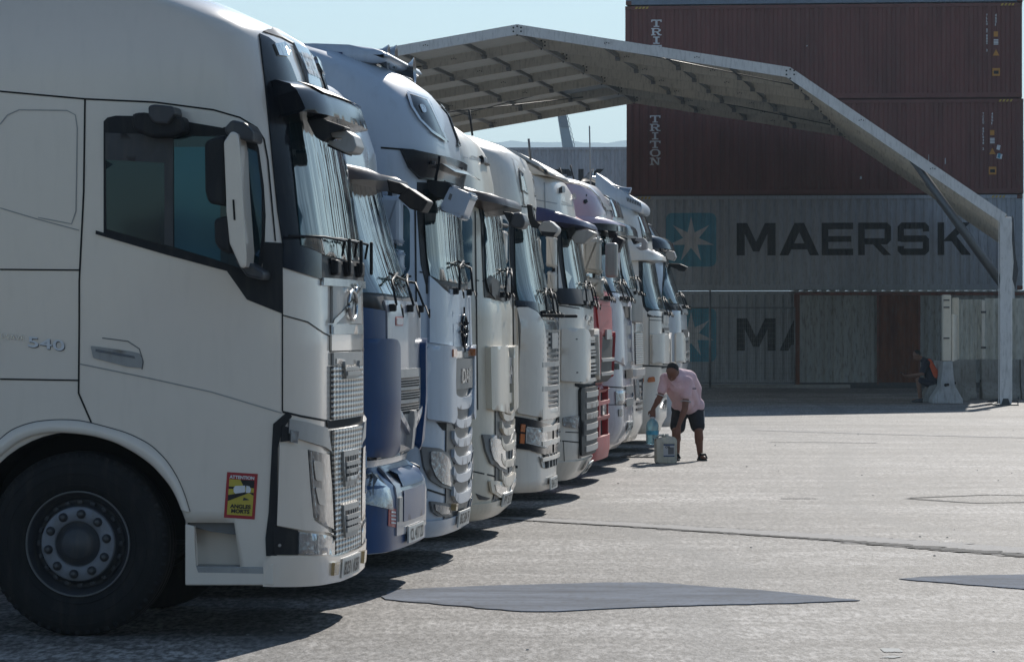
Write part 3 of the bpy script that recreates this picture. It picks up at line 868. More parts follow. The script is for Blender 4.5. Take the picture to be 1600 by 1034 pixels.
c3 = container('shipping_container', 'brick-red container resting on the grey lettered one, its white vertical word fully in view', (X0+.02, Y0, .05+2*ZP), 'crate_red'); slab_word(c3, .72, 2.46); hazard(c3, CL-.75, CH-.09)
id_marks(c3, 'TCKU 651048 2', '45G1', 10.95, 2.50, True)
c4 = container('shipping_container', 'brick-red container higher in the stack, its white vertical word half hidden by the canopy', (X0-.02, Y0, .05+3*ZP), 'crate_red'); slab_word(c4, .80, 2.48); hazard(c4, .3, CH-.09); hazard(c4, CL-.65, CH-.09)
id_marks(c4, 'TLLU 598809 2', '45G1', 11.1, 2.58)
c5 = container('shipping_container', 'blue-grey container at the very top of the stack, cut off by the picture edge', (X0, Y0, .05+4*ZP), 'cont_blue'); hazard(c5, .4, CH-.09)
# paint chips and scratches on the red ones
for (r, x, z, w_, h) in ((c3, 8.3, 1.1, .035, .35),(c3, 8.75, .95, .02, .3),(c3, 9.3, 1.0, .02, .22),(c3, 7.2, .45, .07, .10),(c3, 9.8, .9, .03, .2),(c4, 5.6, 1.6, .04, .05)):
    mesh_obj('paint_chip', [(x, .012, z), (x+w_, .012, z+.02), (x+w_*.8, .012, z+h), (x+.1*w_, .012, z+h*.9)], [(0,1,2,3)], M['logowhite'], r, False)
# next column to the right
x2, y2 = sx(12.45)
for k, (pc, lb) in enumerate((('cont_old','faded container on the ground beyond the corrugated fence, at the right edge'),('rust','rust-brown container at the right edge, beside the grey lettered one'),('rust','rust-brown container at the right edge, beside the lower red one'),('crate_red','brick-red container at the right edge, beside the upper red one'),('rust','rust-brown container at the right edge, highest of its column'))):
    c = container('shipping_container', lb, (x2, y2-.35, .05+k*ZP), pc, L=6.06)
    for q in range(5): mesh_obj('data_label', [(.06, -.004, .4+q*.5), (.12, -.004, .4+q*.5), (.12, -.004, .55+q*.5), (.06, -.004, .55+q*.5)], [(0,1,2,3)], M['logowhite'], c, False)
# the farther grey stack seen under the canopy
s_far = .975
for k in range(3):
    lb = ['grey container at the bottom of the far stack behind the trucks', 'grey container in the middle of the far stack behind the trucks', 'grey container topping the far stack under the canopy, end of its black lettering in view'][k]
    cf = container('shipping_container', lb, ((520-800)*148/FPX-.02, 148+1.2, .02+k*ZP), 'cont_grey')
    if k == 2: line_logo(cf)
    cf.location.x = -6.98

# ------------------------------------------------------------------ shelter of old container walls, right
sh = thing('container_shelter', 'low weathered grey container with a rusted brown door panel, standing behind the seated man', 'container', (0,0,0), 0)
ys = 116.4
xL, xR = (1241-800)*ys/FPX, (1600-800)*ys/FPX+1.5
def sxp(px): return (px-800)*ys/FPX
def swall(name, x0, x1, m, y=ys, z0=.14, z1=2.80, per=.2788):
    xs = [x0]; x = x0
    while x < x1: 
        x += per*.125; xs.append(min(x, x1))
    V = [(x, y+corr(x*.2788/per), z0) for x in xs]+[(x, y+corr(x*.2788/per), z1) for x in xs]; n_ = len(xs)
    return mesh_obj(name, V, [(i, i+1, n_+i+1, n_+i) for i in range(n_-1)], M[m], sh, False)
swall('wall_panel', xL+.16, sxp(1371), 'cont_old'); swall('rusted_door', sxp(1372), sxp(1436), 'rust'); swall('wall_panel', sxp(1437), xR, 'cont_old')
box_obj('corner_post', (xL+.08, ys+.02, 1.45), (.16,.16,2.75), M['rust'], sh)
box_obj('door_post', (sxp(1371.5), ys-.02, 1.45), (.05,.06,2.7), M['rustpaint'], sh); box_obj('door_post', (sxp(1436.5), ys-.02, 1.45), (.05,.06,2.7), M['rustpaint'], sh)
box_obj('base_rail', ((xL+xR)/2, ys+.03, .08), (xR-xL,.12,.16), M['dark'], sh)
box_obj('top_rail', ((xL+xR)/2, ys+.02, 2.845), (xR-xL,.10,.085), M['rustpaint'], sh)
bm = bmesh.new(); x = xL
while x < xR:
    add_box(bm, (x+.07, ys+1.2, 2.925), (.14, 2.44, .045), bev=.01); add_box(bm, (x+.21, ys+1.2, 2.905), (.139, 2.42, .02)); x += .2788
finish(bm); bm_obj('roof', bm, M['ltgrey'], sh)
# kerb strip before the fence
o = box_obj('kerb', ((1000-800)*117/FPX+1.5, 116.2, .05), (9.6, .9, .10), M['pale']); o['kind'] = 'structure'

# mesh fence panel
fe = thing('mesh_fence', 'grey welded mesh site fence in front of the grounded star container', 'fence', (sxp(1058), 115.5, 0), 0)
M['galv'] = mat('galvanised_steel', (.30,.31,.32), .5, metal=.7, var=.3, vscale=6, dirt=.4)
FWd = [(0.0, .93), (.97, 3.5)]
for (a, b) in FWd:
    bm = bmesh.new()
    for x in (a, b): add_tube(bm, [(x, 0, .1), (x, 0, 2.42)], .022, 6)
    for z in (.16, 2.42): add_tube(bm, [(a, 0, z), (b, 0, z)], .020, 6)
    finish(bm); f = bm_obj('fence_frame', bm, M['galv'], fe)
    bm = bmesh.new(); x = a+.05
    while x < b: add_tube(bm, [(x, .01, .16), (x, .01, 2.42)], .0035, 3, False); x += .062
    z = .3
    while z < 2.4: add_tube(bm, [(a, .01, z), (b, .01, z)], .0035, 3, False); z += .15
    bm_obj('wire_mesh', bm, M['galv'], f)
tube_obj('fence_post', [(.95, -.03, 0), (.95, -.03, 2.95)], .03, M['galv'], fe)

# ------------------------------------------------------------------ canopy
M['canw'] = mat('canopy_white_aluminium', (.80,.77,.74), .42, metal=.15, var=.12, vscale=2, dirt=.3)
M['canin'] = mat('canopy_cream_rafter', (.76,.71,.62), .5, var=.12, vscale=2, dirt=.35)
M['sheet'] = mat('canopy_roof_cloth', (.40,.41,.40), .6, var=.15, vscale=2, dirt=.3)
_n = M['sheet'].node_tree; _t = _n.nodes.new('ShaderNodeBsdfTranslucent'); _t.inputs[0].default_value = (.75,.72,.62,1)
_m = _n.nodes.new('ShaderNodeMixShader'); _m.inputs[0].default_value = .10; _o = _n.nodes['Material Output']
_n.links.new(_n.nodes['Principled BSDF'].outputs[0], _m.inputs[1]); _n.links.new(_t.outputs[0], _m.inputs[2]); _n.links.new(_m.outputs[0], _o.inputs[0])
cano = thing('canopy_shelter', 'big open-sided white gable canopy spanning the yard over the trucks', 'canopy', (.13, 90.4, 0), -R(7.6))
HA, HK, HE = 8.93, 7.86, 4.42           # apex, knee, eave heights (top of rafter)
XK, XE = 6.42, 11.42
HS = 1.0
def frame_pts(): return [(-XE, HE), (-XK, HK), (0, HA), (XK, HK), (XE, HE)]
def beam(bm, a, b, dep, th, y):
    """box girder from a to b in the x-z plane, top edge on the line"""
    a = Vector((a[0], 0, a[1])); b = Vector((b[0], 0, b[1])); d = (b-a).normalized(); nrm = Vector((d.z, 0, -d.x))
    if nrm.z > 0: nrm = -nrm
    q = [a, b, b+nrm*dep, a+nrm*dep]
    v0 = [bm.verts.new((p.x, y-th/2, p.z)) for p in q]; v1 = [bm.verts.new((p.x, y+th/2, p.z)) for p in q]
    bm.faces.new(v0); bm.faces.new(v1[::-1])
    for i in range(4): bm.faces.new((v0[i], v1[i], v1[(i+1)%4], v0[(i+1)%4]))
DEPTH = [0, 4.55, 9.1, 13.65, 18.2, 22.75, 27.3]
def vert_prof(dep):
    """rafter web outline with mitred joints"""
    top = frame_pts(); bot = []
    off = []
    for i in range(4):
        a = Vector(top[i]); b = Vector(top[i+1]); d = (b-a).normalized(); n_ = Vector((d.y, -d.x)); off.append((a+n_*dep, b+n_*dep))
    bot.append(off[0][0])
    for i in range(3):
        a, b = off[i]; c, d = off[i+1]; r1 = b-a; r2 = d-c; t = ((c-a).x*r2.y-(c-a).y*r2.x)/(r1.x*r2.y-r1.y*r2.x); bot.append(a+r1*t)
    bot.append(off[3][1])
    return top, bot
for k, y in enumerate(DEPTH):
    top, bot = vert_prof(.24)
    bm = bmesh.new()
    for i in range(4):
        q = [top[i], top[i+1], tuple(bot[i+1]), tuple(bot[i])]
        v0 = [bm.verts.new((p[0], y-.055, p[1])) for p in q]; v1 = [bm.verts.new((p[0], y+.055, p[1])) for p in q]
        bm.faces.new(v0); bm.faces.new(v1[::-1])
        for j in range(4): bm.faces.new((v0[j], v1[j], v1[(j+1)%4], v0[(j+1)%4]))
    bmesh.ops.remove_doubles(bm, verts=bm.verts[:], dist=.001); finish(bm)
    rf = bm_obj('rafter', bm, M['canw'] if k == 0 else M['canin'], cano)
    bm = bmesh.new()       # knee and ridge splice plates with bolts, and edge keder lips
    for i, p in enumerate(top):
        if i in (1, 2, 3):
            for (dx, dz) in ((-.09, -.08), (.09, -.08), (-.09, -.17), (.09, -.17), (0, -.05), (0, -.26)):
                add_box(bm, (p[0]+dx, y-.06, p[1]+dz), (.035, .02, .035))
    for i in range(4):
        a, b = Vector(top[i]), Vector(top[i+1])
        for f in (.33, .66): 
            p = a.lerp(b, f)
            for q in (-.05, 0, .05): add_box(bm, (p.x+q, y-.06, p.y-.10-abs(q)*.3), (.022, .015, .022))
    finish(bm); bm_obj('splice_bolts', bm, M['void'], rf)
    for sg in (-1, 1):
        bm = bmesh.new(); add_box(bm, (sg*(XE-.02), y, HE/2-.02), (.27, .14, HE-.10), bev=.01)
        add_box(bm, (sg*(XE-.185), y, HE/2-.05), (.012, .10, HE-.2)); 
        for z in (.35, .55, 1.4, 2.6, 3.4, 3.6, 4.1): add_box(bm, (sg*(XE-.02)-.08, y-.085, z), (.03, .012, .03)); add_box(bm, (sg*(XE-.02)+.08, y-.085, z), (.03, .012, .03))
        finish(bm); ps = bm_obj('post', bm, M['canw'], cano)
        bm = bmesh.new(); add_box(bm, (sg*(XE-.02), y, .02), (.6, .5, .025)); add_prism(bm, [(sg*(XE-.02)-.1, .03), (sg*(XE-.02)+.1, .03), (sg*(XE-.02)+.06, .16), (sg*(XE-.02)-.06, .16)], y-.1, y+.1)
        add_tube(bm, [(sg*(XE-.02)-.45, y-.05, .01), (sg*(XE-.02)-.2, y, .05)], .02); add_tube(bm, [(sg*(XE-.02)+.28, y, .03), (sg*(XE-.02)+.28, y, .12)], .015)
        finish(bm); bm_obj('base_plate', bm, M['dark'], ps)
        if k in (0, 3, 6):
            bm = bmesh.new(); a = Vector((sg*(XK+.55*(XE-XK)), y+.1, HK+.55*(HE-HK)-.15)); b = Vector((sg*(XE-.12), y+.1, 2.85))
            d = b-a; add_tube(bm, [a, b], .085, 4); add_box(bm, b+Vector((.05*sg, -.02, .35)), (.1,.14,.2), bev=.02); add_box(bm, a, (.22,.14,.18), bev=.02)
            finish(bm); bm_obj('knee_brace', bm, M['galv'] if k else mat('brace_steel', (.17,.18,.19), .45, metal=.3, dirt=.4), cano)
bm = bmesh.new()            # roof cloth, panel by panel, slightly slack between frames
for i in range(4):
    a, b = Vector(frame_pts()[i]), Vector(frame_pts()[i+1]); NX = 10; NY = 36
    grid = [[bm.verts.new((a.lerp(b, u/NX).x, v/NY*27.3, a.lerp(b, u/NX).y+.003-.05*abs(sin(pi*(v/NY*27.3)/4.55))*sin(pi*u/NX))) for v in range(NY+1)] for u in range(NX+1)]
    for u in range(NX):
        for v in range(NY): bm.faces.new((grid[u][v], grid[u+1][v], grid[u+1][v+1], grid[u][v+1])).smooth = True
bm_obj('roof_cloth', bm, M['sheet'], cano)
for sg, xs_ in ((-1, (1.42, 2.9, 4.4, 6.3)), (1, (1.9, 3.4, 4.9, 6.3))):      # purlins tying the frames together
    for xq in xs_:
        z = HA-(HA-HK)*xq/XK
        bm = bmesh.new()
        for k in range(6):
            y0, y1 = DEPTH[k]+.06, DEPTH[k+1]-.06
            add_box(bm, (sg*xq, (y0+y1)/2, z-.115), (.07, y1-y0, .09)); add_box(bm, (sg*xq, y1-.08, z-.19), (.10, .16, .07)); add_box(bm, (sg*xq, y1+.0, z-.2), (.12,.02,.09))
        finish(bm); bm_obj('purlin', bm, M['galv'], cano)
for sg, fr in ((1, (.18, .38, .58, .8)), (-1, (.3, .7))):
    for f in fr:
        x = XK+(XE-XK)*f; z = HK+(HE-HK)*f
        bm = bmesh.new(); add_box(bm, (sg*x, 13.65, z-.10), (.06, 27.3, .06)); finish(bm); bm_obj('purlin', bm, M['canin'], cano)
bm = bmesh.new(); add_box(bm, (0, 13.65, HA-.16), (.09, 27.2, .12)); finish(bm); bm_obj('ridge_purlin', bm, M['galv'], cano)
bm = bmesh.new()        # wind bracing cables
for (a, b) in (((-6.2, 18.2), (-1, 22.75)), ((-6.2, 22.75), (-1, 18.2)), ((1.5, .2), (6.2, 4.5)), ((-6, .2), (-3, 4.5)), ((1.5, 18.2), (6.2, 22.7))):
    z = lambda x: HA-(HA-HK)*abs(x)/XK-.16
    tube_obj('bracing_cable', [(a[0], a[1], z(a[0])), (b[0], b[1], z(b[0]))], .015, M['dark'], cano, 5)
bm.free()
bm = bmesh.new()        # torn strip of cloth on the right eave
pr = [(XE+.16, HE-.1), (XE+.20, HE-.9), (XE+.27, HE-1.3), (XE+.20, HE-1.75), (XE+.13, HE-1.5), (XE+.17, HE-1.1), (XE+.12, HE-.6), (XE+.13, HE)]
add_prism(bm, pr, .0, .12, 'y', .01); finish(bm); bm_obj('torn_cloth', bm, M['dark'], cano)
# loose ends of antennas / crane
cr = thing('harbour_crane', 'pale blue slanting crane jib rising far behind the container stacks', 'crane', (0,0,0), 0)
M['crane'] = mat('crane_blue_grey', (.16,.24,.32), .5, var=.15, vscale=.2); M['craned'] = mat('crane_dark_blue', (.03,.07,.13), .5)
Yc_ = 600.0
def cpt(px, py): return ((px-800)*Yc_/FPX, CAMH-(py-517)*Yc_/FPX)
a = [cpt(900, 262), cpt(882, 262), cpt(872, 187), cpt(860, 120), cpt(872, 120), cpt(882, 187)]
bm = bmesh.new(); add_prism(bm, [cpt(912,300), cpt(890,300), cpt(860,110), cpt(868,110)], Yc_-1.5, Yc_+1.5, 'y', .1); finish(bm); bm_obj('jib', bm, M['crane'], cr)
bm = bmesh.new(); add_prism(bm, [cpt(889,200), cpt(875,200), cpt(862,120), cpt(871,120)], Yc_-1.8, Yc_-1.52, 'y'); finish(bm); bm_obj('jib_panel', bm, M['craned'], cr)
bm = bmesh.new()
for k in range(22):
    p0 = 110+k*8; xx = 868+(p0-110)*.232; q = cpt(xx+1.5, p0); q2 = cpt(xx+4.2, p0+4); q3 = cpt(xx+3.2, p0+8)
    add_tube(bm, [(q[0], Yc_, q[1]), (q2[0], Yc_, q2[1]), (q3[0], Yc_, q3[1])], .06, 4)
add_box(bm, ((905-800)*Yc_/FPX, Yc_, 12), (4, 6, 24)); bm_obj('lattice', bm, M['crane'], cr)

# ------------------------------------------------------------------ concrete barriers with corrugated sheets, right
M['conc'] = mat('barrier_concrete', (.34,.33,.30), .85, var=.25, vscale=3, dirt=.5, bump=.3, bscale=20)
M['concblue'] = mat('whitewashed_concrete', (.46,.47,.47), .8, var=.2, vscale=3, dirt=.5, bump=.3, bscale=20)
M['gsheet'] = mat('corrugated_fence_sheet', (.58,.57,.50), .6, var=.2, vscale=2, dirt=.5)
JP = [(-.36,0),(.36,0),(.36,.10),(.15,.42),(.11,1.0),(-.11,1.0),(-.15,.42),(-.36,.10)]
def barrier(label, x, y, rz, L, m='conc', plat=None, sc=1.0):
    r = thing('concrete_barrier', label, 'barrier', (x, y, 0), rz, 'concrete barriers of the fence line')
    bm = bmesh.new(); add_prism(bm, [(a*sc, b*sc) for a, b in JP], 0, L, 'x', .02); finish(bm); bm_obj('block', bm, M[m], r)
    bm = bmesh.new(); add_lathe(bm, [(.035, 0), (.035, -.02), (0, -.02)], 'x', (-.002, 0, .45), 12); add_lathe(bm, [(.04, 0), (0, 0)], 'x', (-.012, .05, .44), 12); bm_obj('lifting_hole', bm, M['void'], r)
    return r
def P2(px, Y): return (px-800)*Y/FPX
Yb = 91.0
# the one nearest, seen end on, running away from the camera
bx = P2(1481, Yb)
b1 = barrier('whitewashed concrete barrier seen end on beside the seated man', bx, Yb, R(90-2), 2.9, 'concblue')
bm = bmesh.new()
def csheet(bm, p0, p1, z0, z1, amp=.03, per=.16):
    a = Vector(p0); b = Vector(p1); L = (b-a).length; d = (b-a)/L; nn = Vector((-d.y, d.x)); k = int(L/per*6); prev = None
    for i in range(k+1):
        s = i/k*L; q = a+d*s+nn*amp*sin(2*pi*s/per)
        v = (bm.verts.new((q.x, q.y, z0)), bm.verts.new((q.x, q.y, z1)))
        if prev: bm.faces.new((prev[0], v[0], v[1], prev[1])).smooth = True
        prev = v
def fence_sheet(label, p0, p1, z0, z1, amp=.035, per=.17, posts=(), m='gsheet'):
    r = thing('corrugated_sheet', label, 'fence sheet', (p0[0], p0[1], 0), 0, 'corrugated sheets standing on the barriers')
    bm = bmesh.new(); csheet(bm, (0, 0), (p1[0]-p0[0], p1[1]-p0[1]), z0, z1, amp, per); o = bm_obj('sheet', bm, M[m], r)
    for (f, pw, ph) in posts:
        q = ((p1[0]-p0[0])*f, (p1[1]-p0[1])*f)
        box_obj('fence_post', (q[0], q[1]-.06, ph/2+.5), (pw, .07, ph-1.0), M['canin'], r, .01)
        for z in (1.3, 2.2): box_obj('bracket', (q[0], q[1]-.11, z), (pw*1.4, .03, .05), M['dark'], r)
    return r
# return leg of sheets (edge on), tall end post and lower second post
r = thing('corrugated_sheet', 'off-white sheet panel seen edge on, standing on the end-on barrier', 'fence sheet', (bx, Yb, 0), 0, 'corrugated sheets standing on the barriers')
box_obj('end_post', (-.02, .15, 1.79), (.20, .24, 1.58), M['cream'], r, .03)
bm = bmesh.new(); csheet(bm, (.14, .3), (.86, 5.6), 1.0, 2.12, .03, .25); bm_obj('sheet', bm, M['cream'], r)
box_obj('fence_post', (.80, 5.4, 1.78), (.17,.2,1.55), M['cream'], r, .03)
for z in (1.55, 2.45, 2.28): box_obj('bracket', (-.03, .02, z), (.14, .03, .03), M['dark'], r)
barrier('stained concrete barrier running away behind the whitewashed one', bx+.52, Yb+3.1, R(84), 3.2)
yb2 = Yb+6.6
xa = P2(1497, yb2); xb = P2(1537, yb2); xc_ = P2(1700, yb2)
barrier('stained concrete barrier under the fine ribbed sheet, left of the canopy post', xa-.1, yb2, 0, P2(1530, yb2)-xa, 'conc')
barrier('stained concrete barrier behind the canopy post', P2(1532, yb2), yb2-.05, 0, P2(1592, yb2)-P2(1532, yb2), 'conc')
barrier('stained concrete barrier at the right edge of the picture', P2(1593, yb2), yb2-.1, 0, 3.0, 'conc')
fence_sheet('fine ribbed grey sheet between the edge-on panel and the canopy post', (xa, yb2), (xb, yb2), 1.0, 2.52, .03, .12, ((.97, .09, 2.5),))
fence_sheet('coarse corrugated grey sheets behind the canopy post', (xb+.02, yb2-.05), (xc_, yb2-.15), 1.0, 2.55, .05, .30, ((.15, .04, 2.4),))
# ------------------------------------------------------------------ truck 1: big white cab in front
t = Truck('truck_tractor', 'large off-white truck cab nearest the camera, with blind-spot sticker and big front wheel', 22.73, 571, [
 (-75,60,.98,.45,.6),(-40,170,1.04,.45,.6),(0,290,1.10,.45,.6),(20,360,1.14,.42,.6),(34,406,1.17,.36,.6),(55,452,1.20,.34,.6),(73,484,1.215,.32,.6),(95,502,1.23,.30,.6),(135,516,1.243,.30,.6),(200,533,1.247,.30,.6),
 (300,551,1.249,.28,.58),(390,564,1.25,.25,.55),(430,569,1.25,.22,.52),(520,571,1.25,.22,.52),(650,571,1.25,.22,.52),(700,569,1.248,.22,.52),(860,570,1.236,.24,.54),(900,566,1.232,.26,.54),(925,552,1.22,.26,.54)],
 zb=.30, xr=-2.3, bottom_side=lambda x: .645 if x < -.42 else .30)
T1 = t; W = M['white']; r1 = t.root
t.shell(W)
t.chassis(); t.wheels(nuts=True)
# door, seams, creases
t.seam([(133,155),(131,300),(124,440),(124,500),(123,614),(145,665)], .010)
t.seam([(0,143),(133,155),(242,160),(334,172),(375,184),(401,200),(412,218),(418,250),(430,377)], .010)
t.seam([(440,380),(441,480),(441,642)], .010)
t.seam([(0,421),(124,422)], .009); t.seam([(0,592),(123,594)], .009)
t.seam([(123,568),(230,590),(330,612),(440,645)], .007, m=M['ltgrey'])
t.seam([(0,325),(60,343),(124,360)], .006, m=M['ltgrey'])
t.seam([(0,195),(12,180),(30,172),(105,173),(118,180),(121,200),(119,330),(112,350),(60,340)], .006, m=M['ltgrey'])
t.seam([(440,492),(480,503),(505,520),(515,525)], .007)
t.seam([(441,643),(470,650),(514,658)], .012)
# front corner cover (black), windscreen surround
t.pp('front_corner_panel', M['gloss'], [(404,54),(418,60),(436,74),(452,100),(462,126),(470,180),(482,300),(500,395),(500,436),(441,418),(441,382),(433,330),(424,240),(412,120)], .010, .012, res=.06)
t.band('windscreen_surround', M['black'], 462, 128, 434, .008, .01, px2=500)
t.pp('door_corner_panel', M['black'], [(355,424),(372,448),(386,468),(441,490),(441,380),(413,378),(410,420)], .006, .007, res=.06)
a = t.P(446,182); b = t.P(468,384); c = t.P(500,399)
t.patch('windscreen', [(a[0], a[1]), (b[0], b[1]), (c[0]*.9, c[1]), (0, c[1]-.015), (-c[0]*.9, c[1]), (-b[0], b[1]), (-a[0], a[1]), (0, a[1]+.02)], M['glass'], .016, .012, mirror=False, res=.09)
# roof sign and marker lamp
t.pp('roof_sheen_strip', M['smoke'], [(410,50),(440,60),(462,72),(478,80),(486,88),(470,66),(452,52),(425,44)], .008, .008, mirror=False)  # brown-grey strip painted for the sheen along the glossy roof front
a = t.P(455,70); b = t.P(478,132)
sg = t.patch('roof_sign', [(a[0], a[1]), (b[0], b[1]), (-b[0], b[1]), (-a[0], a[1])], M['lightbox'], .022, .014, mirror=False, res=.1)
vs, fs = text_polys('GLOBETROTTER', 1.0, bold=.03); mx = max(v[0] for v in vs); my = max(v[1] for v in vs)
z0 = t.P(474,115)[1]; h_ = t.P(470,84)[1]-z0; tw = b[0]*.86
mesh_obj('roof_sign_lettering', [t.S(tw-v[0]/mx*2*tw, z0+v[1]/my*h_, .027) for v in vs], fs, M['txtwhite'], sg, False)
t.pp('marker_lamp', M['lens'], [(425,70),(441,68),(449,80),(446,90),(432,88)], .020, .02)
# sun visor: deep moulded peak
zt = t.P(428,127)[1]; zb = t.P(436,180)[1]
def voff(tt, z): f = (zt-z)/(zt-zb); return .03+.13*min(1, max(0, f)/.45)**.6+.02*f
ta = t.P(428,127)[0]; tb = t.P(440,178)[0]
vz = t.patch('sun_visor', [(ta+.02, zt), (ta+.04, (zt+zb)/2), (tb+.02, zb), (.75, zb-.02), (0, zb-.03), (-.75, zb-.02), (-tb, zb), (-ta-.04, (zt+zb)/2), (-ta, zt), (0, zt+.01)], M['gloss'], voff, 'base', mirror=False, res=.06)
t.patch('visor_panel', [(.62, zt-.015), (.55, zb+.10), (-.55, zb+.10), (-.62, zt-.015)], M['midgrey'], lambda a_, z: voff(a_, z)+.006, .006, mirror=False, res=.08, parent=vz)
t.pp('cowl_vent', M['void'], [(512,404),(512,412),(530,414),(530,406)], .02, .01)
# side window
t.pp('window_trim', M['black'], [(162,190),(168,184),(181,181),(240,182),(290,190),(348,200),(372,192),(394,203),(404,232),(412,290),(415,338),(413,400),(406,428),(378,425),(330,412),(162,366)], .004, .005, res=.05)
sgl = t.pp('side_window', M['sideglass'], [(166,208),(240,212),(345,214),(400,238),(408,300),(409,370),(404,412),(376,419),(330,404),(167,358)], lambda a_, z: .008+.012*(z-2.1), .006, res=.05)
t.pp('window_divider', M['dark'], [(258,212),(272,212),(272,386),(258,382)], .024, .005)
M['skyglass'] = glass_mat('door_glass_sky_tint', (.02,.07,.10), coat=0, wave=0, teal=(.025,.085,.12)); tint_glass(M['skyglass'], (.30,.75,1), 1.0)  # blue base colour stands in for the bright sky showing in this pane
t.pp('window_sky_tint', M['skyglass'], [(273,230),(345,230),(345,408),(330,403),(273,386)], lambda a_, z: .0095+.012*(z-2.1), .003, parent=sgl)
t.pp('sun_blind', M['dark'], [(166,208),(258,211),(258,255),(166,250)], .024, .003)
t.seam([(150,363),(260,395),(330,414),(380,427)], .022, name='window_seal', m=M['black'], off=.012, parent=sgl)
# kerb mirror over the door
km = t.prism('kerb_mirror', M['black'], [(204,182),(210,176),(225,176),(286,182),(289,206),(270,213),(235,215),(208,204)], -1.45, -1.27, .02)
t.prism('kerb_mirror_bracket', M['dark'], [(231,166),(240,163),(270,166),(273,178),(262,194),(240,192),(232,182)], -1.50, -1.26, .012, parent=km)
# main mirror: white edge-on shell, black blocks behind it model its dark reflection in the window
mm = t.prism('wing_mirror', W, [(361,205),(371,208),(375,235),(378,300),(385,395),(384,418),(376,419),(358,380),(354,330),(349,222)], -1.62, -1.36, .012)
t.prism('mirror_reflection', M['black'], [(319,222),(330,216),(352,210),(352,322),(326,318),(320,300)], -1.60, -1.40, .02, parent=mm)
t.prism('mirror_reflection', M['black'], [(334,342),(360,336),(362,398),(345,392),(335,380)], -1.60, -1.40, .02, parent=mm)
t.prism('mirror_arm', M['dark'], [(350,200),(362,187),(384,192),(396,205),(396,222),(380,220),(366,214),(352,210)], -1.55, -1.24, .015, parent=mm)
t.prism('mirror_arm', M['dark'], [(366,405),(385,408),(412,425),(410,438),(385,432)], -1.50, -1.24, .015, parent=mm)
t.prism('mirror_slot', M['void'], [(363,312),(366,312),(368,344),(365,344)], -1.624, -1.60, 0, parent=mm)
# the other side's mirror
prism_obj('wing_mirror', [(-.42,2.05),(-.30,2.0),(-.30,2.85),(-.42,2.8)], 1.36, 1.66, W, r1, 'y', .02)
# front look-down mirror
fm = t.prism('front_mirror', M['ltgrey'], [(511,214),(512,205),(522,199),(540,203),(552,212),(557,228),(552,238),(540,239),(513,226),(512,219),(534,222),(538,214)], -.75, -.42, .008)
t.prism('front_mirror_bracket', M['black'], [(478,186),(500,184),(540,198),(536,204),(512,206),(516,214),(505,222),(492,214)], -.85, -.62, .01, parent=fm)
t.prism('front_mirror_glass', M['black'], [(512,224),(540,238),(538,241),(512,229)], -.73, -.44, .004, parent=fm)
# badge, handle, engine number
t.text('540', M['dark'], 44.8, 542.2, .058, .21, slant=-.025, off=.005); t.text('540', M['txtwhite'], 44, 541, .058, .21, slant=-.025); t.text('I-SAVE', M['chrome'], 3, 529, .030, .13, slant=-.012)
t.pp('door_handle', M['ltgrey'], [(142,540),(206,549),(218,552),(223,561),(222,575),(200,573),(146,559)], .010, .012, rnd=.01)
t.pp('handle_recess', M['midgrey'], [(150,545),(210,556),(212,560),(150,549)], .013, .004)
t.seam([(160,528),(200,533),(218,545),(224,565),(222,577)], .006, m=M['midgrey'])
# wheel arch flare
arch_o = [(0,686),(15,672),(32,665),(55,658),(90,655),(125,656),(161,665),(200,676),(236,694),(262,720),(279,748),(290,775),(297,799)]
arch_i = [(284,796),(277,777),(266,757),(240,727),(214,708),(180,690),(145,680),(110,676),(75,675),(48,681),(25,692),(0,713)]
def resamp(pl, n):
    P_ = [Vector(p) for p in pl]; L = [0]
    for i in range(len(P_)-1): L.append(L[-1]+(P_[i+1]-P_[i]).length)
    out = []
    for k in range(n):
        d = L[-1]*k/(n-1); i = max(j for j in range(len(L)-1) if L[j] <= d+1e-9); f = (d-L[i])/(L[i+1]-L[i]); out.append(P_[i].lerp(P_[i+1], min(1, f)))
    for _ in range(3): out = [out[0]]+[(out[i-1]+out[i]*2+out[i+1])/4 for i in range(1, n-1)]+[out[-1]]
    return out
ao, ai = resamp(arch_o, 48), resamp(arch_i[::-1], 48)
for sg in (1, -1):
    V = []; rows_ = ((0, -.004), (.06, .014), (.25, .026), (.8, .028), (1.0, .020), (1.0, -.05))
    for f, o_ in rows_:
        for a_, b_ in zip(ao, ai):
            q = t.P(*a_.lerp(b_, f)); V.append(t.S(sg*q[0], q[1], o_))
    mesh_obj('wheel_arch_trim', V, [(48*r_+i, 48*r_+i+1, 48*(r_+1)+i+1, 48*(r_+1)+i) for r_ in range(5) for i in range(47)], W, r1)
t.seam([tuple(p) for p in ao], .006, m=M['dark'])
# lower door step moulding
stp = t.prism('step', W, [(289,818),(304,822),(304,884),(308,896),(418,898),(420,880),(428,880),(428,914),(289,914)], -1.262, -1.20, .008)
t.prism('step_tread', M['ltgrey'], [(300,884),(424,886),(424,900),(300,900)], -1.258, -.95, .006, parent=stp)
t.prism('step_recess', W, [(290,800),(450,812),(450,902),(290,902)], -1.06, -1.03, 0, parent=stp)
t.prism('step_gap_shade', M['midgrey'], [(296,802),(418,820),(418,842),(330,830),(296,822)], -1.19, -1.06, .005, parent=stp)  # mid-grey wedge stands in for the shade in the gap over the step
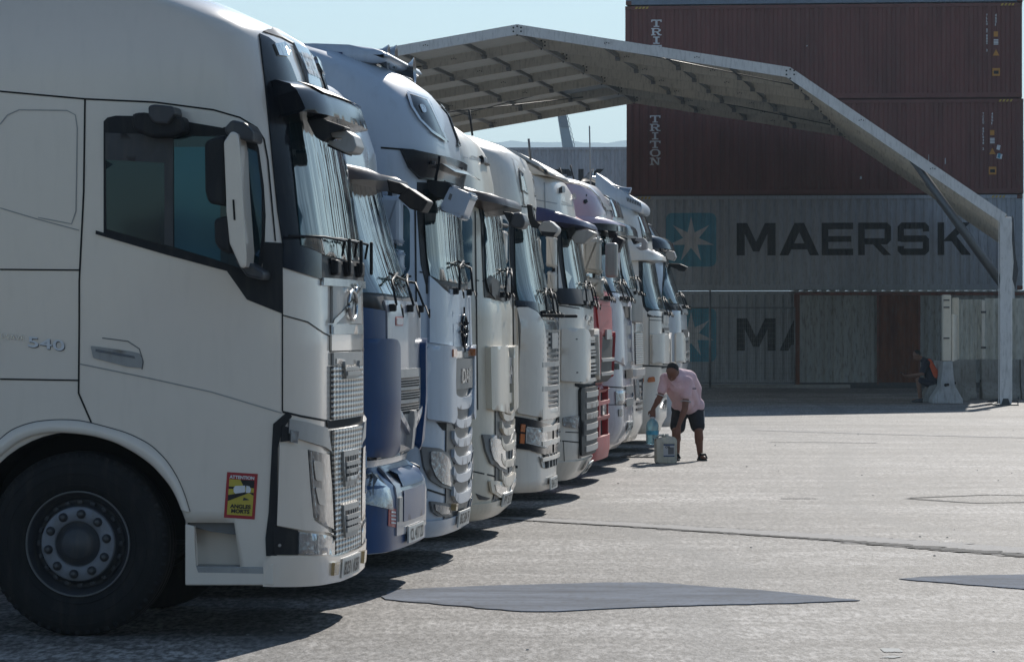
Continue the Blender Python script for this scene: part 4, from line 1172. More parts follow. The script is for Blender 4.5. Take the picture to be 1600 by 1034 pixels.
# black strip between door and bumper cluster
t.pp('corner_seal', M['black'], [(449,643),(427,662),(425,700),(420,800),(415,840),(416,868),(432,868),(434,700),(440,672),(455,650)], .008, .02)
t.pp('lamp_base_panel', M['black'], [(440,664),(452,668),(452,688),(438,690)], .012, .012)
t.pp('lamp_base_panel', M['black'], [(428,820),(463,828),(463,866),(428,866)], .014, .012)
t.pp('tow_eye_cap', M['lens'], [(433,850),(436,848),(438,851),(436,854),(433,853)], .02, .006)
t.pp('corner_trim', M['alu'], [(450,654),(480,660),(508,668),(514,705),(505,698),(460,684),(449,676)], .018, .018, res=.05)
t.pp('marker_lamp', M['lens'], [(451,671),(462,673),(460,692),(450,690)], .026, .01)
t.pp('headlamp_cover', W, [(436,694),(476,702),(480,760),(486,812),(500,822),(516,836),(516,832),(470,828),(432,820)], .020, .02, res=.05)
hl_ = t.pp('headlight', M['lensdark'], [(477,702),(509,710),(513,760),(516,826),(500,818),(485,808),(480,760)], .022, .02, res=.04)
t.pp('headlight_bulb', M['chrome'], [(483,718),(497,722),(499,752),(487,750)], .027, .006, parent=hl_, rnd=.02)
t.pp('headlight_bulb', M['chrome'], [(486,760),(500,764),(503,790),(492,788)], .027, .006, parent=hl_, rnd=.02)
t.seam([(479,705),(483,760),(487,808)], .008, name='headlight_trim', m=M['lens'], off=.03, parent=hl_)
fg = t.pp('fog_light', M['lens'], [(463,830),(512,838),(517,846),(517,866),(462,865)], .024, .02, res=.04, rnd=.01)
t.seam([(488,834),(488,865)], .008, name='fog_light_trim', m=M['midgrey'], off=.03, parent=fg)
# bumper
bz = [(424,867),(463,867),(517,869),(524,868)]
a = [t.P(*p) for p in bz]; e = [t.P(525,907), t.P(500,912), t.P(440,915), t.P(412,915), t.P(412,880)]
n_ = a[-1]
bp = t.patch('bumper', [tuple(p) for p in a]+[(0, n_[1]+.0), (-n_[0], n_[1])]+[(-p[0], p[1]) for p in a[::-1][1:]]+[(-p[0], p[1]) for p in e[::-1]]+[(0, e[0][1]), ]+[tuple(p) for p in e], W, .028, .06, mirror=False, res=.07)
zc = t.P(540,882)[1]
t.patch('licence_plate', [(.26, zc-.055), (.26, zc+.055), (-.26, zc+.055), (-.26, zc-.055)], M['plate'], .036, .006, mirror=False, parent=bp)
vs, fs = text_polys('8231 KBR', 1.0, bold=.02); mx = max(v[0] for v in vs); my = max(v[1] for v in vs)
mesh_obj('plate_lettering', [t.S(.22-v[0]/mx*.44, zc-.038+v[1]/my*.076, .039) for v in vs], fs, M['txtblack'], bp, False)
for q in (.42, -.42): t.patch('bumper_lamp', [(q-.05, zc-.02), (q+.05, zc-.02), (q+.05, zc+.05), (q-.05, zc+.05)], M['amber'], .045, .02, mirror=False, parent=bp)
# grille stack
t.band('grille_trim', M['chrome'], 501, 434, 446, .020, .016, px2=501)
t.band('front_panel', M['ltgrey'], 516, 447, 505, .016, .014)
t.band('grille_trim', M['chrome'], 516, 507, 522, .022, .016)
t.band('front_panel', W, 515, 523, 548, .014, .01); t.band('front_panel', M['ltgrey'], 517, 551, 571, .018, .014)
t.seam([(515,549),(568,546)], .01, mirror=False)
def grille_mat():
    m = bpy.data.materials.new('diamond_mesh_grille'); m.use_nodes = True
    n = m.node_tree.nodes; l = m.node_tree.links; b = n['Principled BSDF']
    tc = n.new('ShaderNodeTexCoord'); sp = n.new('ShaderNodeSeparateXYZ'); l.new(tc.outputs['Object'], sp.inputs[0])
    def mth(op, a, c=None):
        x = n.new('ShaderNodeMath'); x.operation = op
        for i, v in enumerate((a, c)):
            if v is None: continue
            if isinstance(v, (int, float)): x.inputs[i].default_value = v
            else: l.new(v, x.inputs[i])
        return x.outputs[0]
    u = mth('MULTIPLY', sp.outputs[1], 30.0); v = mth('MULTIPLY', sp.outputs[2], 105.0)
    s1 = mth('SINE', mth('ADD', u, v)); s2 = mth('SINE', mth('SUBTRACT', u, v)); pr_ = mth('MULTIPLY', s1, s2)
    rp = n.new('ShaderNodeValToRGB'); rp.color_ramp.elements[0].position = .42; rp.color_ramp.elements[1].position = .58
    rp.color_ramp.elements[0].color = (.12,.12,.12,1); rp.color_ramp.elements[1].color = (.60,.57,.52,1)
    mm_ = mth('ADD', mth('MULTIPLY', pr_, .5), .5); l.new(mm_, rp.inputs[0]); l.new(rp.outputs[0], b.inputs['Base Color'])
    b.inputs['Metallic'].default_value = .8; b.inputs['Roughness'].default_value = .3
    bp_ = n.new('ShaderNodeBump'); bp_.inputs['Distance'].default_value = .02; bp_.inputs['Strength'].default_value = .8
    l.new(mm_, bp_.inputs['Height']); l.new(bp_.outputs[0], b.inputs['Normal']); return m
M['meshgrille'] = grille_mat()
gr = t.band('grille', M['meshgrille'], 516, 572, 656, .020, .016, res=.12)
t.band('grille_gap', M['void'], 509, 658, 670, .010, .004)
g2 = t.band('grille', M['meshgrille'], 517, 672, 866, .022, .016, px2=520, res=.12)
def intake(px, p0, p1, nb, par, ti=.75):
    a = t.P(px, p0); b = t.P(px, p1); tt = a[0]*ti
    t.patch('air_intake', [(tt, a[1]), (tt*.98, b[1]+.10), (tt*.8, b[1]), (-tt*.8, b[1]), (-tt*.98, b[1]+.10), (-tt, a[1])], M['ltgrey'], .034, .02, mirror=False, parent=par)
    z0, z1 = a[1]-.035, b[1]+.045
    t.patch('intake_void', [(tt*.86, z0), (tt*.8, z1), (-tt*.8, z1), (-tt*.86, z0)], M['void'], .036, .002, mirror=False, parent=par)
    for k in range(nb):
        z = z0+(z1-z0)*(k+.7)/nb
        t.patch('intake_bar', [(tt*.86, z), (-tt*.86, z), (-tt*.86, z-.025), (tt*.86, z-.025)], M['ltgrey'], .046, .012, mirror=False, parent=par)
    for q in (-.5, -.2, .1, .4): t.patch('intake_rib', [(tt*q, z0), (tt*q+.02, z0), (tt*q+.02, z1), (tt*q, z1)], M['midgrey'], .040, .006, mirror=False, parent=par)
intake(520, 574, 592, 1, gr, .6); intake(524, 705, 762, 3, g2); intake(524, 790, 842, 3, g2)
# iron mark: ring with an arrow on a diagonal bar
zb_, zt_ = t.P(517,505)[1], t.P(517,447)[1]
def strip3(a, b, w_, off, nm, m):
    pts = []
    for i in range(9):
        f = i/8; pts.append((a[0]*(1-f)+b[0]*f, a[1]*(1-f)+b[1]*f))
    V = [t.S(p[0]-w_/2, p[1]+w_*.5, off) for p in pts]+[t.S(p[0]+w_/2, p[1]-w_*.5, off) for p in pts]
    mesh_obj(nm, V, [(i, i+1, 10+i, 9+i) for i in range(8)], m, r1, False)
strip3((.42, zb_), (-.42, zt_), .045, .024, 'grille_bar', M['chrome'])
zc_ = (zb_+zt_)/2; bm = bmesh.new()
V = [t.S(.11*cos(a_), zc_+.085*sin(a_), .035) for a_ in [2*pi*k/24 for k in range(25)]]; add_tube(bm, V, .011, 6)
add_tube(bm, [t.S(-.07, zc_+.07, .035), t.S(-.13, zc_+.12, .035)], .01, 6); add_tube(bm, [t.S(-.08, zc_+.12, .035), t.S(-.13, zc_+.12, .035), t.S(-.13, zc_+.08, .035)], .009, 6)
finish(bm); bm_obj('emblem', bm, M['chrome'], r1)
t.pp('badge', M['chrome'], [(520,560),(533,561),(533,569),(520,568)], .024, .006, mirror=False)
# wipers and cowl boxes
bm = bmesh.new()
for q in (.35, .05, -.3): 
    zz = t.P(512,402)[1]; add_box(bm, t.S(q, zz-.06, .02), (.06, .14, .09), bev=.015)
    add_tube(bm, [t.S(q, zz, .07), t.S(q+.02, zz+.08, .10), t.S(q+.25, zz+.10, .06), t.S(q+.5, zz+.10, .05)], .008, 6)
    add_box(bm, t.S(q-.05, zz-.0, .10), (.02, .02, .20), bev=.008)
finish(bm); bm_obj('wiper', bm, M['black'], r1)
# warning sticker
cor = [t.P(*p) for p in ((355,737),(403,740),(398,811),(350,808))]
def stk(u, v, off=.004):
    a = Vector(cor[3]).lerp(Vector(cor[2]), u); b = Vector(cor[0]).lerp(Vector(cor[1]), u); q = a.lerp(b, v); return t.S(q.x, q.y, off)
def spoly(nm, pts, m, off, par): return mesh_obj(nm, [stk(u, v, off) for u, v in pts], [tuple(range(len(pts)))], m, par, False)
st = spoly('warning_sticker', [(0,0),(1,0),(1,1),(0,1)], M['stred'], .0035, r1)
spoly('sticker_field', [(.09,.07),(.91,.07),(.91,.85),(.09,.85)], M['styel'], .005, st)
for q in ([(.09,.37),(.09,.50),(.72,.60),(.72,.56)], [(.09,.64),(.09,.69),(.5,.69),(.5,.64)], [(.45,.85),(.91,.85),(.91,.68),(.58,.70)], [(.74,.58),(.91,.52),(.91,.58)]): spoly('sticker_band', q, M['txtblack'], .0065, st)
spoly('sticker_picture', [(.25,.66),(.30,.71),(.62,.73),(.64,.62),(.62,.58),(.32,.54),(.26,.58)], M['txtwhite'], .008, st)
spoly('sticker_picture', [(.66,.73),(.76,.72),(.82,.66),(.80,.58),(.66,.57)], M['txtwhite'], .008, st)
for (s_, m_, u0, v0, uw, vh) in (('ATTENTION', 'txtwhite', .10, .87, .80, .07), ('ANGLES', 'txtblack', .19, .225, .66, .085), ('MORTS', 'txtblack', .22, .12, .6, .085)):
    vs, fs = text_polys(s_, 1.0, bold=.04); mx = max(v[0] for v in vs); my = max(v[1] for v in vs)
    mesh_obj('sticker_lettering', [stk(u0+v[0]/mx*uw, v0+v[1]/my*vh, .008) for v in vs], fs, M[m_], st, False)
spoly('sticker_picture', [(.58,.40),(.60,.47),(.80,.42)], M['dark'], .008, st)
# roof aerial and lamp bar
tube_obj('aerial', [(-1.05+.33, -.4, 3.5), (-1.05-.15, -.4, 4.1)], .006, M['black'], r1, 5)
# ------------------------------------------------------------------ helpers for the row behind
def sides(t, seam_pts, glass=None, seam2=None):
    t.seam(seam_pts, .012)
    if seam2: t.seam(seam2, .010)
    if glass:
        g_ = t.pp('side_window', M['sideglass'], glass, .007, .006, rnd=.06)
def zed(t, py): return CAMH-(py-517)*(t.Yc-1.0)/FPX
def screen(t, tt, tb, zt, zb, m='glass', sur='black', so_=.05):
    """windscreen with its black surround"""
    t.patch('windscreen_surround', [(tt+so_, zt+.05), (tb+so_, zb-.10), (0, zb-.13), (-tb-so_, zb-.10), (-tt-so_, zt+.05)], M[sur], .006, .006, mirror=False, res=.08)
    t.patch('windscreen', [(tt, zt), (tb, zb+.03), (tb*.9, zb), (0, zb-.02), (-tb*.9, zb), (-tb, zb+.03), (-tt, zt)], M[m], .014, .01, mirror=False, res=.08)
def visor(t, m, tt, tb, zt, zb, o0, o1, thick=.03, name='sun_visor', curve=1.0, drop=0.0):
    def off(a, z): f = min(1, max(0, (zt-z)/(zt-zb))); return o0+(o1-o0)*f**curve
    v = t.patch(name, [(tt, zt), (tb, zb+drop), (tb*.6, zb+drop*.2), (0, zb), (-tb*.6, zb+drop*.2), (-tb, zb+drop), (-tt, zt)], m, off, thick, mirror=False, res=.06)
    # inner skin so it has two faces
    t.patch('visor_lining', [(tt, zt), (tb, zb+drop), (tb*.6, zb+drop*.2), (0, zb), (-tb*.6, zb+drop*.2), (-tb, zb+drop), (-tt, zt)], m, lambda a, z: off(a, z)-thick, None, mirror=False, res=.08, parent=v)
    for q in (.7, 0, -.7): t.tube_on('visor_bracket', [(q, zt), (q, (zt+zb)/2)], .02, M['dark'], (o0+o1)/2*.6, parent=v)
    return v
def visor2(t, m, side, front, os_, of_, tm=1.30, name='sun_visor'):
    '''deep moulded visor wrapped round the cab corner: rows of its upper and lower edge at the side and over the nose'''
    zst, zsb = zed(t, side[0]), zed(t, side[1]); zft, zfb = zed(t, front[0]), zed(t, front[1])
    def mixf(a): a = abs(a); return 1 if a <= .35 else (0 if a >= 1.0 else .5+.5*cos((a-.35)/.65*pi))
    def ztop(a): return zst+(zft-zst)*mixf(a)
    def zbot(a): return zsb+(zfb-zsb)*mixf(a)
    def off(a, z):
        f = (ztop(a)-z)/max(.01, ztop(a)-zbot(a)); f = min(1, max(0, f)); return (os_+(of_-os_)*mixf(a))*(.15+.85*min(1, f/.5)**.55)
    ts = [tm-2*tm*i/28 for i in range(29)]
    return t.patch(name, [(a, ztop(a)) for a in ts]+[(a, zbot(a)) for a in ts[::-1]], m, off, 'base', mirror=False, res=.045)
def mirrors(t, m, boxes, arm=True, y0=-1.62, y1=-1.42, bev=.03):
    root = None
    for (x0, p0, x1, p1) in boxes:
        k = round_poly([(x0, p0), (x1, p0+2), (x1, p1), (x0, p1-2)], 4, 3)
        o = t.prism('wing_mirror' if root is None else 'lower_mirror', m, k, y0, y1, bev, parent=root)
        if root is None: root = o
    if arm:
        x0, p0, x1, p1 = boxes[0]; xl, p2, xr, p3 = boxes[-1]
        a = t.U((x0+x1)/2, p0+2, -1.5); b = t.U((x0+x1)/2, p0-8, -1.5); c = t.U((x0+x1)/2, p3+8, -1.5); d = t.U((x0+x1)/2, p3-4, -1.5)
        bm = bmesh.new(); add_tube(bm, [(a[0], -1.5, a[1]), (b[0], -1.5, b[1]), (b[0]+.02, -1.22, b[1])], .022, 6)
        add_tube(bm, [(d[0], -1.5, d[1]), (c[0], -1.5, c[1]), (c[0]+.02, -1.22, c[1])], .022, 6)
        add_tube(bm, [(a[0]+.03, -1.5, a[1]), (d[0]+.03, -1.5, d[1])], .018, 6); finish(bm); bm_obj('mirror_arm', bm, M['black'], root)
    # the far side carries the same
    zc = t.U(boxes[0][0], boxes[0][1], -1.5); zd = t.U(boxes[0][2], boxes[0][3], -1.5)
    box_obj('wing_mirror', ((zc[0]+zd[0])/2, 1.5, (zc[1]+zd[1])/2), (.14, .22, abs(zc[1]-zd[1])), m, t.root, .03)
    return root
def fmirror(t, m, pts, y0, y1, bev=.02, arm=None):
    o = t.prism('front_mirror', m, pts, y0, y1, bev)
    if arm: t.prism('mirror_bracket', M['black'], arm, y0+.02, y1-.02, .01, parent=o)
    return o
def louvre(t, rows, px, m, voidm='void', off=.035, curve=0, w=.9, name='grille_bar', parent=None):
    for (p0, p1) in rows:
        a = t.P(px, p0); b = t.P(px, p1); q = a[0]*w; h = a[1]-b[1]
        n = 8; top = []; bot = []
        for i in range(n+1):
            f = i/n*2-1; dz = curve*(1-f*f)
            top.append((q*f, a[1]-dz)); bot.append((q*f, b[1]-dz*1.1))
        t.patch(name, top+bot[::-1], m, off, off-.004, mirror=False, parent=parent)
def plate(t, z, txt=None, off=.04, w=.26):
    p = t.patch('licence_plate', [(w, z-.055), (w, z+.055), (-w, z+.055), (-w, z-.055)], M['plate'], off, .012, mirror=False)
    vs, fs = text_polys(txt, 1.0, bold=.02); mx = max(v[0] for v in vs); my = max(v[1] for v in vs)
    mesh_obj('plate_lettering', [t.S((w-.04)-v[0]/mx*2*(w-.04), z-.038+v[1]/my*.076, off+.003) for v in vs], fs, M['txtblack'], p, False)
    return p
def front_text(t, s, z, h, tl, m, off, parent=None, t0=0):
    vs, fs = text_polys(s, 1.0, bold=.02); mx = max(v[0] for v in vs); my = max(v[1] for v in vs)
    return mesh_obj('badge', [t.S(t0+tl-v[0]/mx*2*tl, z+v[1]/my*h, off) for v in vs], fs, m, parent or t.root, False)
def bumper(t, m, px, py0, py1, off=.03, dep=.06, tside=1.25):
    a = t.P(px, py0); b = t.P(px, py1)
    return t.patch('bumper', [(tside, a[1]), (tside, b[1]), (-tside, b[1]), (-tside, a[1])], m, off, dep, mirror=False, res=.1)
def aerial(t, px0, py0, px1, py1, y=0, r=.008, m='black'):
    a = t.U(px0, py0, y); b = t.U(px1, py1, y)
    tube_obj('aerial', [(a[0], y, a[1]), (b[0], y, b[1])], r, M[m], t.root, 5)
def horn(t, name, pts, y, r0, r1, parent=None):
    q = [t.U(px, py, y) for px, py in pts]; bm = bmesh.new()
    n = 10; P_ = []; rr = []
    a = Vector((q[0][0], y, q[0][1])); b = Vector((q[1][0], y, q[1][1]))
    for i in range(n+1):
        f = i/n; P_.append(a.lerp(b, f)); rr.append(r0+(r1-r0)*f**5)
    add_tube(bm, P_, rr, 14, False); add_tube(bm, [a-(b-a).normalized()*.05, a], [r0*.6, r0], 10)
    finish(bm); return bm_obj(name, bm, M['chrome'], parent or t.root)

# ---- 2: blue cab with grey front
t = Truck('truck_tractor', 'blue truck cab with grey-lilac nose, brown sun visor and red round sticker on its bumper', 25.9, 660, [
 (112,440,1.02,.5,.6),(122,480,1.08,.45,.6),(134,514,1.12,.42,.6),(144,537,1.15,.4,.62),(170,562,1.18,.38,.62),(205,582,1.20,.36,.62),(244,594,1.22,.34,.62),(304,600,1.23,.34,.62),(380,618,1.235,.32,.62),(449,640,1.24,.30,.60),(470,652,1.24,.28,.58),(487,658,1.24,.26,.55),
 (620,659,1.24,.26,.55),(690,654,1.24,.26,.55),(706,640,1.22,.26,.55),(716,630,1.20,.26,.5),(732,638,1.21,.24,.5),(738,656,1.24,.22,.48),(760,661,1.245,.22,.48),(846,660,1.245,.24,.48),(862,650,1.22,.26,.5)], zb=.28)
M['roofblue'] = mat('pale_blue_roof_paint', (.33,.40,.50), .28, metal=.2, coat=.7, var=.08, dirt=.1)
t.shell(M['roofblue']); t.chassis(); t.wheels()
zs = lambda py: zed(t, py)
screen(t, .92, .95, zs(268), zs(458))
t.patch('body_lower', [(1.6, zs(462)), (1.0, zs(466)), (.8, zs(482)), (.62, zs(486)), (.62, zs(706)), (1.6, zs(706))], M['blue'], .012, .012)
t.patch('nose_panel', [(.60, zs(470)), (.60, zs(712)), (-.60, zs(712)), (-.60, zs(470))], M['mauve'], .016, .015, mirror=False)
t.pp('air_deflector', M['blue'], [(540,529),(600,529),(608,531),(612,540),(612,640),(611,700),(600,704),(540,704)], .06, .06, rnd=.03)
t.patch('neck_gap', [(1.3, zs(708)), (1.3, zs(733)), (-1.3, zs(733)), (-1.3, zs(708))], M['gloss'], .008, .01, mirror=False)
gl = t.patch('grille', [(.46, zs(578)), (.46, zs(640)), (.2, zs(668)), (0, zs(676)), (-.2, zs(668)), (-.46, zs(640)), (-.46, zs(578))], M['ltgrey'], .024, .01, mirror=False)
for p0, p1, w_ in ((592,607,.36),(612,627,.38),(633,650,.36)): t.patch('grille_slot', [(w_, zs(p0)), (w_, zs(p1)), (-w_, zs(p1)), (-w_, zs(p0))], M['void'], .027, .004, mirror=False, parent=gl)
for q in (592, 612, 633):
    for k in range(3): t.patch('grille_slat', [(.36, zs(q+3+k*4)), (.36, zs(q+4.6+k*4)), (-.36, zs(q+4.6+k*4)), (-.36, zs(q+3+k*4))], M['midgrey'], .031, .004, mirror=False, parent=gl)
t.patch('nose_rib', [(.05, zs(645)), (.04, zs(702)), (-.04, zs(702)), (-.05, zs(645))], M['alu'], .06, .05, mirror=False)
for q in (1, -1): strip_ = t.patch('nose_rib', [(q*.42, zs(640)), (q*.05, zs(676)), (q*.05, zs(684)), (q*.48, zs(648))], M['mauve'], .045, .03, mirror=False)
t.patch('badge', [(.42, zs(496)), (.42, zs(507)), (.25, zs(507)), (.25, zs(496))], M['logowhite'], .022, .004, mirror=False, rnd=.02)
t.patch('badge_rim', [(.44, zs(494)), (.44, zs(509)), (.23, zs(509)), (.23, zs(494))], M['stred'], .019, .003, mirror=False, rnd=.02)
for q in (.55, -.55): t.patch('marker_lamp', [(q-.03, zs(671)), (q+.03, zs(671)), (q+.03, zs(686)), (q-.03, zs(686))], M['amber'], .035, .02, mirror=False)
visor2(t, M['smoke'], (243,283), (262,284), .07, .22)
fmirror(t, M['black'], [(621,309),(637,292),(669,314),(659,332),(640,326)], -.62, -.30, .012, arm=[(604,280),(626,286),(640,296),(630,306),(608,300)])
t.patch('bumper', [(1.5, zs(744)), (1.5, zs(862)), (-1.5, zs(862)), (-1.5, zs(744)), (-.7, zs(734)), (.7, zs(734))], M['blue'], .03, .06, mirror=False)
t.patch('bumper_centre', [(.50, zs(736)), (.50, zs(840)), (-.50, zs(840)), (-.50, zs(736))], M['mauve'], .042, .02, mirror=False)
for p0, p1 in ((749,767),(773,820)): t.patch('bumper_opening', [(.36, zs(p0)), (.36, zs(p1)), (-.36, zs(p1)), (-.36, zs(p0))], M['blue'], .050, .004, mirror=False, rnd=.02)
t.patch('tow_cover', [(.48, zs(780)), (.48, zs(818)), (.40, zs(818)), (.40, zs(780))], M['ltgrey'], .052, .01, mirror=False)
h_ = t.patch('headlight', [(1.25, zs(742)), (.70, zs(744)), (.62, zs(750)), (.58, zs(798)), (.75, zs(790)), (1.0, zs(778)), (1.25, zs(770))], M['lens'], .040, .012)
t.seam([(574,747),(574,775)], .01, name='headlight_trim', m=M['dark'], off=.05, parent=h_)
t.patch('headlight_bulb', round_poly([(.98, zs(752)), (.98, zs(770)), (.86, zs(772)), (.86, zs(752))], .03), M['chrome'], .05, .01, parent=h_)
s_ = t.pp('sticker', M['stred'], [(600,793),(613,795),(613,824),(599,821)], .034, .003, mirror=False)
for k in range(4): t.pp('sticker_lettering', M['txtwhite'], [(603,798+k*5.5),(610,799+k*5.5),(610,801.5+k*5.5),(603,800.5+k*5.5)], .037, None, mirror=False, parent=s_)
plate(t, zs(838)-.02, 'CL 417 ZD', off=.06); t.wiper_set(585, 466, 3)

# ---- 3: silver blue, tall roof with trumpets
def daf(t, paint, d, headl, fog, zs):
    """shared front of the two matching makes: deflector, headlight, fog lamp, row of curved bars"""
    t.shell(paint); t.chassis(); t.wheels()
t = Truck('truck_tractor', 'silver-blue high-roof truck cab with chrome trumpets on the roof and black upper visor', 29.0, 738, [
 (86,470,1.02,.55,.62),(90,490,1.06,.5,.62),(93,512,1.10,.45,.62),(97,566,1.13,.42,.62),(107,605,1.16,.40,.62),(130,652,1.19,.38,.62),(150,680,1.20,.37,.62),(182,707,1.22,.36,.62),(222,722,1.225,.35,.62),(263,728,1.23,.34,.62),(290,722,1.235,.33,.62),(345,723,1.24,.32,.60),(420,729,1.245,.30,.6),
 (450,736,1.25,.28,.6),(540,738,1.25,.26,.56),(660,738,1.25,.26,.56),(774,737,1.25,.26,.56),(811,733,1.245,.28,.56),(829,715,1.22,.3,.56)], zb=.27)
T3 = t; S_ = M['silverblue']; t.shell(S_); t.chassis(); t.wheels()
z3 = lambda py: zed(t, py)
sides(t, [(648,300),(650,470),(655,680)], [(560,330),(598,322),(630,318),(640,330),(641,420),(630,434),(598,430),(560,422)], [(655,425),(667,427)])
t.seam([(595,231),(645,235),(695,247),(709,256)], .014)
a, b, c = t.P(661,296), t.P(668,424), t.P(714,440)
screen(t, a[0], b[0], a[1], c[1])
t.pp('upper_visor', M['gloss'], [(624,233),(645,236),(695,247),(708,252),(709,270),(709,292),(689,284),(654,280),(637,262)], .035, .035, res=.05)
zt, zb = t.P(700,250)[1], t.P(700,292)[1]
t.patch('upper_visor', [(.62, zt), (.62, zb), (-.62, zb), (-.62, zt)], M['gloss'], .045, .04, mirror=False)
visor(t, M['gloss'], .6, .6, t.P(716,262)[1], t.P(716,268)[1]-.02, .02, .16, .02, 'peak')
rl = t.pp('roof_lamp', M['gloss'], [(635,147),(665,157),(672,170),(695,221),(690,218),(672,204),(655,186),(642,166)], .012, .012, res=.04)
t.pp('roof_lamp_bulb', M['lens'], [(652,164),(660,165),(664,176),(658,178)], .018, .004, parent=rl, rnd=.02)
t.seam([(635,146),(666,156),(673,170),(697,223),(672,206),(654,188),(641,167),(635,147)], .02, name='lamp_rim', m=M['chrome'], off=.018)
for k in range(2):
    y = (-.75, -.30)[k]; dx = (0, 12)[k]
    h_ = horn(t, 'roof_horn', [(516+dx, 87), (607+dx, 90)], y, .028, .095)
    for px in (530, 565, 592): 
        q = t.U(px+dx, 89, y); box_obj('horn_bracket', (q[0], y, q[1]-.07), (.03, .04, .14), M['chrome'], h_)
h_ = horn(t, 'roof_horn', [(600,112), (648,110)], .2, .03, .10)
# roof fairing behind
q0 = t.U(430, 90, -1.0); 
bm = bmesh.new(); V_ = [t.U(px, py, -.95) for px, py in ((430,66),(490,68),(545,70),(585,75),(605,82),(611,92),(590,98),(430,100))]
add_prism(bm, V_, -.95, .95, 'y', .05, 3); finish(bm); rfz = bm_obj('roof_fairing', bm, S_, t.root, True)
t.prism('fairing_badge', M['stred'], [(489,80),(509,81),(509,92),(489,92)], -.962, -.955, 0, parent=rfz)
t.prism('fairing_badge', M['blue'], [(521,81),(535,82),(535,86),(521,86)], -.962, -.955, 0, parent=rfz)
mirrors(t, S_, [(593,305,625,381),(612,391,627,423)])
fm = fmirror(t, S_, round_poly([(704,290),(737,304),(722,342),(686,326)], 5), -.95, -.55, .03, arm=[(657,281),(700,284),(712,296),(702,312),(682,310),(660,292)])
t.prism('mirror_latch', M['midgrey'], [(703,302),(707,304),(704,313),(700,311)], -.956, -.945, 0, parent=fm)
t.pp('air_deflector', S_, [(660,541),(690,540),(700,541),(703,548),(702,600),(705,650),(700,662),(667,655),(660,654)], .05, .05, rnd=.03)
t.band('front_panel', S_, 700, 452, 542, .016, .014, px2=706)
fm_ = t.pp('washer_panel', S_, [(668,432),(690,452),(702,462),(704,540),(668,535)], .020, .02)
zc_ = z3(517); bm = bmesh.new(); add_tube(bm, [t.S(.11*cos(a_), zc_+.12*sin(a_), .03) for a_ in [2*pi*k/20 for k in range(21)]], .012, 6)
for dz in (-.02, .04): add_tube(bm, [t.S(.2, zc_+dz+.02, .03), t.S(0, zc_+dz-.02, .035), t.S(-.2, zc_+dz+.02, .03)], .007, 6)
add_tube(bm, [t.S(0, zc_-.16, .03), t.S(0, zc_+.18, .03)], .008, 6); bm_obj('front_emblem', bm, M['gloss'], t.root)
for q in (.50, -.42): t.patch('marker_lamp', [(q-.05, z3(546)), (q+.05, z3(546)), (q+.05, z3(558)), (q-.05, z3(558))], M['orange'], .06, .045, mirror=False)
lamp = t.patch('number_panel', [(.40, z3(549)), (.40, z3(560)), (-.40, z3(560)), (-.40, z3(549))], M['lensdark'], .03, .02, mirror=False)
bd = t.patch('badge_panel', [(.50, z3(562)), (.46, z3(610)), (-.46, z3(610)), (-.50, z3(562))], M['midgrey'], .036, .02, mirror=False)
front_text(t, 'DAF', z3(600), .105, .20, M['chrome'], .045, bd)
t.patch('lower_front', [(.56, z3(562)), (.56, z3(820)), (-.56, z3(820)), (-.56, z3(562))], M['dark'], .010, .008, mirror=False)
def daf_bars(t, rows, zf, m, dark=True, w=.42):
    for i, (p0, p1) in enumerate(rows):
        n = 10
        def arc(z, dz): return [(w*(k/n*2-1)*(-1), z-dz*(1-(k/n*2-1)**4)) for k in range(n+1)]
        top = arc(zf(p0+1), .05); bot = arc(zf(p1), .07)
        bar = t.patch('grille_bar', [(w, zf(p0-3)), *top[1:-1], (-w, zf(p0-3)), (-w, zf(p1)), *bot[::-1][1:-1], (w, zf(p1))], m, .034, .028, mirror=False)
        for k in range(3): t.patch('grille_slat', [(w*.8, zf(p0-17+k*4.5)), (w*.8, zf(p0-14.6+k*4.5)), (-w*.8, zf(p0-14.6+k*4.5)), (-w*.8, zf(p0-17+k*4.5))], M['midgrey'], .018, .006, mirror=False, parent=bar)
daf_bars(t, [(612,628),(648,658),(678,688),(707,717),(735,745),(766,778)], z3, S_)
t.pp('cab_gap', M['void'], [(681,659),(704,662),(706,672),(692,672)], .006, .004)
h_ = t.pp('headlight_surround', M['midgrey'], [(655,697),(684,700),(699,712),(704,724),(704,766),(688,761),(670,750),(660,730)], .020, .02, rnd=.02)
t.pp('headlight', M['lens'], [(668,704),(684,705),(696,716),(699,728),(699,760),(686,755),(676,744),(669,726)], .030, .012, rnd=.02, parent=h_)
h_ = t.pp('fog_light_surround', M['midgrey'], [(669,782),(700,788),(703,806),(682,806),(672,798)], .022, .02, rnd=.02)
t.pp('fog_light', M['lens'], [(674,787),(697,791),(699,802),(684,802),(676,796)], .030, .01, parent=h_)
t.seam([(660,762),(700,775),(707,781)], .014)
bumper(t, S_, 700, 808, 828, .025, .05, 1.2); plate(t, z3(812)-.02, 'BG 504 TR', .05)
for q in (.42,): t.patch('marker_lamp', [(q-.03, z3(790)), (q+.03, z3(790)), (q+.03, z3(800)), (q-.03, z3(800))], M['amber'], .06, .04, mirror=False)
t.wiper_set(700, 440, 2)

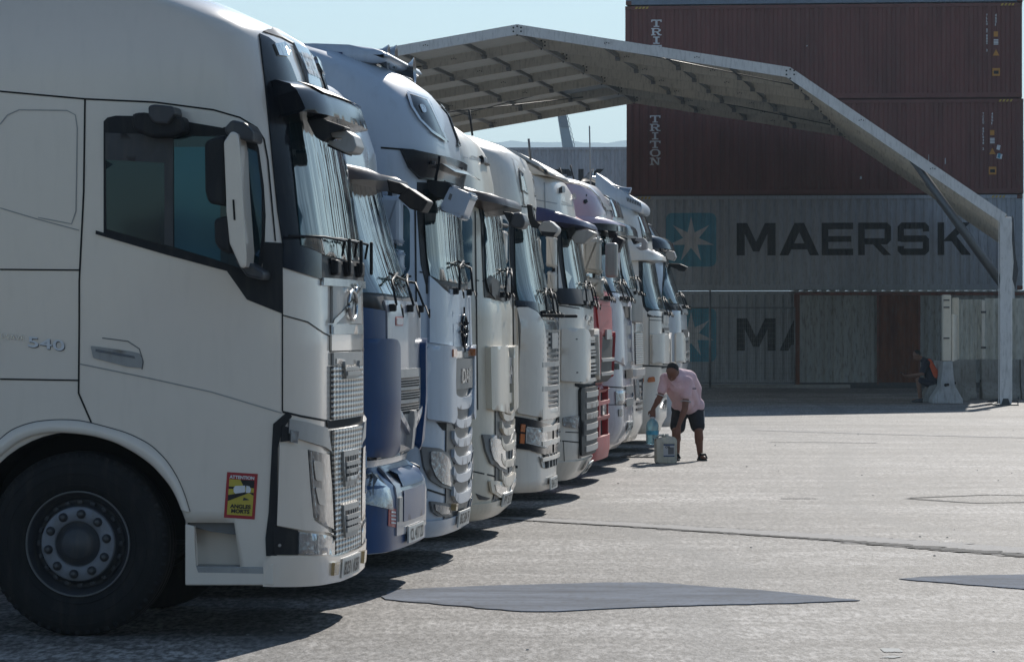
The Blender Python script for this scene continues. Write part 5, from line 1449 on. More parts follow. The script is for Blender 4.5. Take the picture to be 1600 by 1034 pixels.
# ---- 4: cream cab, brown peaked visor
t = Truck('truck_tractor', 'cream truck cab with brown tinted sun visor and scraped bumper, right beside the silver-blue cab', 32.4, 805, [
 (192,690,.98,.5,.6),(197,708,1.02,.45,.6),(203,722,1.06,.42,.6),(214,737,1.12,.40,.62),(226,752,1.16,.38,.62),(241,763,1.18,.36,.62),(262,771,1.20,.35,.62),(289,776,1.22,.34,.62),(315,779,1.23,.33,.62),(352,787,1.24,.32,.62),(430,795,1.245,.30,.6),(470,800,1.25,.28,.58),(484,804,1.25,.26,.56),
 (634,805,1.25,.26,.56),(749,805,1.25,.26,.56),(784,799,1.24,.28,.56),(797,785,1.2,.3,.56)], zb=.25)
C_ = M['cream']; t.shell(C_); t.chassis(); t.wheels(); z4 = lambda py: zed(t, py)
sides(t, [(742,330),(744,470),(746,640)], [(690,345),(720,336),(732,333),(737,345),(737,430),(730,446),(700,440),(690,436)], [(744,438),(758,440)])
a, b, c = t.P(750,318), t.P(758,436), t.P(781,466); screen(t, a[0], b[0], a[1], c[1]+.10)
t.pp('cowl_corner', M['black'], [(757,436),(764,430),(778,440),(782,470),(772,468),(762,456)], .016, .015)
t.seam([(724,246),(748,250),(776,258)], .01, m=M['ltgrey'])
t.pp('marker_lamp', M['dark'], [(751,248),(756,248),(756,256),(751,256)], .03, .03)
visor2(t, M['smoke'], (284,311), (306,330), .06, .22, 1.2)
fmirror(t, M['dark'], [(795,352),(802,332),(815,332),(821,346),(817,357),(806,357)], -.7, -.35, .02, arm=[(785,330),(800,332),(806,346),(796,350)])
mirrors(t, C_, [(700,320,718,380),(704,392,718,420)])
t.pp('air_deflector', C_, [(758,541),(778,540),(785,542),(787,560),(787,640),(792,648),(760,640)], .05, .05, rnd=.02)
t.patch('lower_front', [(.52, z4(548)), (.52, z4(782)), (-.52, z4(782)), (-.52, z4(548))], M['dark'], .010, .008, mirror=False)
bd = t.patch('badge_panel', [(.46, z4(560)), (.44, z4(602)), (-.44, z4(602)), (-.46, z4(560))], M['midgrey'], .036, .02, mirror=False)
front_text(t, 'DAF', z4(592), .10, .20, M['chrome'], .045, bd)
def bars4(): daf_bars(t, [(606,620),(640,648),(663,671),(688,696),(714,722),(740,752)], z4, C_, w=.38)
bars4()
h_ = t.pp('headlight_surround', M['midgrey'], [(751,678),(778,681),(788,696),(790,740),(778,734),(764,724),(756,704)], .020, .02, rnd=.02)
t.pp('headlight', M['lens'], [(761,684),(776,686),(784,698),(786,733),(776,728),(767,718),(762,702)], .030, .012, rnd=.02, parent=h_)
h_ = t.pp('fog_light_surround', C_, [(761,750),(790,755),(790,776),(776,776),(764,768)], .028, .02, rnd=.02)
t.pp('fog_light', M['lens'], [(768,757),(786,760),(787,772),(777,772),(770,766)], .033, .01, parent=h_)
t.pp('grille_edge', M['dark'], [(774,646),(790,650),(790,662),(782,662)], .01, .006)
t.seam([(738,736),(765,742),(790,751)], .012)
t.pp('bumper_scrape', M['dark'], [(742,770),(752,774),(766,778),(760,781),(748,780)], .004, None, mirror=False); t.pp('bumper_scrape', M['midgrey'], [(770,776),(785,778),(784,784),(768,782)], .004, None, mirror=False)
bumper(t, C_, 785, 778, 796, .02, .04, 1.15); plate(t, z4(782)-.02, 'PY 5270', .04); t.wiper_set(776, 448, 2, .7)
aerial(t, 738, 212, 733, 172, 0, .01)

# ---- 5: off-white cab with black lamp band and orange indicator
t = Truck('truck_tractor', 'off-white truck cab with black grille, black headlight band and orange corner indicator', 36.3, 873, [
 (206,690,1.0,.6,.6),(212,712,1.04,.55,.6),(218,738,1.10,.5,.6),(224,765,1.14,.46,.62),(235,798,1.18,.42,.62),(253,827,1.20,.38,.62),(280,837,1.21,.36,.62),(319,842,1.22,.34,.62),(346,842,1.23,.33,.62),(400,849,1.24,.32,.62),(454,858,1.245,.30,.6),(480,866,1.25,.28,.58),(509,872,1.25,.26,.56),
 (763,873,1.25,.28,.58),(775,862,1.24,.3,.58),(784,845,1.2,.32,.56)], zb=.24)
Wt = M['white2']; t.shell(Wt); t.chassis(); t.wheels(); z5 = lambda py: zed(t, py)
sides(t, [(798,340),(801,460),(804,640)], [(770,345),(788,342),(794,350),(796,430),(788,446),(772,440)])
a, b, c = t.P(803,350), t.P(808,466), t.P(850,476); screen(t, a[0], b[0], a[1], c[1])
t.seam([(760,224),(790,240),(802,250),(812,300),(820,334)], .010, m=M['ltgrey'])
t.pp('roof_lamp', M['lensdark'], [(810,267),(816,273),(823,304),(814,298)], .012, .01); t.seam([(810,267),(816,273),(823,304),(814,298),(810,268)], .016, name='lamp_rim', m=M['black'], off=.016)
t.seam([(828,324),(842,330)], .014); t.patch('roof_face', [(.5, z5(258)), (.5, z5(318)), (-.5, z5(318)), (-.5, z5(258))], Wt, .012, .012, mirror=False, rnd=.06)
t.pp('cowl', M['gloss'], [(803,470),(830,472),(850,478),(866,486),(866,500),(848,500),(836,486),(820,479),(804,478)], .02, .018)
t.pp('corner_panel', Wt, [(804,481),(820,481),(834,488),(843,502),(848,530),(850,600),(852,655),(830,650),(806,645)], .035, .035, rnd=.02)
gr = t.patch('grille', [(.62, z5(503)), (.62, z5(658)), (-.62, z5(658)), (-.62, z5(503))], M['gloss'], .024, .02, mirror=False)
for k in range(7): t.patch('grille_slat', [(.58, z5(515+k*9)), (.58, z5(519+k*9)), (-.58, z5(519+k*9)), (-.58, z5(515+k*9))], M['dark'], .034, .01, mirror=False, parent=gr)
bd = t.patch('badge_panel', [(.22, z5(520)), (.22, z5(545)), (-.22, z5(545)), (-.22, z5(520))], M['ltgrey'], .045, .02, mirror=False, parent=gr)
for p0, p1 in ((566,574),(604,612),(640,656),(668,676),(690,698),(716,722)): t.patch('grille_bar', [(.60, z5(p0)), (.60, z5(p1)), (-.60, z5(p1)), (-.60, z5(p0))], Wt if p0 > 630 else M['ltgrey'], .036, .016, mirror=False)
for p0 in (580,588,596,618,626,634): t.patch('grille_slat', [(.56, z5(p0)), (.56, z5(p0+3.5)), (-.56, z5(p0+3.5)), (-.56, z5(p0))], M['midgrey'], .030, .01, mirror=False, parent=gr)
t.pp('headlight_band', M['gloss'], [(804,650),(830,655),(850,661),(860,664),(860,716),(848,710),(826,703),(804,700)], .018, .018)
h_ = t.pp('headlight', M['lens'], [(819,667),(846,670),(851,678),(851,700),(834,695),(818,690)], .028, .012, rnd=.02)
t.seam([(819,667),(848,671),(851,700),(818,691),(819,668)], .012, name='headlight_trim', m=M['alu'], off=.034, parent=h_)
for p in ([(812,662),(818,663),(817,675),(811,674)], [(811,677),(817,678),(816,693),(810,692)]): t.pp('indicator', M['orange'], p, .028, .012)
t.pp('fog_light', M['ltgrey'], [(841,713),(852,716),(854,732),(846,730)], .012, .01)
t.pp('sensor', M['void'], [(804,727),(808,727),(808,731),(804,731)], .01, .002)
t.patch('lower_grille', [(.5, z5(712)), (.42, z5(734)), (-.42, z5(734)), (-.5, z5(712))], M['void'], .02, .01, mirror=False)
for q in (.3, .1, -.1, -.3): t.patch('grille_slat', [(q-.02, z5(712)), (q-.02, z5(734)), (q+.02, z5(734)), (q+.02, z5(712))], M['ltgrey'], .026, .01, mirror=False)
plate(t, z5(760), '5846 GXT', .03); t.wiper_set(838, 478, 3, .7)
for q in (.5, -.5): box_obj('hook', t.S(q, z5(497), .12), (.22, .05, .03), M['black'], t.root, .01)
fm = fmirror(t, M['ltgrey'], [(840,356),(848,346),(860,345),(872,356),(871,363),(864,370),(846,367)], -.75, -.40, .015)
t.prism('mirror_bracket', M['black'], [(823,319),(831,320),(834,346),(846,350),(843,358),(830,355),(825,340)], -.72, -.60, .01, parent=fm)
t.prism('mirror_glass', M['black'], [(845,361),(869,363),(864,370),(847,368)], -.752, -.42, .004, parent=fm)
mirrors(t, Wt, [(776,360,790,410)])
aerial(t, 829, 250, 826, 217, .2, .012, 'midgrey')
# things on the dashboard
# ---- 6: white cab with violet visor and black side intake frame
t = Truck('truck_tractor', 'white truck cab with violet tinted visor, plain square deflector and black-framed louvred bumper grille', 40.0, 932, [
 (270,800,1.05,.5,.6),(274,835,1.12,.45,.6),(279,868,1.16,.42,.6),(289,889,1.19,.40,.62),(305,898,1.21,.38,.62),(333,903,1.22,.36,.62),(360,906,1.23,.34,.62),(410,914,1.24,.33,.62),(454,922,1.245,.30,.6),(478,930,1.25,.26,.56),
 (600,932,1.25,.24,.52),(700,931,1.25,.24,.52),(722,922,1.24,.28,.54),(741,905,1.2,.3,.54)], zb=.24)
t.shell(Wt); t.chassis(); t.wheels(); z6 = lambda py: zed(t, py)
sides(t, [(870,372),(872,480),(873,690)], [(840,352),(858,350),(864,356),(866,430),(858,446),(840,440)], [(873,477),(905,482)])
a, b, c = t.P(875,360), t.P(884,450), t.P(900,470); screen(t, a[0], b[0], a[1], z6(462))
t.patch('cowl', [(.95, z6(452)), (.9, z6(476)), (-.9, z6(476)), (-.95, z6(452))], M['black'], .03, .03, mirror=False)
V_ = [t.U(px, py, -1.0) for px, py in ((740,216),(769,222),(805,236),(840,254),(862,268),(869,278),(850,274),(740,268))]
bm = bmesh.new(); add_prism(bm, V_, -1.0, 1.0, 'y', .06, 3); finish(bm); bm_obj('roof_fairing', bm, Wt, t.root, True)
t.seam([(835,312),(868,318),(900,322)], .010, m=M['ltgrey']); t.seam([(850,276),(852,350)], .010, m=M['ltgrey']); t.seam([(838,334),(868,338)], .008, m=M['ltgrey'])
for p in ([(873,294),(877,294),(877,302),(873,302)], [(893,304),(896,304),(896,312),(893,312)]): t.pp('marker_lamp', M['dark'], p, .04, .04, mirror=False)
visor2(t, M['purple'], (323,346), (342,360), .06, .22, 1.2)
fm = fmirror(t, M['ltgrey'], [(892,372),(900,360),(920,359),(931,364),(912,381),(898,380)], -.80, -.45, .012, arm=[(884,356),(896,352),(902,362),(894,372),(888,374)])
mirrors(t, Wt, [(853,368,868,418),(855,424,868,455)])
t.pp('air_deflector', Wt, [(874,514),(900,513),(911,516),(914,524),(914,590),(911,596),(900,597),(874,595)], .06, .055, rnd=.02)
for p in ((893,530), (894,582)): t.pp('bolt', M['dark'], [(p[0]-1,p[1]-1),(p[0]+1,p[1]-1),(p[0]+1,p[1]+1),(p[0]-1,p[1]+1)], .064, .004)
t.patch('grille', [(.62, z6(515)), (.62, z6(598)), (-.62, z6(598)), (-.62, z6(515))], M['void'], .012, .01, mirror=False)
for p0 in (526, 541, 562, 592): t.patch('grille_bar', [(.60, z6(p0)), (.60, z6(p0+6)), (-.60, z6(p0+6)), (-.60, z6(p0))], Wt, .026, .016, mirror=False)
for p0 in (533, 549, 554, 571, 577, 583): t.patch('grille_slat', [(.50, z6(p0)), (.50, z6(p0+3)), (-.50, z6(p0+3)), (-.50, z6(p0))], M['ltgrey'], .034, .02, mirror=False)
for k, (u, v) in enumerate(((.3, 492), (.1, 500), (-.1, 494))): t.patch('badge', [(u, z6(v)), (u-.12, z6(v+2)), (u-.05, z6(v+8)), (u+.06, z6(v+6))], M['chrome'], .015, .01, mirror=False)
t.pp('cab_gap', M['void'], [(898,599),(930,600),(930,605),(906,606),(898,603)], .008, .006)
fr_ = t.patch('grille_frame', [(.66, z6(606)), (.62, z6(712)), (-.62, z6(712)), (-.66, z6(606))], M['black'], .032, .032, mirror=False, rnd=.05)
for k in range(6): t.patch('grille_bar', [(.50, z6(613+k*17)), (.50, z6(622+k*17)), (-.50, z6(622+k*17)), (-.50, z6(613+k*17))], M['ltgrey'], .044, .014, mirror=False, parent=fr_)
t.seam([(873,674),(912,676)], .01)
h_ = t.pp('headlight', M['lens'], [(878,652),(895,649),(908,650),(909,668),(896,669),(879,666)], .016, .014, rnd=.02)
t.seam([(873,688),(905,691),(915,700)], .012); t.seam([(880,689),(882,732)], .008)
t.pp('bumper_slot', M['midgrey'], [(905,702),(909,702),(907,716),(903,716)], .008, .006); bumper(t, Wt, 912, 716, 739, .02, .04, 1.1)
pl_ = plate(t, z6(724)-.04, 'HX 771 K', .06, .20); t.wiper_set(900, 464, 3, .6)

# ---- 7: old red cab mostly hidden
t = Truck('truck_tractor', 'old faded red truck cab, mostly hidden, with red guard frame around its headlights', 44.0, 957, [
 (325,860,1.05,.4,.6),(332,890,1.12,.38,.6),(345,915,1.18,.36,.6),(370,925,1.22,.34,.6),(450,945,1.24,.30,.6),(460,955,1.245,.24,.5),(524,957,1.25,.2,.45),(590,954,1.25,.2,.45),(600,940,1.24,.2,.45),(704,940,1.24,.22,.45),(714,930,1.2,.25,.45)], zb=.25)
Rd = M['red']; t.shell(Rd); t.chassis(); t.wheels(); z7 = lambda py: zed(t, py)
screen(t, .95, .98, z7(372), z7(452)); visor2(t, M['smoke'], (350,368), (352,370), .05, .12, 1.1)
cm = M['ltgrey']; M['beige'] = mat('beige_mirror_plastic', (.42,.41,.36), .4, coat=.2, var=.1, dirt=.2)
mirrors(t, M['beige'], [(909,370,938,428),(914,433,941,464)], bev=.05)
t.seam([(929,479),(953,480)], .02, mirror=False)
t.patch('panel_stripe', [(.66, z7(478)), (.60, z7(524)), (-.60, z7(524)), (-.66, z7(478))], Rd, .015, .012, mirror=False)
t.patch('badge', [(.30, z7(515)), (.30, z7(530)), (-.1, z7(530)), (-.1, z7(515))], M['alu'], .04, .02, mirror=False)
t.patch('grille', [(.66, z7(526)), (.60, z7(596)), (-.60, z7(596)), (-.66, z7(526))], M['black'], .02, .02, mirror=False)
for p0 in (560, 582): t.patch('grille_bar', [(.58, z7(p0)), (.56, z7(p0+5)), (-.56, z7(p0+5)), (-.58, z7(p0))], M['ltgrey'], .05, .03, mirror=False)
for sg in (1, -1):
    t.patch('corner_deflector', [(sg*1.0, z7(520)), (sg*.62, z7(518)), (sg*.62, z7(590)), (sg*1.0, z7(596))], Rd, .055, .05, mirror=False, rnd=.05)
fr_ = None
for (u0, u1, p0, p1) in ((.98, .90, 606, 690), (.42, .34, 606, 690), (-.34, -.42, 606, 690), (-.90, -.98, 606, 690)):
    t.patch('bumper_frame', [(u0, z7(p0)), (u0, z7(p1)), (u1, z7(p1)), (u1, z7(p0))], Rd, .10, .10, mirror=False)
for (p0, p1) in ((602, 610), (628, 634), (652, 658), (684, 712)): t.patch('bumper_frame', [(.98, z7(p0)), (.98, z7(p1)), (-.98, z7(p1)), (-.98, z7(p0))], Rd, .11, .10, mirror=False)
t.patch('bumper_void', [(.96, z7(606)), (.96, z7(690)), (-.96, z7(690)), (-.96, z7(606))], M['void'], .03, .02, mirror=False)
for (p0, p1) in ((634, 652), (658, 678)): t.patch('headlight', [(.86, z7(p0)), (.86, z7(p1)), (.48, z7(p1)), (.48, z7(p0))], M['lens'], .085, .05, rnd=.02)
t.patch('fog_light', [(.25, z7(634)), (.25, z7(650)), (-.05, z7(650)), (-.05, z7(634))], M['lens'], .11, .08, mirror=False); t.wiper_set(940, 456, 3, .6)

# ---- 8: pearl-pink roofed cab
t = Truck('truck_tractor', 'pearl-white truck cab with pinkish domed roof side and black front mirror', 48.0, 991, [
 (278,860,1.02,.5,.6),(281,885,1.08,.46,.6),(286,910,1.14,.42,.6),(295,938,1.18,.38,.6),(313,953,1.21,.36,.62),(335,960,1.22,.35,.62),(368,961,1.23,.34,.62),(410,967,1.24,.32,.62),(449,975,1.245,.30,.6),(463,985,1.25,.27,.56),
 (572,989,1.25,.25,.52),(600,990,1.25,.25,.52),(663,991,1.25,.25,.52),(684,982,1.23,.3,.52),(697,968,1.18,.32,.52)], zb=.26)
Pl = M['pearl']; t.shell(Pl); t.chassis(); t.wheels(); z8 = lambda py: zed(t, py)
t.pp('roof_side', M['pink'], [(870,300),(889,287),(905,290),(922,298),(934,310),(942,326),(945,335),(930,338),(870,350)], .010, .008); t.seam([(872,288),(889,286),(905,289),(922,297),(934,309),(942,325),(946,336)], .03, m=M['black'], off=.016)
t.seam([(918,295),(914,316),(912,334)], .012); t.pp('filler_cap', M['black'], [(911,313),(915,312),(917,316),(914,319),(911,318)], .02, .01, mirror=False)
t.seam([(944,326),(958,326)], .05, m=M['midgrey'], off=.02)
a, b = t.P(939,370), t.P(943,452); screen(t, a[0], b[0], a[1], z8(456))
zt, zb = z8(337), z8(352)
visor2(t, M['pink'], (338,352), (341,352), .08, .17, 1.2)
t.patch('visor_lamps', [(.95, z8(351)), (.95, z8(364)), (-.95, z8(364)), (-.95, z8(351))], M['gloss'], .18, .17, mirror=False)
for q in (.5, .2, -.2, -.5): t.patch('visor_lamp', [(q-.08, z8(353)), (q+.08, z8(353)), (q+.08, z8(361)), (q-.08, z8(361))], M['lens'], .19, .02, mirror=False)
fmirror(t, M['black'], [(961,367),(975,374),(965,395),(949,389)], -.85, -.5, .02, arm=[(950,362),(964,364),(962,370),(951,372)])
t.pp('corner_panel', Pl, [(948,458),(958,462),(967,474),(972,490),(976,530),(977,565),(974,572),(948,560)], .03, .03, rnd=.02)
for (p0, p1) in ((478,496),(508,522),(530,544),(551,566)): t.patch('grille_opening', [(.44, z8(p0)), (.44, z8(p1)), (-.44, z8(p1)), (-.44, z8(p0))], M['midgrey'] if p0 > 500 else M['void'], .018, .01, mirror=False, rnd=.05)
t.patch('badge', [(-.1, z8(478)), (-.1, z8(500)), (-.35, z8(500)), (-.35, z8(478))], M['dark'], .03, .01, mirror=False)
t.patch('cab_gap', [(1.2, z8(568)), (1.2, z8(577)), (.66, z8(577)), (.66, z8(568))], M['gloss'], .008, .006)
t.patch('lower_opening', [(.40, z8(578)), (.40, z8(592)), (-.40, z8(592)), (-.40, z8(578))], M['void'], .02, .01, mirror=False, rnd=.03)
for (p0, p1) in ((604,616),(624,636)): t.patch('lower_opening', [(.42, z8(p0)), (.42, z8(p1)), (-.42, z8(p1)), (-.42, z8(p0))], M['midgrey'], .02, .01, mirror=False, rnd=.03)
h_ = t.pp('headlight', M['lens'], [(960,611),(976,609),(977,630),(961,632)], .018, .016, rnd=.02)
t.pp('fog_light', M['lensdark'], round_poly([(965,639),(971,638),(972,650),(966,651)], 2.5), .012, .01)
t.seam([(950,632),(978,632)], .010); t.seam([(950,604),(978,606)], .014); plate(t, z8(668), 'DT 93 PLV', .02); t.wiper_set(955, 457, 4, .6)
mirrors(t, Pl, [(925,372,936,420)])
aerial(t, 899, 290, 891, 258, 0, .010); aerial(t, 884, 288, 874, 262, -.3, .010); aerial(t, 923, 292, 921, 197, .3, .010, 'ltgrey')

# ---- 9: grey-visored cab with trumpets behind pearl cab
t = Truck('truck_tractor', 'white truck cab with dark boxy visor and long dark cowl below its windscreen', 51.6, 1006, [
 (300,900,1.05,.5,.6),(304,935,1.12,.45,.6),(309,955,1.16,.42,.6),(320,971,1.19,.38,.6),(340,977,1.21,.36,.62),(376,983,1.23,.34,.62),(420,991,1.24,.32,.62),(449,998,1.245,.3,.6),(470,1004,1.25,.26,.56),(570,1006,1.25,.24,.52),(662,1006,1.25,.24,.52),(684,996,1.2,.3,.52)], zb=.26)
t.shell(Wt); t.chassis(); t.wheels(); z9 = lambda py: zed(t, py)
t.pp('roof_glass', M['gloss'], [(955,309),(968,318),(973,340),(962,340),(957,322)], .01, .01); t.patch('roof_sign', [(.6, z9(312)), (.6, z9(338)), (-.6, z9(338)), (-.6, z9(312))], M['lightbox'], .012, .01, mirror=False)
a, b = t.P(966,382), t.P(974,445); screen(t, a[0], b[0], z9(372), z9(450))
zt, zb = z9(342), z9(368)
visor2(t, M['gloss'], (342,370), (346,370), .08, .16, 1.1)
fm = fmirror(t, M['ltgrey'], [(991,376),(996,371),(1006,372),(1011,379),(1010,389),(1000,391),(993,386),(1003,386),(1004,379)], -.7, -.4, .01, arm=[(985,372),(995,372),(999,378),(990,382)])
t.patch('cowl', [(1.0, z9(452)), (.95, z9(505)), (-.95, z9(505)), (-1.0, z9(452))], M['dark'], .02, .02, mirror=False)
t.patch('grille', [(.5, z9(520)), (.5, z9(570)), (-.5, z9(570)), (-.5, z9(520))], M['meshgrille'], .02, .015, mirror=False); t.patch('front_trim', [(.5, z9(505)), (.5, z9(518)), (-.5, z9(518)), (-.5, z9(505))], M['chrome'], .025, .02, mirror=False)
t.patch('corner_trim', [(1.1, z9(577)), (1.1, z9(588)), (-1.1, z9(588)), (-1.1, z9(577))], M['ltgrey'], .04, .03, mirror=False)
for k in range(6): t.patch('grille_slat', [(.40, z9(594+k*9)), (.40, z9(598+k*9)), (-.40, z9(598+k*9)), (-.40, z9(594+k*9))], M['void'], .012, .008, mirror=False)
t.pp('headlight', M['lens'], [(990,592),(996,592),(998,625),(992,625)], .02, .02); t.wiper_set(984, 450, 3, .6)

# ---- 10: vented-roof cab with white visor
t = Truck('truck_tractor', 'white truck cab with trumpets on its vented roof, white peaked visor and orange side marker', 55.5, 1047, [
 (316,940,1.1,.5,.6),(320,965,1.14,.45,.6),(325,985,1.17,.42,.6),(335,1009,1.20,.38,.6),(366,1020,1.22,.36,.62),(408,1025,1.23,.34,.62),(445,1031,1.24,.32,.6),(481,1040,1.245,.28,.58),(489,1046,1.25,.25,.54),(570,1047,1.25,.24,.52),(600,1044,1.25,.24,.52),(650,1044,1.25,.26,.52),(668,1034,1.2,.3,.52)], zb=.26)
t.shell(Wt); t.chassis(); t.wheels(); zA = lambda py: zed(t, py)
V_ = [t.U(px, py, -.9) for px, py in ((930,268),(960,292),(985,306),(998,314),(1004,322),(1001,334),(975,324),(930,318))]
bm = bmesh.new(); add_prism(bm, V_, -.9, .9, 'y', .04, 3); finish(bm); rf = bm_obj('roof_fairing', bm, M['silverblue'], t.root, True)
for k in range(9): t.prism('vent_slot', M['void'], [(979+k*2.6,308+k*1.0),(980+k*2.6,308.4+k*1.0),(981+k*2.6,315+k*1.0),(980+k*2.6,314.6+k*1.0)], -.912, -.9, 0, parent=rf)
for (y, dp) in ((-.7, 0), (-.35, 1.5)):
    h_ = horn(t, 'roof_horn', [(922,277+dp), (983,303+dp)], y, .035, .10)
    q = t.U(918, 273+dp, y); q2 = t.U(924, 279+dp, y); bm = bmesh.new(); add_tube(bm, [(q[0], y, q[1]), (q2[0], y, q2[1])], [.13, .04], 10); bm_obj('horn_bell', bm, M['chrome'], h_)
for px, py in ((950,296),(966,303)): q = t.U(px, py, -.5); box_obj('horn_bracket', (q[0], -.5, q[1]), (.08, .7, .16), M['alu'], t.root, .02)
t.pp('side_glass', M['gloss'], [(998,340),(1004,334),(1014,338),(1022,360),(1024,374),(1010,378),(1004,372)], .01, .01)
t.patch('roof_sign', [(.6, zA(338)), (.6, zA(362)), (-.6, zA(362)), (-.6, zA(338))], M['lightbox'], .012, .01, mirror=False)
a, b = t.P(1003,410), t.P(1021,480); screen(t, a[0], .85, a[1], zA(484))
zt, zb = zA(376), zA(408)
visor2(t, Wt, (376,408), (394,409), .06, .18, 1.2)
t.pp('visor_bolt', M['black'], [(1006,392),(1010,392),(1010,396),(1006,396)], .18, .01, mirror=False)
t.seam([(1013,470),(1014,484),(1014,570)], .012); t.seam([(1014,484),(1040,485)], .012); t.seam([(1014,500),(1038,501)], .010)
t.pp('air_deflector', Wt, [(1016,522),(1030,520),(1038,521),(1041,530),(1041,568),(1016,568)], .05, .05, rnd=.02)
t.pp('handle_recess', M['beige'], [(1016,526),(1024,526),(1026,540),(1026,566),(1016,566)], .012, .01, rnd=.02)
for (p0, p1) in ((488,505),(512,570)): t.patch('grille', [(.46, zA(p0)), (.46, zA(p1)), (-.46, zA(p1)), (-.46, zA(p0))], M['ltgrey'] if p0 < 500 else M['black'], .015, .01, mirror=False, rnd=.02)
for k in range(5): t.patch('grille_slat', [(.42, zA(516+k*11)), (.42, zA(520+k*11)), (-.42, zA(520+k*11)), (-.42, zA(516+k*11))], M['ltgrey'], .026, .02, mirror=False)
t.seam([(1004,571),(1046,573)], .02); t.pp('side_marker', M['orange'], [(1013,589),(1021,588),(1022,596),(1011,597)], .02, .015, rnd=.02)
t.pp('fog_light', M['lensdark'], round_poly([(1036,625),(1041,624),(1042,636),(1037,638)], 2.5), .012, .01); t.pp('headlight', M['lens'], [(1034,600),(1043,600),(1044,616),(1034,614)], .014, .012)
t.wiper_set(1030, 482, 3, .6)

# ---- 11: last cab
t = Truck('truck_tractor', 'last truck cab of the row, pale blue-white, its nose before the mesh fence', 59.5, 1077, [
 (342,985,1.1,.5,.6),(346,1005,1.14,.45,.6),(353,1022,1.18,.42,.6),(371,1034,1.21,.38,.62),(416,1049,1.23,.35,.62),(445,1057,1.24,.33,.6),(474,1068,1.245,.30,.58),(487,1075,1.25,.26,.54),(570,1077,1.25,.24,.52),(590,1070,1.25,.24,.52),(640,1072,1.25,.26,.52),(654,1062,1.2,.3,.52)], zb=.26)
t.shell(M['roofblue'] if False else mat('ice_white_paint', (.52,.56,.60), .3, coat=.6, var=.08, dirt=.2)); t.chassis(); t.wheels(); zB = lambda py: zed(t, py)
a, b = t.P(1040,416), t.P(1054,472); screen(t, a[0], .9, zB(400), zB(474))
t.patch('roof_sign', [(.7, zB(350)), (.7, zB(370)), (-.7, zB(370)), (-.7, zB(350))], M['gloss'], .012, .01, mirror=False)
zt, zb = zB(366), zB(394)
visor2(t, M['gloss'], (366,390), (370,394), .08, .16, 1.1)
fmirror(t, M['ltgrey'], [(1039,396),(1045,391),(1053,393),(1056,402),(1052,408),(1042,405)], -.75, -.45, .01)
fmirror(t, M['black'], [(1044,411),(1062,412),(1074,417),(1070,424),(1060,423),(1056,419),(1045,416)], .2, .5, .01)
t.pp('cowl_corner', M['dark'], [(1060,477),(1074,478),(1075,492),(1066,490)], .02, .02)
t.pp('air_deflector', M['ltgrey'] if False else Wt, [(1054,520),(1064,519),(1068,526),(1069,566),(1054,566)], .03, .03, rnd=.02)
t.patch('grille', [(.5, zB(515)), (.5, zB(568)), (-.5, zB(568)), (-.5, zB(515))], M['black'], .02, .015, mirror=False, rnd=.02)
for p0 in (528, 548, 560): t.patch('grille_bar', [(.46, zB(p0)), (.46, zB(p0+4)), (-.46, zB(p0+4)), (-.46, zB(p0))], M['chrome'], .03, .02, mirror=False)
t.pp('headlight', M['lens'], [(1060,598),(1070,598),(1071,616),(1061,614)], .014, .012); t.wiper_set(1060, 474, 3, .6); plate(t, zB(636), '3319 LCM', .02)
# ------------------------------------------------------------------ people
def cone(bm, a, b, ra, rb, seg=14):
    """round-ended tapered limb"""
    a = Vector(a); b = Vector(b); d = b-a; L = d.length
    up = Vector((0,0,1)) if abs(d.normalized().z) < .95 else Vector((1,0,0))
    u = d.cross(up).normalized(); v = d.normalized().cross(u); w_ = d.normalized(); rings = []
    prof = []
    for k in range(5): th = -pi/2+k*pi/10; prof.append((a, ra*cos(th), ra*sin(th)))
    for k in range(6): th = k*pi/10; prof.append((b, rb*cos(th), rb*sin(th)))
    for c, r, h in prof:
        r = max(r, 1e-4); p = c+w_*h; rings.append([bm.verts.new(p+u*r*cos(2*pi*i/seg)+v*r*sin(2*pi*i/seg)) for i in range(seg)])
    for i in range(len(rings)-1):
        for k in range(seg): bm.faces.new((rings[i][k], rings[i][(k+1)%seg], rings[i+1][(k+1)%seg], rings[i+1][k]))
    bm.faces.new(rings[0][::-1]); bm.faces.new(rings[-1])
def ell(bm, c, r, rot=None):
    q = bmesh.ops.create_uvsphere(bm, u_segments=18, v_segments=12, radius=1)
    mt = Matrix.Translation(Vector(c)) @ (rot.to_4x4() if rot is not None else Matrix.Identity(4)) @ Matrix.Diagonal((*r, 1))
    for v in q['verts']: v.co = mt @ v.co
def blend(name, fn, m, parent, vox=.011, smooth=5):
    bm = bmesh.new(); fn(bm); bmesh.ops.recalc_face_normals(bm, faces=bm.faces[:])
    me = bpy.data.meshes.new(name); bm.to_mesh(me); bm.free(); o = bpy.data.objects.new('tmp', me); COL.objects.link(o)
    r = o.modifiers.new('r', 'REMESH'); r.mode = 'VOXEL'; r.voxel_size = vox; r.use_smooth_shade = True
    if smooth: s = o.modifiers.new('s', 'SMOOTH'); s.iterations = smooth; s.factor = .5
    dg = bpy.context.evaluated_depsgraph_get(); dg.update()
    m2 = bpy.data.meshes.new_from_object(o.evaluated_get(dg)); m2.name = name
    bpy.data.objects.remove(o); m2.materials.clear(); m2.materials.append(m)
    for p in m2.polygons: p.use_smooth = True
    return link(bpy.data.objects.new(name, m2), parent)
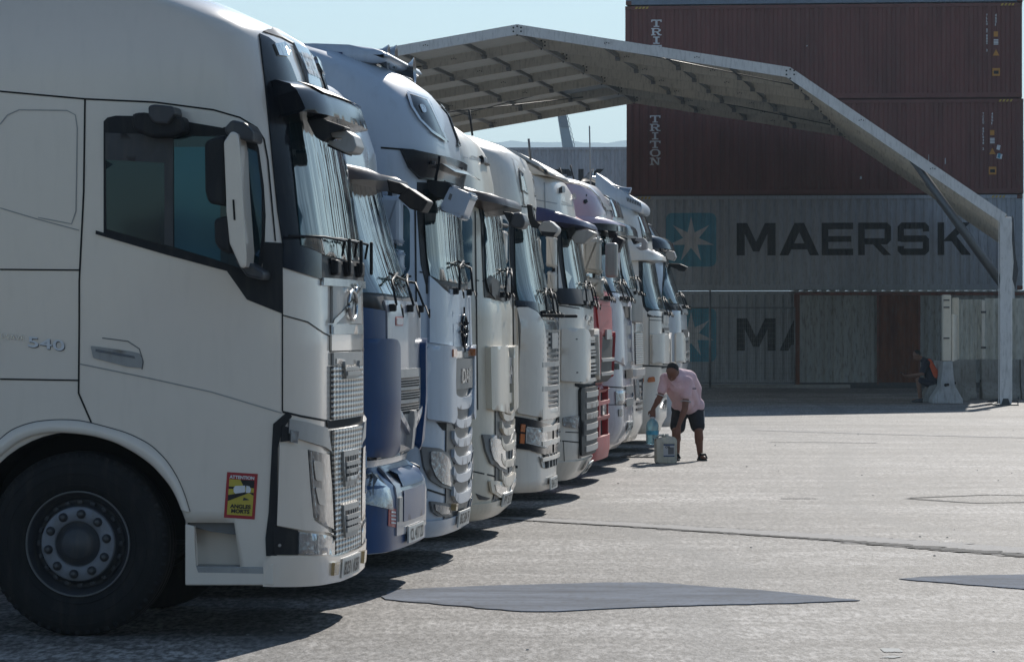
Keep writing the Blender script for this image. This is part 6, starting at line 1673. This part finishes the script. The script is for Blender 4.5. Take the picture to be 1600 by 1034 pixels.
def hand(bm, wrist, d, palm_n, L=.185, curl=.5, spread=.012, thumb=1):
    """palm, four jointed fingers of unequal length and a side thumb; d points along the hand"""
    d = Vector(d).normalized(); n_ = Vector(palm_n); n_ = (n_-d*n_.dot(d)).normalized(); s = d.cross(n_).normalized()
    w_ = Vector(wrist); pc = w_+d*L*.27
    for k in (-1.5, -.5, .5, 1.5): cone(bm, w_+s*k*.010, w_+d*L*.50+s*k*.021, .017, .014, 10)
    for k, ln in ((-1.5, .36), (-.5, .44), (.5, .47), (1.5, .41)):
        p = w_+d*L*.50+s*k*.021; dd = d+s*k*.05; r = .0095
        for j, f in enumerate((.42, .32, .26)):
            ang = curl*(j+.6)*.6; v = (dd.normalized()*cos(ang)+n_*sin(ang)); q = p+v*L*ln*f; cone(bm, p, q, r, r*.9, 8); p = q; r *= .92
    p = w_+d*L*.12+s*thumb*.030; v1 = (d*.7+s*thumb*.6+n_*.25).normalized(); q = p+v1*.045; cone(bm, w_+d*.03+s*thumb*.018, q, .017, .013, 8)
    cone(bm, q, q+(d*.85+s*thumb*.15+n_*.45).normalized()*.040, .012, .0095, 8)
def face(bm, c, fwd, up, sc=1.0):
    """skull, jaw, nose, brows, lips, ears for the one body mesh"""
    c = Vector(c); f = Vector(fwd).normalized(); u = Vector(up); u = (u-f*u.dot(f)).normalized(); s = u.cross(f)
    rot = Matrix((s, f, u)).transposed()
    ell(bm, c+u*.025*sc, (.077*sc, .095*sc, .095*sc), rot); ell(bm, c+f*.022*sc-u*.045*sc, (.060*sc, .070*sc, .070*sc), rot)
    ell(bm, c+f*.045*sc-u*.092*sc, (.030*sc, .028*sc, .022*sc), rot)
    cone(bm, c+f*.092*sc+u*.012*sc, c+f*.112*sc-u*.028*sc, .009*sc, .016*sc, 8)
    for q in (-1, 1):
        cone(bm, c+f*.084*sc+u*.026*sc+s*q*.012*sc, c+f*.072*sc+u*.028*sc+s*q*.045*sc, .011*sc, .009*sc, 8)
        ell(bm, c+f*.06*sc-u*.022*sc+s*q*.036*sc, (.02*sc, .02*sc, .02*sc), rot)
        ell(bm, c+s*q*.077*sc-u*.005*sc-f*.01*sc, (.010*sc, .020*sc, .032*sc), rot)
    ell(bm, c+f*.090*sc-u*.054*sc, (.024*sc, .012*sc, .008*sc), rot); ell(bm, c+f*.088*sc-u*.066*sc, (.021*sc, .012*sc, .009*sc), rot)
    return s, f, u
M['skin'] = mat('brown_skin', (.24,.105,.065), .5, var=.2, vscale=14)
M['skin2'] = mat('tanned_skin', (.26,.13,.085), .5, var=.15, vscale=14)
M['hair'] = mat('black_hair', (.012,.010,.009), .7, var=.4, vscale=60, bump=.4, bscale=150)
M['pinkshirt'] = mat('pale_pink_cotton', (.88,.60,.62), .85, var=.10, vscale=9, bump=.6, bscale=14)
M['shorts'] = mat('black_shorts_cloth', (.022,.022,.026), .85, var=.3, vscale=9, bump=.6, bscale=18)
M['navy'] = mat('navy_work_cloth', (.018,.022,.04), .85, var=.25, vscale=9, bump=.5, bscale=16)
M['hivis'] = mat('orange_work_cloth', (.85,.12,.03), .7, var=.1, vscale=9)
M['sandal'] = mat('black_sandal_foam', (.02,.02,.02), .7)
M['eye'] = mat('eye_white', (.4,.4,.38), .3)
# the man bending over his bottles; local axes: x right, y away, z up; 1 px of the photo = 1/sc m
Ym = 51.0; scm = FPX/Ym; X0m = (1076-800)/scm
mroot = thing('person', 'man in pale pink polo shirt and black shorts bending down with a water bottle', 'man', (X0m, Ym, 0))
def L_(px, py, y=0.0): return Vector(((px-1076)/scm, y, CAMH-(py-517)/scm))
hipR, hipL = L_(1064, 640, .12), L_(1086, 641, .12)
kneeR, kneeL = L_(1056, 672, -.10), L_(1091, 671, -.06)
ankR, ankL = L_(1058, 712, .08), L_(1094, 709, .02)
shR, shL = L_(1038, 591, -.38), L_(1072, 596, -.38)
elR, elL = L_(1029, 620, -.42), L_(1068, 637, -.44)
wrR, wrL = L_(1019, 637, -.40), L_(1058, 664, -.46)
neck = L_(1056, 590, -.42); headc = L_(1048, 580, -.55)
def body(bm):
    for h, k, a, tx in ((hipR, kneeR, ankR, -1), (hipL, kneeL, ankL, 1)):
        cone(bm, h, k, .095, .062); cone(bm, k, k.lerp(a, .35), .060, .062); cone(bm, k.lerp(a, .3), a, .060, .038)
        cone(bm, k+Vector((0, .02, -.02)), k+Vector((0, .035, -.16)), .045, .048)
    # feet
    cone(bm, ankR+Vector((0,.02,-.05)), Vector((ankR.x-.02, -.08, .045)), .036, .034); cone(bm, Vector((ankR.x-.02,-.08,.045)), Vector((ankR.x-.03,-.15,.04)), .036, .028)
    cone(bm, ankL+Vector((0,.02,-.05)), Vector((ankL.x+.03,-.10,.045)), .036, .034); cone(bm, Vector((ankL.x+.03,-.10,.045)), Vector((ankL.x+.045,-.17,.04)), .036, .028)
    pel = (hipR+hipL)/2; cone(bm, hipR, hipL, .11, .11)
    chest = (shR+shL)/2
    cone(bm, pel+Vector((-.04,0,.03)), chest.lerp(pel, .3)+Vector((-.05,0,.03)), .10, .10); cone(bm, pel+Vector((.04,0,.03)), chest.lerp(pel, .3)+Vector((.05,0,.03)), .10, .10)
    cone(bm, L_(1060,590,-.30), L_(1080,606,.0), .10, .11); cone(bm, shR+Vector((0,.02,.01)), shL+Vector((0,.02,.01)), .055, .055)
    cone(bm, chest, neck, .075, .062); cone(bm, neck+Vector((0,.02,.0)), headc+Vector((0,.05,.02)), .055, .056)
    for s_, e_, w_ in ((shR, elR, wrR), (shL, elL, wrL)):
        cone(bm, s_, e_, .058, .042); cone(bm, e_, e_.lerp(w_, .35), .043, .044); cone(bm, e_.lerp(w_, .3), w_, .043, .027)
    hand(bm, wrR, (-.1, 0, -1), (.25, 1, 0), curl=1.5, thumb=-1)
    hand(bm, wrL, (-.15, -.05, -1), (-.2, 1, 0), curl=.45, thumb=-1)
    face(bm, headc, (-.22, -.62, -.75), (-.05, -.75, .66), 1.02)
bd_ = blend('body', body, M['skin'], mroot, .0095, 2)
bd_.name = 'body'
def hairf(bm):
    f = Vector((-.22,-.62,-.75)).normalized(); u = Vector((-.05,-.75,.66)); u = (u-f*u.dot(f)).normalized(); s = u.cross(f); rot = Matrix((s, f, u)).transposed()
    ell(bm, headc+u*.040-f*.020, (.082,.090,.094), rot)
blend('hair', hairf, M['hair'], mroot, .010, 1)
def shirt(bm):
    pel = (hipR+hipL)/2; chest = (shR+shL)/2
    for q in (-.07, .07): cone(bm, pel+Vector((q,-.02,.07)), chest.lerp(pel, .25)+Vector((q,0,.02)), .115, .128)
    cone(bm, pel+Vector((-.10,-.02,.06)), pel+Vector((.11,-.02,.06)), .118, .118)
    cone(bm, chest.lerp(pel, .35)+Vector((.02,.02,.03)), chest+Vector((0,0,.01)), .138, .11); cone(bm, shR, shL, .08, .08)
    cone(bm, shR, shR.lerp(elR, .62), .076, .064); cone(bm, shL, shL.lerp(elL, .50), .078, .072)
    cone(bm, chest, neck, .10, .072)
    cone(bm, L_(1056,587,-.34), L_(1074,592,-.16), .112, .125); cone(bm, L_(1074,592,-.16), L_(1083,608,.02), .125, .118)
    cone(bm, L_(1083,608,.02), L_(1082,622,.08), .118, .12)
    cone(bm, pel+Vector((-.10,-.06,.05)), pel+Vector((.04,-.08,.03)), .10, .10); cone(bm, chest.lerp(pel,.1)+Vector((0,-.05,-.04)), chest.lerp(pel,.7)+Vector((0,-.07,-.02)), .12, .13)
sh_ = blend('polo_shirt', shirt, M['pinkshirt'], mroot, .0105, 4)
def slv(a, b, f, r):
    c = a.lerp(b, f); d = (b-a).normalized(); u = d.orthogonal().normalized(); v = d.cross(u); bm = bmesh.new()
    add_tube(bm, [c+(u*cos(k*pi/10)+v*sin(k*pi/10))*r for k in range(21)], .006, 6); bm_obj('sleeve_piping', bm, M['logowhite'], sh_)
slv(shR, elR, .90, .060); slv(shL, elL, .74, .068)
bm = bmesh.new(); c = neck+Vector((-.01,-.05,-.055))
add_prism(bm, [(c.x-.07, c.z+.05), (c.x+.005, c.z-.015), (c.x-.02, c.z-.06), (c.x-.09, c.z-.0)], c.y-.03, c.y-.015, 'y', .004); add_prism(bm, [(c.x+.07, c.z+.03), (c.x+.005, c.z-.015), (c.x+.03, c.z-.065), (c.x+.10, c.z-.02)], c.y-.03, c.y-.015, 'y', .004)
finish(bm); bm_obj('collar', bm, M['pinkshirt'], sh_)
box_obj('chest_mark', (.10-.05, -.53, L_(0, 606).z), (.05,.004,.014), M['navy'], sh_)
def shortsf(bm):
    cone(bm, hipR+Vector((0,0,.02)), hipL+Vector((0,0,.02)), .128, .128)
    cone(bm, hipR, hipR.lerp(kneeR, .80), .122, .096); cone(bm, hipL, hipL.lerp(kneeL, .80), .122, .098)
    cone(bm, hipR.lerp(kneeR, .5)+Vector((.02,0,0)), hipR.lerp(kneeR, .84)+Vector((.025,0,0)), .09, .09)
sh2 = blend('shorts', shortsf, M['shorts'], mroot, .011, 3)
for k in range(5): box_obj('shorts_stripe', hipL.lerp(kneeL, .1+k*.13)+Vector((.118-k*.006, -.03, 0)), (.012,.03,.035), M['logowhite'], sh2)
for (a, dx) in ((ankR, -.03), (ankL, .04)):
    bm = bmesh.new(); pr = round_poly([(a.x-.045, .07), (a.x+.045, .07), (a.x+.05+dx, -.20), (a.x-.05+dx, -.20)], .03)
    add_prism(bm, pr, .0, .028, 'z', .006); add_tube(bm, [(a.x-.05+dx*.7,-.09,.03), (a.x-.03+dx*.7,-.10,.085), (a.x+.03+dx*.7,-.10,.085), (a.x+.05+dx*.7,-.09,.03)], .02, 8); finish(bm); bm_obj('sandal', bm, M['sandal'], mroot)
# bottle
M['water'] = mat('clear_blue_bottle_plastic', (.33,.60,.68), .08, spec=.6, coat=.8, trans=.55, var=.25, vscale=8)
hb = wrR+Vector((-.012,0,-.11))
bt = thing('water_bottle', 'large ribbed clear water bottle with blue band, hanging from the bending man\'s hand', 'bottle', (X0m+hb.x, Ym+hb.y, 0))
z1 = hb.z; bz0 = CAMH-(693-517)/scm
def zb_(f): return bz0+(z1-bz0)*f
prof = [(0, zb_(0)+.01), (.06, zb_(0)), (.082, zb_(.03))]
for k in range(9):
    f = .06+k*.075; prof += [(.086, zb_(f)), (.082, zb_(f+.035))]
prof += [(.080, zb_(.74)), (.070, zb_(.82)), (.045, zb_(.89)), (.026, zb_(.93)), (.024, zb_(.96)), (0, zb_(.96))]
bm = bmesh.new(); add_lathe(bm, prof, 'z', seg=24); finish(bm); bm_obj('bottle_body', bm, M['water'], bt)
M['bblue'] = mat('bright_blue_label', (.06,.42,.60), .3, coat=.6, var=.3, vscale=20)
bm = bmesh.new(); add_lathe(bm, [(.0868, zb_(.36)), (.0868, zb_(.50))], 'z', seg=24); bm_obj('label', bm, M['bblue'], bt)
bm = bmesh.new(); add_lathe(bm, [(0, zb_(1.0)), (.028, zb_(1.0)), (.029, zb_(.945)), (.03, zb_(.94))], 'z', seg=16); finish(bm); bm_obj('cap', bm, M['logowhite'], bt)
bm = bmesh.new(); add_tube(bm, [(-.03,0,zb_(.93)), (-.045,0,zb_(1.03)), (0,0,zb_(1.09)), (.045,0,zb_(1.03)), (.03,0,zb_(.93))], .006, 6); bm_obj('carry_handle', bm, M['logowhite'], bt)
# jerrycan
M['canpl'] = mat('milky_jerrycan_plastic', (.78,.74,.60), .45, spec=.5, trans=.12, var=.15, vscale=6, dirt=.3)
Yj = 50.0; sj = FPX/Yj; xj = (1040-800)/sj
jc = thing('jerrycan', 'milky white plastic jerrycan with blue label standing on the ground before the bending man', 'jerrycan', (xj, Yj, 0), R(6))
h_ = .355; bm = bmesh.new()
add_prism(bm, round_poly([(-.135,0),(.135,0),(.135,h_-.03),(.07,h_),(-.03,h_),(-.05,h_-.02),(-.135,h_-.03)], .03), -.10, .10, 'y', .02, 3)
finish(bm); jb = bm_obj('can_body', bm, M['canpl'], jc, True)
bm = bmesh.new(); add_lathe(bm, [(.026,h_-.01),(.026,h_+.022),(.022,h_+.026),(0,h_+.026)], 'z', (.015,0,0), 16); bm_obj('screw_cap', bm, M['canpl'], jc)
bm = bmesh.new(); add_tube(bm, [(-.11,0,h_-.03), (-.10,0,h_+.005), (-.02,0,h_+.012)], .014, 8); finish(bm); bm_obj('handle', bm, M['canpl'], jc)
lb = box_obj('label', (.03,-.1015,.17), (.145,.004,.165), M['logowhite'], jc)
box_obj('label_band', (.03,-.1045,.244), (.145,.003,.018), M['blue'], lb); box_obj('label_band', (.03,-.1045,.096), (.145,.003,.014), M['blue'], lb); box_obj('label_picture', (.055,-.1045,.165), (.075,.003,.09), M['midgrey'], lb)
vs, fs = text_polys('OIL', 1.0, bold=.03); mesh_obj('label_lettering', [(-.02+v[0]*.045, -.1065, .20+v[1]*.04) for v in vs], fs, M['txtblack'], lb, False)
bm = bmesh.new(); add_tube(bm, [(-.055,-.102,.27), (.10,-.102,.27), (.12,-.102,.25), (.12,-.102,.06), (.10,-.102,.045), (-.055,-.102,.045), (-.06,-.102,.06), (-.06,-.102,.26), (-.055,-.102,.27)], .005, 6); bm_obj('moulded_rib', bm, M['canpl'], jb)

# the seated man
Ys = 92.6; scs = FPX/Ys; X0s = (1440-800)/scs
sr = thing('person', 'man in navy and orange work shirt sitting hunched in the shade, looking at a phone', 'man', (X0s, Ys, 0))
def K_(px, py, y=0.0): return Vector(((px-1440)/scs, y, CAMH-(py-517)/scs))
sHip = K_(1455, 601, 0); sKn = K_(1434, 593, -.12); sAn = K_(1437, 624, -.12); sKn2 = K_(1436, 594, .16); sAn2 = K_(1440, 624, .18)
sSh = K_(1447, 567, -.14); sSh2 = K_(1447, 567, .16); sEl = K_(1440, 584, -.20); sEl2 = K_(1441, 584, .20); sWr = K_(1419, 587, -.06); sWr2 = K_(1421, 589, .08)
sNk = K_(1442, 562, 0); sHd = K_(1433, 555, 0)
def sbody(bm):
    for h, k, a in ((sHip+Vector((0,-.09,0)), sKn, sAn), (sHip+Vector((0,.09,0)), sKn2, sAn2)):
        cone(bm, h, k, .09, .062); cone(bm, k, k.lerp(a, .35), .058, .060); cone(bm, k.lerp(a, .3), a, .058, .04)
        cone(bm, Vector((a.x+.02,a.y,.06)), Vector((a.x-.17,a.y,.045)), .04, .035)
    cone(bm, sHip+Vector((0,-.07,.02)), sHip+Vector((0,.07,.02)), .12, .12); cone(bm, sHip, (sSh+sSh2)/2+Vector((.04,0,-.04)), .13, .14); cone(bm, sSh, sSh2, .07, .07)
    cone(bm, (sSh+sSh2)/2, sNk, .08, .062); cone(bm, sNk, sHd+Vector((.03,0,-.03)), .058, .06)
    for s_, e_, w_ in ((sSh, sEl, sWr), (sSh2, sEl2, sWr2)): cone(bm, s_, e_, .058, .045); cone(bm, e_, w_, .046, .029)
    hand(bm, sWr, (-1, .1, .1), (0, .3, .9), curl=.9, thumb=1); hand(bm, sWr2, (-1, -.1, .05), (0, .1, .9), curl=.9, thumb=-1)
    face(bm, sHd, (-.80, -.12, -.42), (-.45, 0, .85), 1.0)
blend('body', sbody, M['skin2'], sr, .011, 2)
def shr(bm):
    f = Vector((-.80,-.12,-.42)).normalized(); u = Vector((-.45,0,.85)); u = (u-f*u.dot(f)).normalized(); s = u.cross(f); rot = Matrix((s, f, u)).transposed()
    ell(bm, sHd+u*.040-f*.024, (.083,.090,.090), rot)
blend('hair', shr, M['hair'], sr, .011, 1)
def sshirt(bm):
    m_ = (sSh+sSh2)/2; cone(bm, sHip+Vector((.02,-.05,.06)), m_+Vector((.03,-.04,-.03)), .145, .15); cone(bm, sHip+Vector((.02,.05,.06)), m_+Vector((.03,.04,-.03)), .145, .15)
    cone(bm, sSh, sSh2, .09, .09); cone(bm, m_, sNk, .10, .075); cone(bm, sSh, sSh.lerp(sEl, .75), .085, .07); cone(bm, sSh2, sSh2.lerp(sEl2, .75), .085, .07)
ss_ = blend('work_shirt', sshirt, M['navy'], sr, .012, 3)
def sor(bm):
    cone(bm, K_(1451, 566, -.10), K_(1461, 585, -.10), .085, .10); cone(bm, K_(1451, 566, .10), K_(1461, 585, .10), .085, .10); cone(bm, K_(1461, 585, -.08), K_(1461, 585, .08), .11, .11)
blend('back_panel', sor, M['hivis'], ss_, .012, 2)
def ssh(bm):
    for q, k in ((-.09, sKn), (.09, sKn2)): cone(bm, sHip+Vector((.01,q,.01)), (sHip+Vector((0,q,0))).lerp(k, .85), .118, .085)
    cone(bm, sHip+Vector((0,-.08,.02)), sHip+Vector((0,.08,.02)), .13, .13)
blend('shorts', ssh, M['navy'], sr, .012, 3)
for a in (sAn, sAn2):
    bm = bmesh.new(); add_prism(bm, [(a.x+.07,.0),(a.x+.07,.09),(a.x-.02,.10),(a.x-.10,.07),(a.x-.21,.05),(a.x-.22,.0)], a.y-.05, a.y+.05, 'y', .015, 3); finish(bm); bm_obj('shoe', bm, M['dark'], sr, True)
ph = thing('phone', 'dark phone held in both hands by the seated man', 'phone', (X0s+sWr.x-.13, Ys+.01, sWr.z+.045)); 
box_obj('phone_case', (0,0,0), (.012,.075,.15), M['black'], ph, .004, Matrix.Rotation(R(-50), 3, 'Y')); box_obj('phone_screen', (.007,0,.006), (.002,.066,.135), M['glass'], ph, 0, Matrix.Rotation(R(-50), 3, 'Y'))
# seat: low sloping concrete foot next to the barrier
sb = thing('concrete_block', 'low beige concrete block the seated man sits on, against the whitewashed barrier', 'block', (X0s+sHip.x+.05, Ys-.3, 0))
bm = bmesh.new(); add_prism(bm, [(-.28,0),(.33,0),(.33,.42),(.10,.46),(-.12,.40),(-.25,.16)], 0, .9, 'y', .03); finish(bm); bm_obj('block', bm, M['conc'], sb)

# ------------------------------------------------------------------ the town behind the photographer, mirrored in the door glass
M['bwall'] = mat('apartment_render', (.42,.29,.19), .8, var=.2, vscale=.3); M['bwall2'] = mat('brick_apartment_render', (.26,.09,.05), .8, var=.2, vscale=.3)
M['bwin'] = mat('apartment_window', (.03,.035,.04), .2)
for k, (x, w_, h_, m_, lb) in enumerate(((-515,15,21,'bwall','pale apartment block of the town behind the photographer, farthest left'),(-498,14,24,'bwall2','brick apartment block behind the photographer, left of the narrow pale one'),(-483,11,22,'bwall','narrow pale apartment block behind the photographer'),(-470,13,19,'bwall2','low brick apartment block behind the photographer'),(-456,14,25,'bwall','tallest pale apartment block behind the photographer'),(-440,16,21,'bwall2','brick apartment block behind the photographer, farthest right'))):
    b_ = thing('apartment_building', lb, 'building', (x, -1600, 0), 0, 'apartment blocks behind the photographer')
    box_obj('wall', (w_/2, -7, h_/2), (w_, 14, h_), M[m_], b_)
    for f in range(int(h_//3)):
        bm = bmesh.new()
        for c_ in range(int(w_//3)): add_box(bm, (1.6+c_*3, .04, 1.8+f*3), (1.4, .1, 1.5))
        bm_obj('window', bm, M['bwin'], b_)
        if f: box_obj('balcony', (w_/2+.02, .6, f*3.0+.5), (w_*.5, 1.2, .7), M['bwall'], b_)
lp = thing('street_lamp', 'tall curved street lamp behind the photographer, mirrored in the nearest door glass', 'lamp', (-98, -300, 0))
tube_obj('pole', [(0,0,0),(0,0,7.6),(.3,0,8.1),(.9,0,8.3),(2.0,0,8.3)], .10, M['dark'], lp); box_obj('lamp_head', (2.3,0,8.27), (.9,.3,.14), M['dark'], lp, .03)

# ------------------------------------------------------------------ air
bm = bmesh.new(); add_box(bm, (0, 2000, 170), (16000, 13000, 350)); me = bpy.data.meshes.new('haze'); bm.to_mesh(me); bm.free()
hz = bpy.data.objects.new('haze', me); COL.objects.link(hz); hz['kind'] = 'stuff'; hz['label'] = 'thin bright air over the yard'
hm = bpy.data.materials.new('air'); hm.use_nodes = True; hn = hm.node_tree.nodes; hn.clear(); ho = hn.new('ShaderNodeOutputMaterial'); pv = hn.new('ShaderNodeVolumePrincipled')
pv.inputs['Color'].default_value = (.66,.86,1,1); pv.inputs['Density'].default_value = .00022; pv.inputs['Anisotropy'].default_value = .3
hm.node_tree.links.new(pv.outputs[0], ho.inputs['Volume']); me.materials.append(hm)
